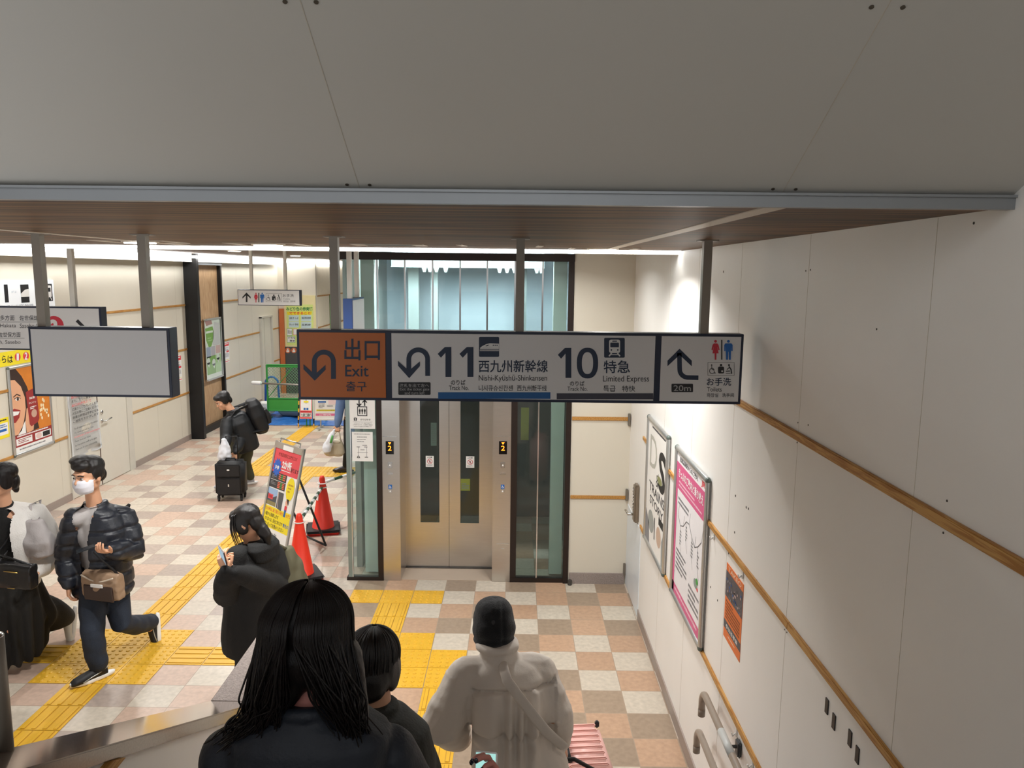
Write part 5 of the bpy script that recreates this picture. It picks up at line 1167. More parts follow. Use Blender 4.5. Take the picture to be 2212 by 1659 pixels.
def hand(b, wr, d, n, side, curl=(.35, .4, .45, .5), thumb=(.7, .7, .2), s=1.0, spread=.06):
    """palm and five fingers; d finger direction, n palm normal, side +1/-1 puts the thumb"""
    d = V3(d).normalized(); n = V3(n); n = (n - d * n.dot(d)).normalized(); w_ = n.cross(d).normalized() * side; wr = V3(wr)
    b.loft([(wr - d * .03 * s, w_ * .028 * s, n * .021 * s), (wr + d * .01 * s, w_ * .031 * s, n * .019 * s), (wr + d * .05 * s, w_ * .042 * s, n * .017 * s), (wr + d * .09 * s, w_ * .040 * s, n * .013 * s)], 14)
    tips = []
    for i, (L_, rr) in enumerate(((.072, .0088), (.082, .0092), (.076, .0088), (.060, .0078))):
        a = (1.5 - i) * spread; p = wr + d * (.086 - .004 * (i == 3)) * s + w_ * (.031 - .0205 * i) * s; dd = (d + w_ * a).normalized(); ang = 0; pts = [p - dd * .012 * s, p]
        for k, fr in enumerate((.45, .30, .25)):
            ang += curl[i] * (1.0, 1.25, .8)[k]; v = dd * cos(ang) + n * sin(ang); p = p + v * L_ * fr * s; pts.append(p)
        b.tube(pts, [rr * s, rr * s, rr * .98 * s, rr * .92 * s, rr * .8 * s], 10, cap='round'); tips.append((p, v))
    p = wr + d * .022 * s + w_ * .030 * s; v = (d * thumb[0] + w_ * thumb[1] + n * thumb[2]).normalized(); v2 = (v + d * .5 + n * thumb[2] * .6 - w_ * .25).normalized()
    q = p + v * .038 * s; e = q + v2 * .030 * s; b.tube([p - v * .015 * s, p, q, e], [.013 * s, .0135 * s, .0105 * s, .0088 * s], 10, cap='round'); tips.append((e, v2))
    return tips
def person(label, base, J, f, trunk=None, head_tilt=0, headf=None, hs=1.0, hroll=0, neck_r=.052):
    t = thing('person', label, 'person', base)
    P = dict(J); P['t'] = t; P['f'] = V3((f[0], f[1], 0)).normalized(); P['r'] = P['f'].cross(V3((0, 0, 1)))
    P['hM'] = axes(headf or f, head_tilt, hroll); P['hs'] = hs; P['neck_r'] = neck_r
    return t, P
def spine(P, k): return P['pel'].lerp(P['neck'], k)
def tframe(P):
    u = (P['neck'] - P['pel']).normalized(); r = P['r']; f = u.cross(r).normalized(); return r, f, u
def body(P, hands, skin=SKIN, voxel=.008, w=1.0, ears=True):
    """one continuous body: head, neck, trunk, limbs, hands"""
    b = MB(); r, f, u = tframe(P); c = P['head']
    head_shape(b, c, P['hM'], P['hs'], ears)
    b.tube([P['neck'] - u * .05, P['neck'].lerp(c, .5), c - P['hM'] @ V3((0, .02, .03))], [.062, P['neck_r'], P['neck_r'] * .96], 14)
    b.loft([(spine(P, k), r * a * w, f * d * w) for k, a, d in ((-.12, .10, .09), (0, .155, .10), (.3, .135, .09), (.65, .155, .105), (.9, .15, .09), (1.0, .07, .06))], 18)
    for q in 'AB':
        sh, el, wr = P['sh' + q], P['el' + q], P['wr' + q]
        b.tube([P['neck'] - u * .05, sh], [.05, .048], 10, cap='round'); b.tube([sh, sh.lerp(el, .5), el, el.lerp(wr, .4), wr], [.05, .046, .038, .038, .026], 12, cap='round')
        hp, kn, an = P['hip' + q], P['kne' + q], P['an' + q]
        b.tube([hp, hp.lerp(kn, .5), kn, kn.lerp(an, .35), an], [.085, .075, .055, .055, .036], 14, cap='round')
    me = remesh(b, voxel, 4)
    if hands:
        hb = MB(); P['tips'] = []
        for h in hands: P['tips'].append(hand(hb, *h[0], **h[1]))
        me = join_mesh(me, remesh(hb, .0032, 3))
    return link('body', me, skin, P['t'], True)
def cutmesh(me, fn):
    bm = bmesh.new(); bm.from_mesh(me); d = [f for f in bm.faces if fn(f.calc_center_median())]
    bmesh.ops.delete(bm, geom=d, context='FACES'); bm.to_mesh(me); bm.free(); return me
def fnoise(v, s, k=0): return noise.noise(V3((v.x * s[0], v.y * s[1], v.z * s[2] + k)))
def segd(v, a, b):
    d = b - a; k = max(0, min(1, (v - a).dot(d) / d.length_squared)); return (v - a - d * k).length
def cloth_fold(amp=.006, s=(16, 16, 5), k=0): return lambda v, n: amp * fnoise(v, s, k)
def top_mb(P, st, sl, sh_r=.06, wr_ext=0.0, hood=None, neckroll=None):
    """trunk stations st = [(k, half width, half depth, forward shift)], sleeve radii sl per side"""
    b = MB(); r, f, u = tframe(P)
    b.loft([(spine(P, s_[0]) + f * (s_[3] if len(s_) > 3 else 0), r * s_[1], f * s_[2]) for s_ in st], 24, .85)
    for q in 'AB':
        sh, el, wr = P['sh' + q], P['el' + q], P['wr' + q]; L_ = sl if not isinstance(sl, dict) else sl[q]
        e = wr + (wr - el).normalized() * wr_ext
        b.tube([P['neck'] - u * .07, sh], [sh_r * 1.05, sh_r], 12, cap='round')
        b.tube([sh, sh.lerp(el, .35), sh.lerp(el, .7), el, el.lerp(e, .4), el.lerp(e, .8), e], L_, 16, cap='round')
    return b
def trousers_mb(P, rr=(.10, .088, .07, .066, .06), pelvis=(.17, .12), drop=.04):
    b = MB(); r, f, u = tframe(P)
    b.loft([(P['pel'] + V3((0, 0, z)), r * a, f * d) for z, a, d in ((-.10, .12, .09), (0, pelvis[0], pelvis[1]), (.12, pelvis[0] * .95, pelvis[1] * .95))], 20)
    for q in 'AB':
        h, k, a = P['hip' + q], P['kne' + q], P['an' + q]; b.tube([h, h.lerp(k, .5), k, k.lerp(a, .5), a + V3((0, 0, drop))], list(rr), 16, cap='round')
    return b
def shoe(P, an, d, up=(0, 0, 1), upper=None, sole=None, L_=.27, stripe=None, lift=0.0):
    d = V3(d).normalized(); up = V3(up); up = (up - d * up.dot(d)).normalized(); w_ = d.cross(up); o = V3(an)
    B = o - up * .075 - d * .06                                       # heel, bottom
    b = MB()
    b.loft([(B + up * .045 + d * .0, w_ * .030, up * .034), (B + up * .055 + d * .05, w_ * .038, up * .05), (B + up * .05 + d * .12, w_ * .042, up * .042), (B + up * .040 + d * .19, w_ * .047, up * .034), (B + up * .034 + d * .235, w_ * .041, up * .027), (B + up * .028 + d * .262, w_ * .024, up * .016)], 14)
    b.tube([B + up * .07 + d * .05, o + up * .02], [.042, .042], 12)
    sh = softmesh('shoe', b, .006, upper, P['t'], 3)
    b = MB(); rr = []
    for z, g in ((.0, .94), (.008, 1.0), (.024, 1.02), (.03, .97)):
        ring = []
        for k in range(28):
            a = 2 * pi * k / 28; x = cos(a); y = sin(a); wd_ = (.046 if x > 0 else .036) * (1 - .12 * max(0, x)); ring.append(B + d * (.105 + .162 * x * g) + w_ * y * wd_ * g + up * (z + .012 * max(0, x) ** 3))
        rr.append(ring)
    b.rings(rr); b.build('sole', sole or PAPER, sh, True)
    if stripe:
        for q in (-1, 1):
            b = MB(); b.tube([B + up * .03 + d * .19 + w_ * .044 * q, B + up * .05 + d * .13 + w_ * .0445 * q, B + up * .062 + d * .07 + w_ * .041 * q, B + up * .085 + d * .0 + w_ * .03 * q], .004, 6); b.build('stripe', stripe, sh, True)
    return sh
def hair_mb(P, parts):
    b = MB(); c, M, s = P['head'], P['hM'], P['hs']
    for x, y, z, a, d, h in parts: b.ell(c + M @ V3((x, y, z)) * s, a * s, d * s, h * s, M, 12)
    return b
HAIR = mat('black_hair', '14100f', .34, var=.3, scale=40, stretch=(6, 6, .6), bump=.25, bscale=120)
HAIRB = mat('dark_brown_hair', '120d0d', .38, spec=.35, var=.4, scale=30, stretch=(6, 6, .5), bump=.25, bscale=120)
def chaikin(p):
    q = [p[0]]
    for a, c in zip(p, p[1:]): q += [a.lerp(c, .25), a.lerp(c, .75)]
    return q + [p[-1]]
def strands(paths, r0, segs=5, seed=0):
    b = MB()
    for p in paths:
        p = chaikin(chaikin(p)) if len(p) > 10 else chaikin(p)
        n = len(p); b.tube(p, [r0 * (.55 + .45 * sin(pi * min(1, (k + 1.2) / (n * .75)))) * (1 if k < n - 2 else .6) for k in range(n)], segs, cap='flat')
    me = bpy.data.meshes.new('st'); bmesh.ops.recalc_face_normals(b.bm, faces=b.bm.faces); b.bm.to_mesh(me); b.bm.free(); return me
def A(u, v, Y): return atY(u, v, Y)
NAVYC = mat('navy_padded_nylon', '1a1e27', .42, var=.15, scale=20, bump=.15, bscale=90)
BLACKC = mat('black_cloth', '131313', .85, var=.2, scale=30, bump=.3, bscale=150)
def band(name, pts, w_, th, m, par, hint=None):
    b = MB(); b.tube(pts, w_ / 2, 10, flat=th / w_, hint=hint, cap='round'); return b.build(name, m, par, True)

# ------------------------------------------------------------------ man in a face mask, walking toward us
J = dict(head=A(191, 1027, 5.60), neck=A(206, 1092, 5.69), shA=A(160, 1120, 5.60), shB=A(270, 1116, 5.78), elA=A(143, 1200, 5.64), wrA=A(148, 1262, 5.55), elB=A(291, 1190, 5.72), wrB=A(236, 1190, 5.45),
         pel=A(222, 1245, 5.72), hipA=A(202, 1255, 5.66), hipB=A(245, 1255, 5.78), kneA=A(200, 1375, 5.50), kneB=A(262, 1345, 5.68), anA=A(213, 1446, 5.50), anB=A(325, 1356, 6.12))
fm_ = V3((-.22, -.97, 0)).normalized()
t, P = person('person in a dark padded jacket and face mask walking with a phone', (-3.2, 5.7, 0), J, fm_, head_tilt=6, headf=(-.30, -.95), hs=1.12)
hb_ = (J['wrB'] - J['elB']).normalized()
body(P, [((J['wrA'], (.0, -.1, -1), (.8, .5, 0), 1), dict(curl=(.45, .5, .5, .55))), ((J['wrB'], hb_ + V3((0, -.15, 0)), (-.1, -.3, 1), 1), dict(curl=(.5, .55, .6, .6), thumb=(.8, .5, .5)))])
face_parts(P['head'], P['hM'], P['hs'], t, False)
r, f, u = tframe(P)
# shirt inside the open jacket
b = MB(); b.loft([(spine(P, k), r * a, f * d) for k, a, d in ((-.12, .17, .115), (.1, .165, .115), (.5, .17, .12), (.8, .16, .11), (.98, .08, .075))], 20); b.tube([spine(P, .9), P['neck'] + u * .015], [.085, .07], 16)
for q in 'AB': b.tube([P['neck'] - u * .05, P['sh' + q] - u * .01], [.072, .062], 12, cap='round'); b.ell(spine(P, .62) + P['r'] * (.08 if q == 'A' else -.08) + f * .03, .09, .10, .15)
softmesh('polo_shirt', b, .009, mat('grey_polo', 'b9b4b2', .85, bump=.15, bscale=200), t, 4)
band('shirt_collar', [P['neck'] + u * .03 + r * .062 * cos(R(a)) + f * .062 * sin(R(a)) - u * .022 * max(0, sin(R(a))) for a in range(-250, 71, 20)], .035, .008, mat('grey_polo', 'b9b4b2', .85), t, hint=(0, 0, 1))
b = top_mb(P, [(-.22, .215, .165, .01), (-.16, .235, .18, .01), (.1, .24, .175), (.4, .245, .175), (.7, .235, .165), (.9, .18, .135), (1.0, .10, .10)], (.085, .09, .088, .085, .080, .072, .050), .085)
b.tube([P['neck'] - u * .02, P['neck'] + u * .035], [.095, .088], 18)
def quilt(v, n):
    k = (v.z * 1.0) / .115; d_ = abs(k - round(k)) * .115
    return -.012 * math.exp(-(d_ / .014) ** 2) + .007 * fnoise(v, (14, 14, 10))
me = remesh(b, .009, 5, quilt)
def opening(v):
    q = v - P['pel']; x = q.dot(r); y = q.dot(f); z = q.dot(u) / (P['neck'] - P['pel']).length
    if min(segd(v, P['shA'], P['elA']), segd(v, P['elA'], P['wrA']), segd(v, P['elB'], P['wrB']), segd(v, P['shB'], P['elB'])) < .125 and abs(x) > .05: return False
    if segd(v, P['elB'], P['wrB'] + (P['wrB'] - P['elB']) * .3) < .10: return False
    return y > .05 and abs(x + .01) < .038 + .06 * max(0, z - .55) and z > -.3
cutmesh(me, opening); link('padded_jacket', me, NAVYC, t, True)
softmesh('trousers', trousers_mb(P, (.105, .098, .083, .078, .072), (.17, .125), .05), .009, mat('dark_denim', '1d2634', .8, var=.15, scale=40, bump=.2, bscale=150), t, 5, cloth_fold(.009, (10, 10, 12), 3))
BSH = mat('black_mesh_shoe', '18181a', .6); SRV = mat('silver_trim', 'b9bab6', .3, .4)
shoe(P, V3((J['anA'].x, J['anA'].y, .083)), V3((-.62, -.75, -.0)), (0, 0, 1), BSH, PAPER, stripe=SRV)
shoe(P, J['anB'] + V3((0, 0, .0)), V3((.04, -.12, -.92)), V3((-.8, -.55, .1)), BSH, PAPER, stripe=SRV)
b = hair_mb(P, [(0, -.022, .055, .083, .100, .078), (0, .045, .085, .070, .055, .040), (-.072, -.02, .02, .016, .05, .05), (.072, -.02, .02, .016, .05, .05), (0, -.075, -.01, .068, .04, .06), (.03, .02, .115, .06, .07, .03)])
softmesh('hair', b, .006, HAIR, t, 2, lambda v, n: .0025 * fnoise(v, (60, 60, 25)))
M, s_ = P['hM'], P['hs']; p = lambda x, y, z: P['head'] + M @ V3((x, y, z)) * s_
b = MB(); b.loft([(p(0, .04, -.105), M @ V3((.05 * s_, 0, 0)), M @ V3((0, .048 * s_, 0))), (p(0, .045, -.085), M @ V3((.061 * s_, 0, 0)), M @ V3((0, .058 * s_, 0))), (p(0, .048, -.05), M @ V3((.067 * s_, 0, 0)), M @ V3((0, .066 * s_, 0))), (p(0, .045, -.018), M @ V3((.067 * s_, 0, 0)), M @ V3((0, .064 * s_, 0))), (p(0, .05, -.004), M @ V3((.052 * s_, 0, 0)), M @ V3((0, .052 * s_, 0)))], 28); me = remesh(b, .005, 2); cutmesh(me, lambda v: (M.transposed() @ (v - P['head'])).y < .025 * s_)
mk = link('face_mask', me, mat('mask_white', 'e6e6ee', .8, bump=.1, bscale=60), t, True)
for q in (-1, 1):
    b = MB(); b.tube([p(q * .055, .045, -.035), p(q * .082, -.012, .012)], .0018, 6); b.build('ear_loop', PAPER, mk)
# his phone and bag
hp = A(189, 1184, 5.36); M2 = axes((-.8, -.5), 12)
b = MB(); b.box((-.036, -.075, -.004), (.036, .075, .004), M=Matrix.Translation(hp) @ M2.to_4x4()); tag(b.build('smartphone', mat('phone_dark', '24282c', .2), bevel=.003), 'dark phone held flat by the masked person in the padded jacket', 'phone')
bc = A(223, 1263, 5.50); t2 = thing('crossbody_bag', 'brown and tan crossbody bag hanging in front of the masked person', 'bag', bc)
TAN = mat('tan_leather', '9a7f66', .5, var=.1); BRN = mat('dark_brown_leather', '3a2a24', .45)
b = MB(); b.loft([(bc + r * x - u * .0, f * (.045 + .02 * (1 - abs(x) / .16)), u * (.115 - .012 * (abs(x) / .16))) for x in (-.155, -.14, -.08, 0, .08, .14, .155)], 20, .55); softmesh('bag_body', b, .006, TAN, t2, 3, lambda v, n: .006 * fnoise(v, (20, 20, 30)))
b = MB(); b.loft([(bc + f * .052 + r * x - u * .045, f * .012, u * .062) for x in (-.125, -.11, 0, .11, .125)], 16, .6); softmesh('front_panel', b, .005, BRN, t2, 2)
b = MB(); b.tube([bc + f * .055 + r * x + u * (.078 - .028 * cos(x * 14)) for x in [k * .02 - .14 for k in range(15)]], .006, 8); b.build('flap_edge', mat('bag_piping', 'cfc2b0', .5), t2, True)
b = MB(); b.box((-.05, -.004, -.012), (.05, .004, .012), M=Matrix.Translation(bc + f * .066 + u * .02) @ mat3(r, f, u).to_4x4()); b.build('bag_label', PAPER, t2)
b = MB(); b.tube([bc - r * .15 + u * .09, spine(P, .5) + f * .19 - r * .12, P['shB'] - u * .0 + f * .06 + u * .075, P['shB'] - f * .06 + u * .08, spine(P, .4) - f * .18, bc + r * .15 + u * .08], .012, 8, flat=.35, hint=f); b.build('strap', INK, t2, True)

# ------------------------------------------------------------------ person with white jacket at the left edge
J = dict(head=A(2, 1036, 5.55), neck=A(8, 1092, 5.62), shA=A(-48, 1122, 5.50), shB=A(78, 1110, 5.70), elA=A(-75, 1205, 5.5), wrA=A(-40, 1275, 5.35), elB=A(108, 1188, 5.82), wrB=A(76, 1236, 5.58),
         pel=A(18, 1245, 5.68), hipA=A(-5, 1255, 5.62), hipB=A(40, 1255, 5.74), kneA=A(10, 1360, 5.55), kneB=A(72, 1335, 5.78), anA=A(34, 1424, 5.62), anB=A(143, 1340, 6.15))
fl_ = V3((-.15, -.99, 0)).normalized()
t, P = person('person in a white jacket and long black skirt at the left edge', (-3.9, 5.7, 0), J, fl_, head_tilt=5, headf=(-.6, -.8))
body(P, [((J['wrA'], (.3, -.2, -.9), (.7, .3, 0), 1), {}), ((J['wrB'], J['wrB'] - J['elB'], (-.3, -.3, .8), 1), dict(curl=(.6, .6, .65, .7)))])
face_parts(P['head'], P['hM'], P['hs'], t)
r, f, u = tframe(P)
b = MB(); b.loft([(spine(P, k), r * a, f * d) for k, a, d in ((-.1, .18, .13), (.2, .165, .12), (.6, .17, .125), (.85, .15, .11), (1.0, .08, .08))], 20); b.tube([spine(P, .92), P['neck'] + u * .03], [.08, .062], 16)
for q in 'AB': b.tube([P['neck'] - u * .05, P['sh' + q] - u * .01, P['sh' + q].lerp(P['el' + q], .3)], [.074, .068, .06], 12, cap='round')
softmesh('black_top', b, .009, BLACKC, t, 4)
WJ = mat('white_fleece', 'e3e0db', .9, var=.05, bump=.3, bscale=120, sheen=.3)
b = top_mb(P, [(-.12, .225, .175), (.1, .235, .18), (.4, .24, .175), (.7, .23, .165), (.92, .17, .13), (1.0, .10, .095)], (.09, .11, .115, .115, .11, .10, .06), .088)
me = remesh(b, .009, 6, cloth_fold(.012, (9, 9, 6), 2)); cutmesh(me, lambda v: (v - P['pel']).dot(f) > .05 and abs((v - P['pel']).dot(r) + .055) < .145 and segd(v, P['elB'], P['wrB']) > .13 and segd(v, P['shB'], P['elB']) > .12 and segd(v, P['elA'], P['wrA']) > .13); link('white_jacket', me, WJ, t, True)
b = MB(); z0 = P['pel'].z
st = [(.10, .17, .13, 0, 0), (0, .20, .15, 0, 0), (-.2, .22, .19, 0, 0), (-.42, .23, .22, -.01, .03), (-.60, .22, .23, -.02, .02), (-.66, .19, .20, -.02, .0)]
b.loft([(V3((P['pel'].x + dx, P['pel'].y + dy, z0 + z)), r * a, f * d) for z, a, d, dx, dy in st], 26)
kk = J['kneB']; b.tube([J['hipB'], kk + V3((-.02, 0, .04)), J['anB'] + V3((-.02, -.02, .05))], [.15, .17, .10], 16, cap='round'); b.tube([kk + V3((-.1, -.05, -.02)), J['anB'] + V3((-.17, -.12, .0))], [.16, .10], 16, cap='round')
softmesh('long_skirt', b, .010, mat('black_skirt', '191816', .85, bump=.2, bscale=120), t, 6, lambda v, n: .02 * sin(math.atan2(v.y - P['pel'].y, v.x - P['pel'].x) * 13 + 2 * v.z) * min(1, max(0, (z0 - v.z) / .4)))
CRS = mat('cream_sneaker', 'd9d4c8', .6)
shoe(P, J['anA'] + V3((-.0, 0, .05)), V3((-.75, -.62, -.05)), (0, 0, 1), CRS, PAPER)
shoe(P, J['anB'], V3((.0, -.25, -.9)), V3((-.75, -.6, .1)), CRS, PAPER)
b = hair_mb(P, [(0, -.024, .05, .084, .100, .080), (0, .05, .082, .066, .05, .036), (-.074, -.01, .0, .014, .05, .07), (.074, -.01, .0, .014, .05, .07), (0, -.075, -.03, .066, .045, .07), (0, -.085, -.09, .03, .025, .04)])
softmesh('hair', b, .006, HAIRB, t, 3, lambda v, n: .003 * fnoise(v, (50, 50, 14)))
bc = A(34, 1243, 5.35); t2 = thing('shoulder_bag', 'black leather shoulder bag in front of the long black skirt', 'bag', bc); BLK = mat('black_leather', '151517', .35, bump=.1, bscale=150)
b = MB(); b.loft([(bc + r * x, f * .045, u * (.105 - .01 * abs(x) / .15)) for x in (-.15, -.135, 0, .135, .15)], 20, .5); softmesh('bag_body', b, .006, BLK, t2, 3, lambda v, n: .005 * fnoise(v, (18, 18, 18)))
b = MB(); b.tube([bc + f * .05 - r * .06 + u * .05, bc + f * .052 + r * .05 + u * .055], .004, 6); b.tube([bc + f * .05 - r * .03 - u * .08, bc + f * .05 + r * .03 - u * .08], .003, 6); b.build('gold_fitting', mat('gold_metal', 'c2a35a', .3, .9), t2, True)
b = MB(); b.tube([bc - r * .14 + u * .09, spine(P, .5) + f * .2 - r * .1, P['shB'] + u * .08, spine(P, .5) - f * .17, bc + r * .14 + u * .09], .010, 8); b.build('strap', BLK, t2, True)
bc = A(76, 1165, 5.62); t2 = thing('tote_bag', 'pale grey soft tote bag tucked under the white jacket sleeve', 'bag', bc); TOTE = mat('pale_grey_cloth', 'b5afae', .85, bump=.2, bscale=90)
b = MB(); b.loft([(bc - u * .14, r * .13, f * .055), (bc - u * .11, r * .16, f * .08), (bc, r * .15, f * .085), (bc + u * .1, r * .10, f * .06), (bc + u * .16, r * .06, f * .035)], 22, .8); softmesh('bag_body', b, .007, TOTE, t2, 4, cloth_fold(.016, (14, 14, 12), 7))
b = MB(); b.tube([bc + u * .13 + r * .03, P['shB'] + u * .095 + f * .05, P['shB'] + u * .095 - f * .05, bc + u * .12 - r * .03], .013, 8, flat=.4, hint=f); b.build('strap', TOTE, t2, True)

# ------------------------------------------------------------------ person in black coat looking at a phone
YC = 5.05
J = dict(head=A(533, 1128, YC), neck=A(549, 1176, YC + .03), shA=A(513, 1200, YC - .10), shB=A(592, 1196, YC + .14), elA=A(488, 1285, YC - .15), wrA=A(490, 1232, YC - .32), elB=A(606, 1270, YC + .1), wrB=A(508, 1236, YC - .30),
         pel=A(547, 1300, YC + .05), hipA=A(528, 1310, YC), hipB=A(566, 1310, YC + .10), kneA=A(528, 1430, YC), kneB=A(562, 1430, YC + .1), anA=A(520, 1545, YC + .0), anB=A(556, 1540, YC + .1))
fc_ = V3((-.86, .30, 0)).normalized()
for q in 'AB': J['an' + q].z = .085
t, P = person('person in a long black hooded coat looking at a phone', (-1.95, YC, 0), J, fc_, head_tilt=24, headf=(-.93, .1), hs=.98)
body(P, [((J['wrA'], (-.35, .05, .85), (.2, .9, .2), 1), dict(curl=(.5, .55, .6, .6), thumb=(.6, .6, .3))), ((J['wrB'], (-.6, .0, .7), (0, .3, 1), -1), dict(curl=(.7, .7, .8, .8)))])
face_parts(P['head'], P['hM'], P['hs'], t)
r, f, u = tframe(P)
b = top_mb(P, [(-.82, .205, .185), (-.6, .215, .19), (-.3, .215, .185), (0, .20, .175), (.4, .195, .165), (.7, .195, .16), (.92, .16, .13), (1.0, .10, .10)], (.075, .085, .085, .085, .08, .07, .045), .075)
softmesh('hooded_coat', b, .009, BLACKC, t, 6, cloth_fold(.008, (9, 9, 5), 1))
b = MB(); hc = P['neck'] - f * .075 + u * .01
b.loft([(hc - u * .13 - f * .03, r * .06, f * .02), (hc - u * .08 - f * .03, r * .13, f * .05), (hc + u * .0, r * .145, f * .075), (hc + u * .035 + f * .02, r * .12, f * .07)], 22)
softmesh('hood', b, .008, BLACKC, t, 4, cloth_fold(.006, (16, 16, 12), 5))
softmesh('trousers', trousers_mb(P, (.09, .08, .065, .06, .055), (.15, .11)), .010, BLACKC, t, 4)
for q in 'AB': shoe(P, J['an' + q], f, (0, 0, 1), BSH, INK)
b = hair_mb(P, [(0, -.020, .045, .082, .100, .084), (0, .05, .075, .06, .045, .04), (-.07, .01, .0, .016, .05, .07), (.07, .01, .0, .016, .05, .07), (0, -.07, -.02, .066, .045, .08), (0, -.075, -.10, .045, .035, .05)])
c, M, s_ = P['head'], P['hM'], P['hs']; p = lambda x, y, z: c + M @ V3((x, y, z)) * s_
b.tube([p(0, -.08, -.08), p(.0, -.09, -.14), p(.0, -.08, -.19)], [.045, .038, .02], 12, cap='round')
me = remesh(b, .0055, 3, lambda v, n: .0025 * fnoise(v, (70, 70, 16)))
pa = []; r_ = random.Random(2)
for k in range(16):
    x = .068 + r_.uniform(-.004, .012); y0 = r_.uniform(.02, .07)
    for q in (-1, 1): pa.append([p(q * x * .9, y0 * .6, .09), p(q * x * 1.08, y0 + .01, .03), p(q * x * 1.1, y0 + .03, -.05), p(q * x * 1.0, y0 + .035, -.13 - r_.uniform(0, .03))])
me = join_mesh(me, strands(pa, .0035)); link('hair', me, HAIR, t, True)
ph = A(481, 1200, YC - .36); M2 = mat3(V3((.35, -.85, -.30)).normalized(), V3((.62, .05, .45)).normalized(), V3((.5, .5, -.65)).normalized())
ux = V3((.62, -.5, -.45)).normalized(); vz = V3((-.45, .1, .80)); vz = (vz - ux * vz.dot(ux)).normalized(); nn = ux.cross(vz); MM = mat3(ux, vz, nn).to_4x4(); MM.translation = ph
t2 = thing('smartphone', 'lit phone with a pale screen held by the person in the black coat', 'phone', ph)
b = MB(); b.box((-.037, -.075, -.006), (.037, .075, .003), M=MM); b.build('phone_case', mat('brown_case', '4b2f2a', .4), t2, bevel=.003)
nf = nn if nn.dot(EYE - ph) > 0 else -nn
b = MB(); zz = .0035 if nf == nn else -.0075; b.box((-.033, -.070, min(zz, zz + .001)), (.033, .070, max(zz, zz + .001)), M=MM); b.build('screen', emission('phone_screen', 'b5cfe0', .75), t2)
bc = A(626, 1240, YC + .32); t2 = thing('shoulder_bag', 'olive cloth bag on the back of the person in the black coat', 'bag', bc)
b = MB(); b.loft([(bc + V3((-.02, 0, .20)), r * .05, f * .03), (bc + V3((0, 0, .08)), r * .11, f * .06), (bc + V3((.02, 0, -.08)), r * .15, f * .08), (bc + V3((.02, 0, -.17)), r * .13, f * .06)], 20, .8); softmesh('bag_body', b, .007, mat('olive_cloth', '5d5a45', .85), t2, 4, cloth_fold(.01, (12, 12, 10), 4))
b = MB(); b.tube([bc + V3((-.02, 0, .19)), P['shB'] + u * .075 - f * .03, P['shB'] + u * .075 + f * .03, P['shB'] + f * .13 - u * .1, bc + r * .1 + f * .1], .012, 8); b.build('strap', mat('olive_cloth', '5d5a45', .85), t2, True)

# ------------------------------------------------------------------ person bending over a black suitcase
YS = 10.75
J = dict(head=A(482, 866, YS - .05), neck=A(507, 893, YS + .0), shA=A(490, 912, YS - .17), shB=A(528, 905, YS + .14), elA=A(488, 945, YS - .28), wrA=A(486, 965, YS - .45), elB=A(524, 942, YS - .02), wrB=A(510, 976, YS - .30),
         pel=A(528, 950, YS + .08), hipA=A(514, 955, YS - .0), hipB=A(535, 955, YS + .14), kneA=A(500, 1000, YS - .05), kneB=A(528, 1000, YS + .13), anA=A(494, 1045, YS + .0), anB=A(540, 1040, YS + .2))
for q in 'AB': J['an' + q].z = .085
fb_ = V3((-.85, -.5, 0)).normalized()
t, P = person('person in a black jacket bending over a black suitcase', (-3.95, YS, 0), J, fb_, head_tilt=28, headf=(-.75, -.65), hs=1.05)
body(P, [((J['wrA'], (-.1, -.2, -1), (.6, .5, 0), 1), dict(curl=(.7, .75, .8, .8))), ((J['wrB'], (-.2, -.25, -1), (-.3, .9, 0), 1), dict(curl=(.8, .8, .85, .85)))], voxel=.010)
face_parts(P['head'], P['hM'], P['hs'], t)
r, f, u = tframe(P)
b = top_mb(P, [(-.35, .20, .17), (-.1, .215, .18), (.3, .22, .18), (.7, .22, .17), (.92, .17, .14), (1.0, .11, .11)], (.082, .088, .085, .08, .076, .07, .045), .085)
b.tube([P['neck'] - u * .03, P['neck'] + u * .07], [.10, .088], 16)
softmesh('jacket', b, .010, mat('black_shell', '15171b', .6, bump=.1, bscale=60), t, 5, cloth_fold(.008, (10, 10, 8), 9))
softmesh('trousers', trousers_mb(P, (.10, .10, .09, .08, .07), (.17, .13)), .011, mat('olive_trousers', '4a4836', .85), t, 5, cloth_fold(.009, (10, 10, 8), 2))
for q in 'AB': shoe(P, J['an' + q], (-.85, -.5, 0), (0, 0, 1), mat('grey_sneaker', 'b6b5bb', .6), PAPER)
b = hair_mb(P, [(0, -.022, .05, .084, .100, .082), (0, .05, .080, .064, .05, .038), (-.072, -.01, .01, .016, .05, .055), (.072, -.01, .01, .016, .05, .055), (0, -.075, -.02, .068, .04, .06)]); softmesh('hair', b, .008, HAIR, t, 2)
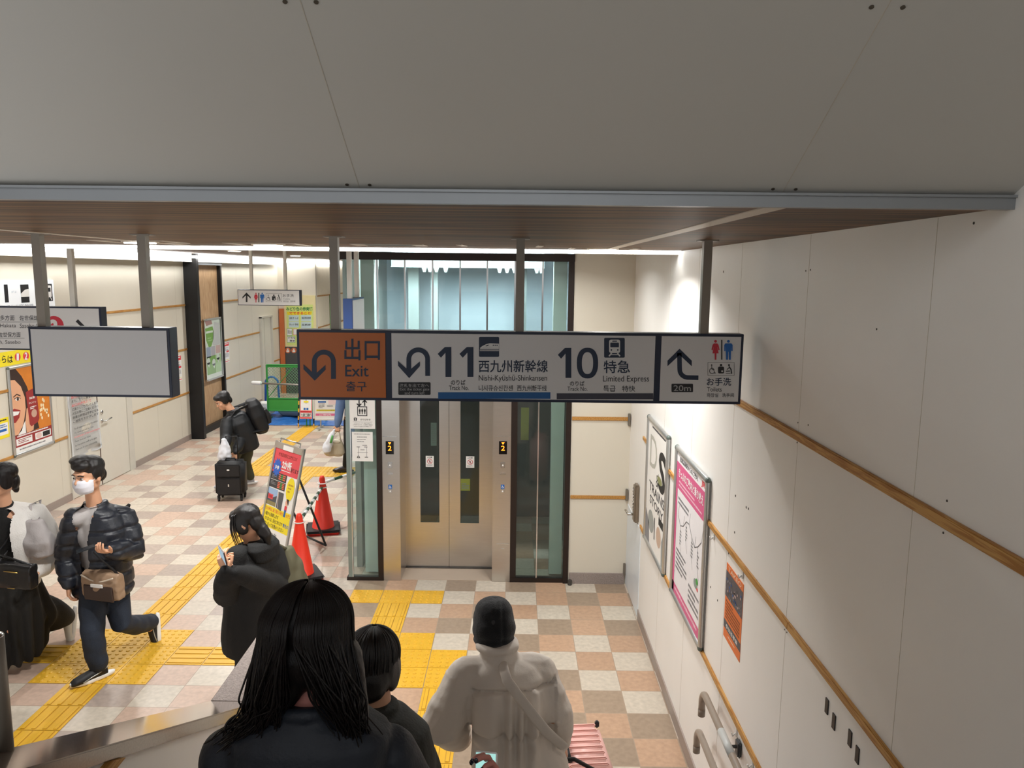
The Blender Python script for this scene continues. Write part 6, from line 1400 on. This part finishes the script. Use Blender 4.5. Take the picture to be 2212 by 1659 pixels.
# backpack
bc = spine(P, .62) - f * .27 + u * .02; t2 = thing('backpack', 'large black backpack on the person bending over the suitcase', 'backpack', bc)
BPK = mat('black_nylon', '131316', .55, bump=.15, bscale=80)
b = MB(); b.loft([(bc - u * .27, r * .13, f * .07), (bc - u * .22, r * .17, f * .11), (bc, r * .18, f * .13), (bc + u * .17, r * .155, f * .11), (bc + u * .25, r * .10, f * .07)], 22, .75); softmesh('pack_body', b, .009, BPK, t2, 3, cloth_fold(.008, (8, 8, 8), 3))
b = MB(); b.loft([(bc - f * .12 - u * .16, r * .12, f * .04), (bc - f * .14 - u * .05, r * .13, f * .05), (bc - f * .12 + u * .06, r * .11, f * .035)], 18, .7); softmesh('front_pocket', b, .008, BPK, t2, 2)
for q in (-1, 1): band('shoulder_strap', [bc + u * .2 + r * .09 * q + f * .08, P['neck'] + r * .12 * q + u * .06, spine(P, .75) + f * .2 + r * .13 * q, spine(P, .4) + f * .15 + r * .2 * q, bc - u * .2 + r * .15 * q], .05, .015, BPK, t2, hint=f)
# suitcase
sc = A(506, 1063, 10.25); sc.z = 0; sc = V3((-3.87, 10.22, 0)); t2 = thing('suitcase', 'black fabric cabin suitcase on four wheels held by the bending person', 'suitcase', sc, .1)
M4 = Matrix.Translation(sc) @ Matrix.Rotation(.1, 4, 'Z')
b = MB(); b.box((-.19, -.12, .075), (.19, .12, .545), M=M4); b.build('case_body', BPK, t2, True, bevel=.035, segs=3)
b = MB(); b.box((-.16, -.15, .10), (.16, -.115, .33), M=M4); b.build('front_pocket', BPK, t2, bevel=.012)
b = MB(); b.box((-.155, -.143, .35), (.155, -.115, .515), M=M4); b.build('front_pocket', BPK, t2, bevel=.012)
b = MB(); b.ell(M4 @ V3((.0, -.146, .445)), .02, .004, .01); b.build('badge', PAPER, t2, True)
b = MB(); b.box((-.008, -.155, .215), (.008, -.149, .25), M=M4); b.build('zip_pull', CHROME, t2)
for x in (-.15, .15):
    for y in (-.09, .09):
        b = MB(); b.tube([M4 @ V3((x - .012, y, .025)), M4 @ V3((x + .012, y, .025))], .025, 16); wl = b.build('wheel', INK, t2, True)
        b = MB(); b.box((x - .018, y - .018, .03), (x + .018, y + .018, .085), M=M4); b.build('wheel_housing', BLACKF, wl, bevel=.005)
b = MB(); b.tube([M4 @ V3((-.07, 0, .54)), M4 @ V3((-.055, 0, .575)), M4 @ V3((.055, 0, .575)), M4 @ V3((.07, 0, .54))], .010, 8); b.build('top_handle', BPK, t2, True)
b = MB(); b.tube([M4 @ V3((-.075, .09, .54)), M4 @ V3((-.075, .09, .86)), M4 @ V3((.075, .09, .86)), M4 @ V3((.075, .09, .54))], .008, 8); b.build('pull_handle', BLACKF, t2, True)
# carrier bag in the other hand
bc = A(484, 962, 10.28); t2 = thing('plastic_bag', 'white plastic carrier bag hanging by the bending person', 'bag', bc)
PLB = mat('white_film', 'dfe1e8', .3, var=.08)
b = MB(); b.loft([(bc - V3((0, 0, .20)), V3((.085, 0, 0)), V3((0, .06, 0))), (bc - V3((0, 0, .15)), V3((.10, 0, 0)), V3((0, .08, 0))), (bc - V3((0, 0, .02)), V3((.07, 0, 0)), V3((0, .06, 0))), (bc + V3((0, 0, .09)), V3((.03, 0, 0)), V3((0, .025, 0)))], 20); softmesh('bag_body', b, .008, PLB, t2, 3, cloth_fold(.014, (22, 22, 16), 3))
b = MB(); b.tube([bc + V3((0, 0, .07)), J['wrA'] - V3((0, 0, .06))], [.016, .008], 8); b.build('bag_handle', PLB, t2, True)

# ------------------------------------------------------------------ person in a blue coat behind the lift glass
YB_ = 11.8
J = dict(head=A(765, 762, YB_), neck=A(765, 792, YB_), shA=A(742, 812, YB_ - .05), shB=A(800, 812, YB_), elA=A(736, 868, YB_ - .1), wrA=A(729, 918, YB_ - .22), elB=A(806, 870, YB_), wrB=A(804, 915, YB_ - .1),
         pel=A(768, 900, YB_), hipA=A(754, 905, YB_ - .05), hipB=A(780, 905, YB_ + .05), kneA=A(752, 965, YB_ - .1), kneB=A(784, 962, YB_ + .15), anA=A(748, 1010, YB_ - .1), anB=A(800, 1000, YB_ + .4))
for q in 'AB': J['an' + q].z = .085
ff_ = V3((-.9, -.4, 0)).normalized()
t, P = person('person in a blue coat half hidden by the lift corner', (-2.5, YB_, 0), J, ff_, head_tilt=5)
body(P, [((J['wrA'], (-.1, -.1, -1), (.3, .9, 0), 1), dict(curl=(.8, .85, .9, .9))), ((J['wrB'], (0, -.1, -1), (.3, .9, 0), -1), {})], voxel=.010)
face_parts(P['head'], P['hM'], P['hs'], t); r, f, u = tframe(P)
b = top_mb(P, [(-.75, .20, .16), (-.4, .205, .165), (0, .20, .16), (.4, .20, .155), (.75, .20, .15), (.93, .16, .12), (1.0, .10, .10)], (.075, .08, .078, .075, .07, .065, .045), .075)
softmesh('blue_coat', b, .010, mat('slate_blue_cloth', '566b8f', .8, bump=.15, bscale=90), t, 5, cloth_fold(.008, (9, 9, 5), 6))
softmesh('trousers', trousers_mb(P, (.085, .08, .07, .065, .058), (.15, .11)), .011, BLACKC, t, 4)
for q in 'AB': shoe(P, J['an' + q], (-.95, -.15, 0), (0, 0, 1), mat('brown_black_leather', '2c2624', .3), INK)
b = hair_mb(P, [(0, -.022, .05, .084, .100, .082), (0, .05, .080, .064, .05, .038), (0, -.075, -.02, .068, .04, .06)]); softmesh('hair', b, .008, HAIR, t, 2)
bc = A(722, 962, YB_ - .28); t2 = thing('handbag', 'beige leather handbag held by the person in the blue coat', 'bag', bc); BEI = mat('beige_leather', 'b3a58c', .4, var=.12)
b = MB(); b.loft([(bc - V3((0, 0, .16)), V3((.13, .0, 0)), V3((0, .06, 0))), (bc - V3((0, 0, .12)), V3((.16, 0, 0)), V3((0, .085, 0))), (bc + V3((0, 0, .02)), V3((.14, 0, 0)), V3((0, .075, 0))), (bc + V3((0, 0, .10)), V3((.10, 0, 0)), V3((0, .04, 0)))], 22, .75); softmesh('bag_body', b, .008, BEI, t2, 3, cloth_fold(.010, (14, 14, 10), 2))
b = MB(); hw = J['wrA'] - V3((0, 0, .085))
b.tube([bc + V3((-.09, 0, .08)), hw + V3((-.03, 0, -.04)), hw, hw + V3((.03, 0, -.04)), bc + V3((.1, 0, .08))], .009, 8); b.build('handle', BEI, t2, True)
b = MB(); b.ell(bc + V3((.05, -.06, .08)), .06, .02, .03); b.build('ribbon', mat('cream_ribbon', 'e0d8c4', .5), t2, True)
bc = A(709, 955, YB_ - .42); t2 = thing('plastic_bag', 'white plastic bag with green print hanging beside the beige handbag', 'bag', bc)
b = MB(); b.loft([(bc - V3((.03, 0, .15)), V3((.06, 0, 0)), V3((0, .05, 0))), (bc - V3((.02, 0, .08)), V3((.075, 0, 0)), V3((0, .06, 0))), (bc + V3((.04, 0, .08)), V3((.05, 0, 0)), V3((0, .04, 0))), (bc + V3((.1, 0, .2)), V3((.015, 0, 0)), V3((0, .015, 0)))], 18); softmesh('bag_body', b, .008, PLB, t2, 3, cloth_fold(.010, (22, 22, 16), 4))
b = MB(); b.loft([(bc + V3((.05, -.045, .0)), V3((.02, 0, 0)), V3((0, .012, 0))), (bc + V3((.075, -.035, .11)), V3((.014, 0, 0)), V3((0, .01, 0)))], 12); b.build('green_print', GREENI, t2, True)

# ------------------------------------------------------------------ person in a black beanie and cream coat
J = dict(head=A(1066, 1352, 3.36), neck=A(1080, 1420, 3.30), shA=A(1003, 1462, 3.26), shB=A(1162, 1452, 3.34), elA=A(958, 1560, 3.22), wrA=A(992, 1590, 3.48), elB=A(1194, 1540, 3.27), wrB=A(1212, 1604, 3.36),
         pel=A(1104, 1625, 3.28), hipA=A(1075, 1640, 3.27), hipB=A(1135, 1640, 3.29), kneA=A(1075, 1800, 3.3), kneB=A(1135, 1800, 3.32), anA=A(1075, 1900, 3.4), anB=A(1135, 1900, 3.4))
for q, x in (('A', -.05), ('B', .12)):
    J['hip' + q] = V3((x, 3.28, .84)); J['kne' + q] = V3((x, 3.32, .46)); J['an' + q] = V3((x, 3.33, .085))
J['pel'] = V3((.035, 3.28, .90))
t, P = person('person in a black beanie and cream padded coat seen from behind', (.03, 3.3, 0), J, (.02, 1), head_tilt=10, headf=(-.12, 1), hs=.98)
body(P, [((J['wrA'], (.3, .9, -.1), (.9, -.2, 0), -1), {}), ((J['wrB'], (.25, .1, -1), (-.9, .2, 0), 1), dict(curl=(.8, .8, .85, .85)))])
face_parts(P['head'], P['hM'], P['hs'], t); r, f, u = tframe(P)
COAT = mat('cream_padded_cloth', 'dcd2c7', .75, var=.05, bump=.12, bscale=70, sheen=.15)
b = top_mb(P, [(-.75, .225, .19), (-.3, .235, .195), (-.02, .225, .185), (.24, .185, .155), (.34, .19, .16), (.62, .215, .17), (.82, .20, .15), (.94, .15, .12), (1.0, .095, .095)], dict(A=(.085, .092, .097, .10, .095, .085, .05), B=(.085, .088, .088, .085, .08, .068, .045)), .085)
b.tube([P['neck'] - u * .03, P['neck'] + u * .075], [.09, .082], 20); b.tube([P['neck'] + u * .065 + r * .085 * cos(R(a)) + f * .085 * sin(R(a)) for a in range(0, 361, 20)], .018, 10)
def coat(v, n):
    q = v - P['pel']; x = q.dot(r); y = q.dot(f); z = v.z; o = .009 * fnoise(v, (14, 14, 4), 2)
    if min(segd(v, P['elA'], P['wrA']), segd(v, P['elB'], P['wrB']), segd(v, P['shA'].lerp(P['elA'], .35), P['elA']), segd(v, P['shB'].lerp(P['elB'], .35), P['elB'])) < .11 and abs(x) > .17: return o + .007 * fnoise(v, (9, 9, 28), 6)
    ys = 1.285 + .012 * math.cos(x * 9)                                # yoke seam
    o -= .023 * math.exp(-((z - ys) / .011) ** 2) * (y < .05)
    wz = 1.075
    o -= .026 * math.exp(-((z - wz) / .016) ** 2)                       # gathered waist
    g = math.exp(-((z - wz) / .13) ** 2) + .7 * math.exp(-max(0, ys - z) / .06) * (z < ys)
    o += .026 * g * sin(x * 72 + 3 * sin(x * 20)) * (y < .1)
    return o
softmesh('padded_coat', b, .007, COAT, t, 5, coat)
softmesh('trousers', trousers_mb(P, (.09, .085, .07, .062, .055), (.15, .11)), .012, BLACKC, t, 4)
for q in 'AB': shoe(P, J['an' + q], (0, 1, 0), (0, 0, 1), BSH, PAPER)
b = hair_mb(P, [(0, -.02, .03, .078, .095, .08), (0, -.06, -.03, .066, .04, .05)]); softmesh('hair', b, .008, HAIR, t, 2)
b = hair_mb(P, [(0, -.006, .030, .098, .112, .098), (0, -.03, .0, .103, .098, .09), (0, -.02, -.05, .096, .096, .05), (0, -.015, .070, .090, .100, .072)])
c, M, s_ = P['head'], P['hM'], P['hs']
def knit(v, n):
    q = M.transposed() @ (v - c) / s_; o = -.004 * math.exp(-((q.x + .012 * sin(q.z * 40)) / .012) ** 2) * (q.y < -.02) * (q.z > -.03) - .004 * math.exp(-((q.x - .035) / .010) ** 2) * (q.y < 0)
    return o + .003 * math.exp(-((q.z + .055) / .012) ** 2) + .003 * fnoise(v, (22, 22, 22))
me = remesh(b, .0055, 3, knit); cutmesh(me, lambda v: (M.transposed() @ (v - c)).z < -.075 * s_)
link('beanie', me, mat('black_knit', '0d1014', .9, bump=.5, bscale=300, sheen=.2), t, True)
# bag strap across the back
pts = []
for k in range(15):
    q = k / 14; x = -.075 + .27 * q; z = 1.395 - .36 * q; y = -.160 + .03 * abs(x) ** 1.2 - .018 * sin(q * pi) + (.07 if k == 0 else 0) + .05 * max(0, x - .12) / .1
    pts.append(V3((P['pel'].x + x, P['pel'].y + y, z)))
t2 = thing('crossbody_bag', 'flat cream bag strap running diagonally across the cream padded coat', 'bag strap', pts[7])
b = MB(); b.tube(pts, .024, 10, flat=.22, hint=(0, 1, 0), cap='round'); b.build('strap', COAT, t2, True)
# pink suitcase
sc = V3((.375, 3.66, 0)); t2 = thing('suitcase', 'ribbed pink hard suitcase beside the person in the cream coat', 'suitcase', sc, R(6)); M4 = Matrix.Translation(sc) @ Matrix.Rotation(R(6), 4, 'Z')
PNK = mat('pink_shell', 'f7c4bb', .35, var=.03)
b = MB(); b.box((-.125, -.235, .06), (.125, .235, .70), M=M4); b.build('shell', PNK, t2, True, bevel=.035, segs=4)
for k in range(9):
    y = -.19 + k * .0475; b = MB(); b.box((-.10, y - .009, .69), (.10, y + .009, .709), M=M4); b.build('rib', PNK, t2, bevel=.006)
b = MB()
b.box((-.004, -.239, .06), (.004, .239, .66), M=M4); b.build('zip', INK, t2)
for y in (-.225, .225):
    b = MB(); b.box((.105, y - .012, .665), (.128, y + .012, .703), M=M4); b.build('corner_guard', INK, t2, bevel=.006)
b = MB(); b.tube([M4 @ V3((-.125, -.17, .60)), M4 @ V3((-.155, -.15, .61)), M4 @ V3((-.155, .10, .61)), M4 @ V3((-.125, .12, .60))], .016, 10); b.build('side_handle', INK, t2, True)
hw = J['wrB'] + V3((.012, 0, -.085)); b = MB(); b.tube([M4 @ V3((-.06, -.215, .69)), hw + V3((-.055, .03, -.02)), hw + V3((-.05, .0, 0)), hw + V3((.05, .0, 0)), hw + V3((.055, .03, -.02)), M4 @ V3((.06, -.215, .69))], .010, 10); b.build('pull_handle', BLACKF, t2, True)
b = MB(); b.tube([M4 @ V3((-.095, -.12, .70)), M4 @ V3((-.10, -.10, .725)), M4 @ V3((-.10, .10, .725)), M4 @ V3((-.095, .12, .70))], .015, 10); b.build('top_handle', INK, t2, True)
for x in (-.09, .09):
    for y in (-.19, .19):
        b = MB(); b.tube([M4 @ V3((x - .014, y, .028)), M4 @ V3((x + .014, y, .028))], .028, 16); wl = b.build('wheel', INK, t2, True)
        b = MB(); b.box((x - .02, y - .02, .03), (x + .02, y + .02, .075), M=M4); b.build('wheel_housing', BLACKF, wl, bevel=.005)

# ------------------------------------------------------------------ short haired person just ahead
J = dict(head=A(806, 1436, 2.46), neck=A(812, 1536, 2.40), shA=A(722, 1610, 2.36), shB=A(884, 1606, 2.46), elA=V3((-.66, 2.36, 1.22)), wrA=V3((-.62, 2.52, 1.02)), elB=V3((-.26, 2.42, 1.22)), wrB=V3((-.28, 2.58, 1.02)))
zt = tread(2.4); J['pel'] = V3((-.46, 2.38, zt + .80))
for q, x in (('A', -.55), ('B', -.37)): J['hip' + q] = V3((x, 2.38, zt + .76)); J['kne' + q] = V3((x, 2.44, zt + .42)); J['an' + q] = V3((x, 2.40, zt + .085))
t, P = person('person with short black hair and dark olive jacket seen from behind', (-.46, 2.4, zt), J, (.1, 1), head_tilt=14, headf=(.12, 1))
body(P, [((J['wrA'], (.1, .6, -.8), (.8, 0, 0), -1), {}), ((J['wrB'], (-.1, .6, -.8), (-.8, 0, 0), 1), {})]); face_parts(P['head'], P['hM'], P['hs'], t); r, f, u = tframe(P)
b = top_mb(P, [(-.2, .20, .155), (.2, .205, .16), (.6, .20, .15), (.85, .18, .13), (1.0, .10, .095)], (.075, .08, .078, .075, .07, .062, .042), .075); b.tube([P['neck'] - u * .03, P['neck'] + u * .03], [.085, .072], 18)
softmesh('jacket', b, .008, mat('dark_olive_cloth', '2c2d28', .8, bump=.2, bscale=100), t, 5, cloth_fold(.006, (10, 10, 8), 8))
softmesh('trousers', trousers_mb(P, (.09, .085, .07, .062, .055), (.15, .11)), .012, BLACKC, t, 4)
for q in 'AB': shoe(P, J['an' + q], (0, 1, 0), (0, 0, 1), BSH, PAPER)
b = hair_mb(P, [(0, -.015, .042, .088, .106, .088), (0, .045, .06, .075, .06, .05), (-.074, -.01, -.01, .022, .06, .07), (.074, -.01, -.01, .022, .06, .07), (0, -.07, -.03, .076, .05, .08)])
c, M, s_ = P['head'], P['hM'], P['hs']; p = lambda x, y, z: c + M @ V3((x, y, z)) * s_
me = remesh(b, .006, 3, lambda v, n: .003 * fnoise(v, (45, 45, 12)))
pa = []; r_ = random.Random(6)
for k in range(240):
    a = r_.uniform(-pi, pi); n_ = 9; path = []; tm = r_.uniform(2.15, 2.7) if abs(a) > 1.0 else r_.uniform(1.25, 1.5); j = r_.uniform(-.15, .15); off = r_.uniform(1.0, 1.035)
    for i in range(n_):
        th = .12 + (tm - .12) * i / (n_ - 1); aa = a + j * i / n_
        path.append(p(.089 * off * sin(aa) * sin(th), -.012 + .108 * off * cos(aa) * sin(th), .04 + .09 * off * cos(th) - .05 * max(0, th - 1.4)))
    pa.append(path)
me = join_mesh(me, strands(pa, .0042)); link('hair', me, HAIR, t, True)

# ------------------------------------------------------------------ long haired person nearest to us
YF_ = 1.80
J = dict(head=A(668, 1372, YF_), neck=A(668, 1524, YF_ - .03), shA=A(500, 1640, YF_ - .04), shB=A(836, 1636, YF_), elA=V3((-.74, 1.82, 1.66)), wrA=V3((-.66, 2.0, 1.5)), elB=A(905, 1740, 1.86), wrB=A(1040, 1715, 2.02))
zt = tread(1.75); J['pel'] = V3((-.49, 1.74, zt + .88))
for q, x in (('A', -.58), ('B', -.40)): J['hip' + q] = V3((x, 1.74, zt + .84)); J['kne' + q] = V3((x, 1.80, zt + .46)); J['an' + q] = V3((x, 1.74, zt + .085))
t, P = person('person with long black hair and dark navy jacket nearest the camera', (-.49, 1.75, zt), J, (.0, 1), head_tilt=10, headf=(.04, 1), hs=1.05)
hd = (V3((.05, .25, .95)))
NAIL = mat('navy_nail', '1b1c2c', .1, coat=.8)
PINKS = mat('skin_rosy', 'c98478', .5, var=.06, scale=30)
body(P, [((J['wrA'], (.1, .6, -.5), (.8, 0, 0), -1), {}), ((J['wrB'] + V3((.015, .0, .0)), (.12, .15, 1), (-.75, -.6, .1), -1), dict(curl=(.75, .62, .7, .8), thumb=(.75, .6, .35), spread=.05))], skin=PINKS)
r, f, u = tframe(P)
b = top_mb(P, [(-.25, .19, .145), (.2, .185, .14), (.6, .195, .145), (.84, .20, .13), (.95, .14, .11), (1.0, .10, .095)], (.078, .078, .075, .07, .066, .058, .042), .075)
b.tube([P['neck'] - u * .04, P['neck'] + u * .02], [.095, .082], 20); b.tube([P['neck'] + u * .018 - f * .0 + r * .088 * cos(R(a)) + f * .088 * sin(R(a)) for a in range(0, 361, 20)], .016, 10)
softmesh('jacket', b, .007, mat('dark_navy_cloth', '1d232d', .62, var=.2, scale=25, bump=.2, bscale=120), t, 5, cloth_fold(.007, (12, 12, 9), 4))
softmesh('trousers', trousers_mb(P, (.09, .085, .07, .062, .055), (.15, .11)), .012, BLACKC, t, 4)
for q in 'AB': shoe(P, J['an' + q], (0, 1, 0), (0, 0, 1), BSH, INK)
for tp, v in P['tips'][1]:
    b = MB(); b.ell(tp - v * .001 + V3((.0, -.004, .003)), .0062, .005, .0085, None, 8); b.build('fingernail', NAIL, t, True)
# long hair: cap, two falls that part over the nape, and locks
c, M, s_ = P['head'], P['hM'], P['hs']; p = lambda x, y, z: c + M @ V3((x, y, z)) * s_
b = hair_mb(P, [(0, -.012, .035, .098, .112, .092), (0, -.03, -.03, .100, .092, .085), (-.085, .01, -.05, .022, .06, .09), (.085, .01, -.05, .022, .06, .09)])
LF = [A(600, 1420, YF_ - .02), A(585, 1490, YF_ - .05), A(565, 1545, YF_ - .06), A(545, 1590, YF_ - .05), A(530, 1612, YF_ - .02)]
RF = [A(735, 1420, YF_ - .03), A(752, 1490, YF_ - .06), A(768, 1540, YF_ - .06), A(782, 1578, YF_ - .05)]
CF = [A(640, 1420, YF_ - .07), A(620, 1490, YF_ - .085), A(605, 1530, YF_ - .09)]; CG = [A(700, 1420, YF_ - .07), A(712, 1490, YF_ - .085), A(728, 1530, YF_ - .09)]
b.tube(LF, [.06, .055, .05, .042, .03], 16, cap='round'); b.tube(RF, [.055, .045, .034, .016], 16, cap='round'); b.tube(CF, [.05, .04, .025], 14, cap='round'); b.tube(CG, [.05, .04, .025], 14, cap='round')
me = remesh(b, .0065, 5, lambda v, n: .003 * fnoise(v, (60, 60, 9)))
pa = []; r_ = random.Random(11)
for k in range(760):
    left = r_.random() < .55; side = -1 if left else 1
    a = r_.uniform(0.35, 2.95) if r_.random() < .7 else r_.uniform(1.9, 3.1)          # azimuth from the front, round the side to the back
    off = r_.uniform(1.0, 1.03); path = []
    for i in range(7):
        th = .10 + (1.62 - .10) * i / 6
        path.append(p(side * .099 * off * sin(a) * sin(th) + side * .003, .112 * off * cos(a) * sin(th) - .012 - .018 * (th > 1.2) * (a > 1.5), .035 + .094 * off * cos(th) - .012 * (i == 6)))
    q = path[-1]; F_ = LF if left else RF; tr = r_.uniform(.0, 1)
    tgt = F_[1].lerp(CF[1] if left else CG[1], max(0, (a - 1.6) / 1.4)) + V3((r_.gauss(0, .018) + side * abs(r_.gauss(.0, .012)), -abs(r_.gauss(.046, .012)), 0)); n1 = tgt
    end0 = (F_[3] if left else F_[3]).lerp((CF[2] if left else CG[2]), max(0, (a - 1.9) / 2.2)); rad = .034 if left else .018
    end = end0 + V3((r_.gauss(0, rad), -abs(r_.gauss(.035, .012)), r_.uniform(-.05, .03)))
    for i in range(1, 5): path.append(q.lerp(n1, i / 4) + V3((0, -.006 * sin(pi * i / 4), 0)))
    wv = .012 if left else .003; ph_ = r_.uniform(0, 6)
    for i in range(1, 8):
        z = i / 7; path.append(n1.lerp(end, z) + V3((wv * sin(z * 7 + ph_) * z, wv * cos(z * 7 + ph_) * z * .6, 0)))
    pa.append(path)
for k in range(26):                                                     # loose curls at the left shoulder
    o_ = A(r_.uniform(505, 560), r_.uniform(1540, 1600), YF_ - r_.uniform(.03, .09)); w0 = r_.uniform(0, 6); rr_ = r_.uniform(.006, .014)
    pa.append([o_ + V3((rr_ * cos(w0 + i * .8) - .004 * i, rr_ * sin(w0 + i * .8), -.007 * i)) for i in range(9)])
me = join_mesh(me, strands(pa, .0030)); link('long_hair', me, HAIRB, t, True)
# phone in that hand
ph = A(1050, 1652, 2.03); ux = V3((.93, -.3, .12)).normalized(); vz = V3((.10, .35, .93)); vz = (vz - ux * vz.dot(ux)).normalized(); nn = ux.cross(vz).normalized(); MM = mat3(ux, vz, nn).to_4x4(); MM.translation = ph - vz * .035
t2 = thing('smartphone', 'phone with bright mint screen in the painted-nail hand of the long haired person', 'phone', ph)
b = MB(); b.box((-.034, -.07, -.005), (.034, .07, .003), M=MM); b.build('phone_case', PAPER, t2, bevel=.003)
b = MB(); b.box((-.030, -.066, .0032), (.030, .066, .0042), M=MM); b.build('screen', emission('mint_screen', 'b5efe6', .8), t2)
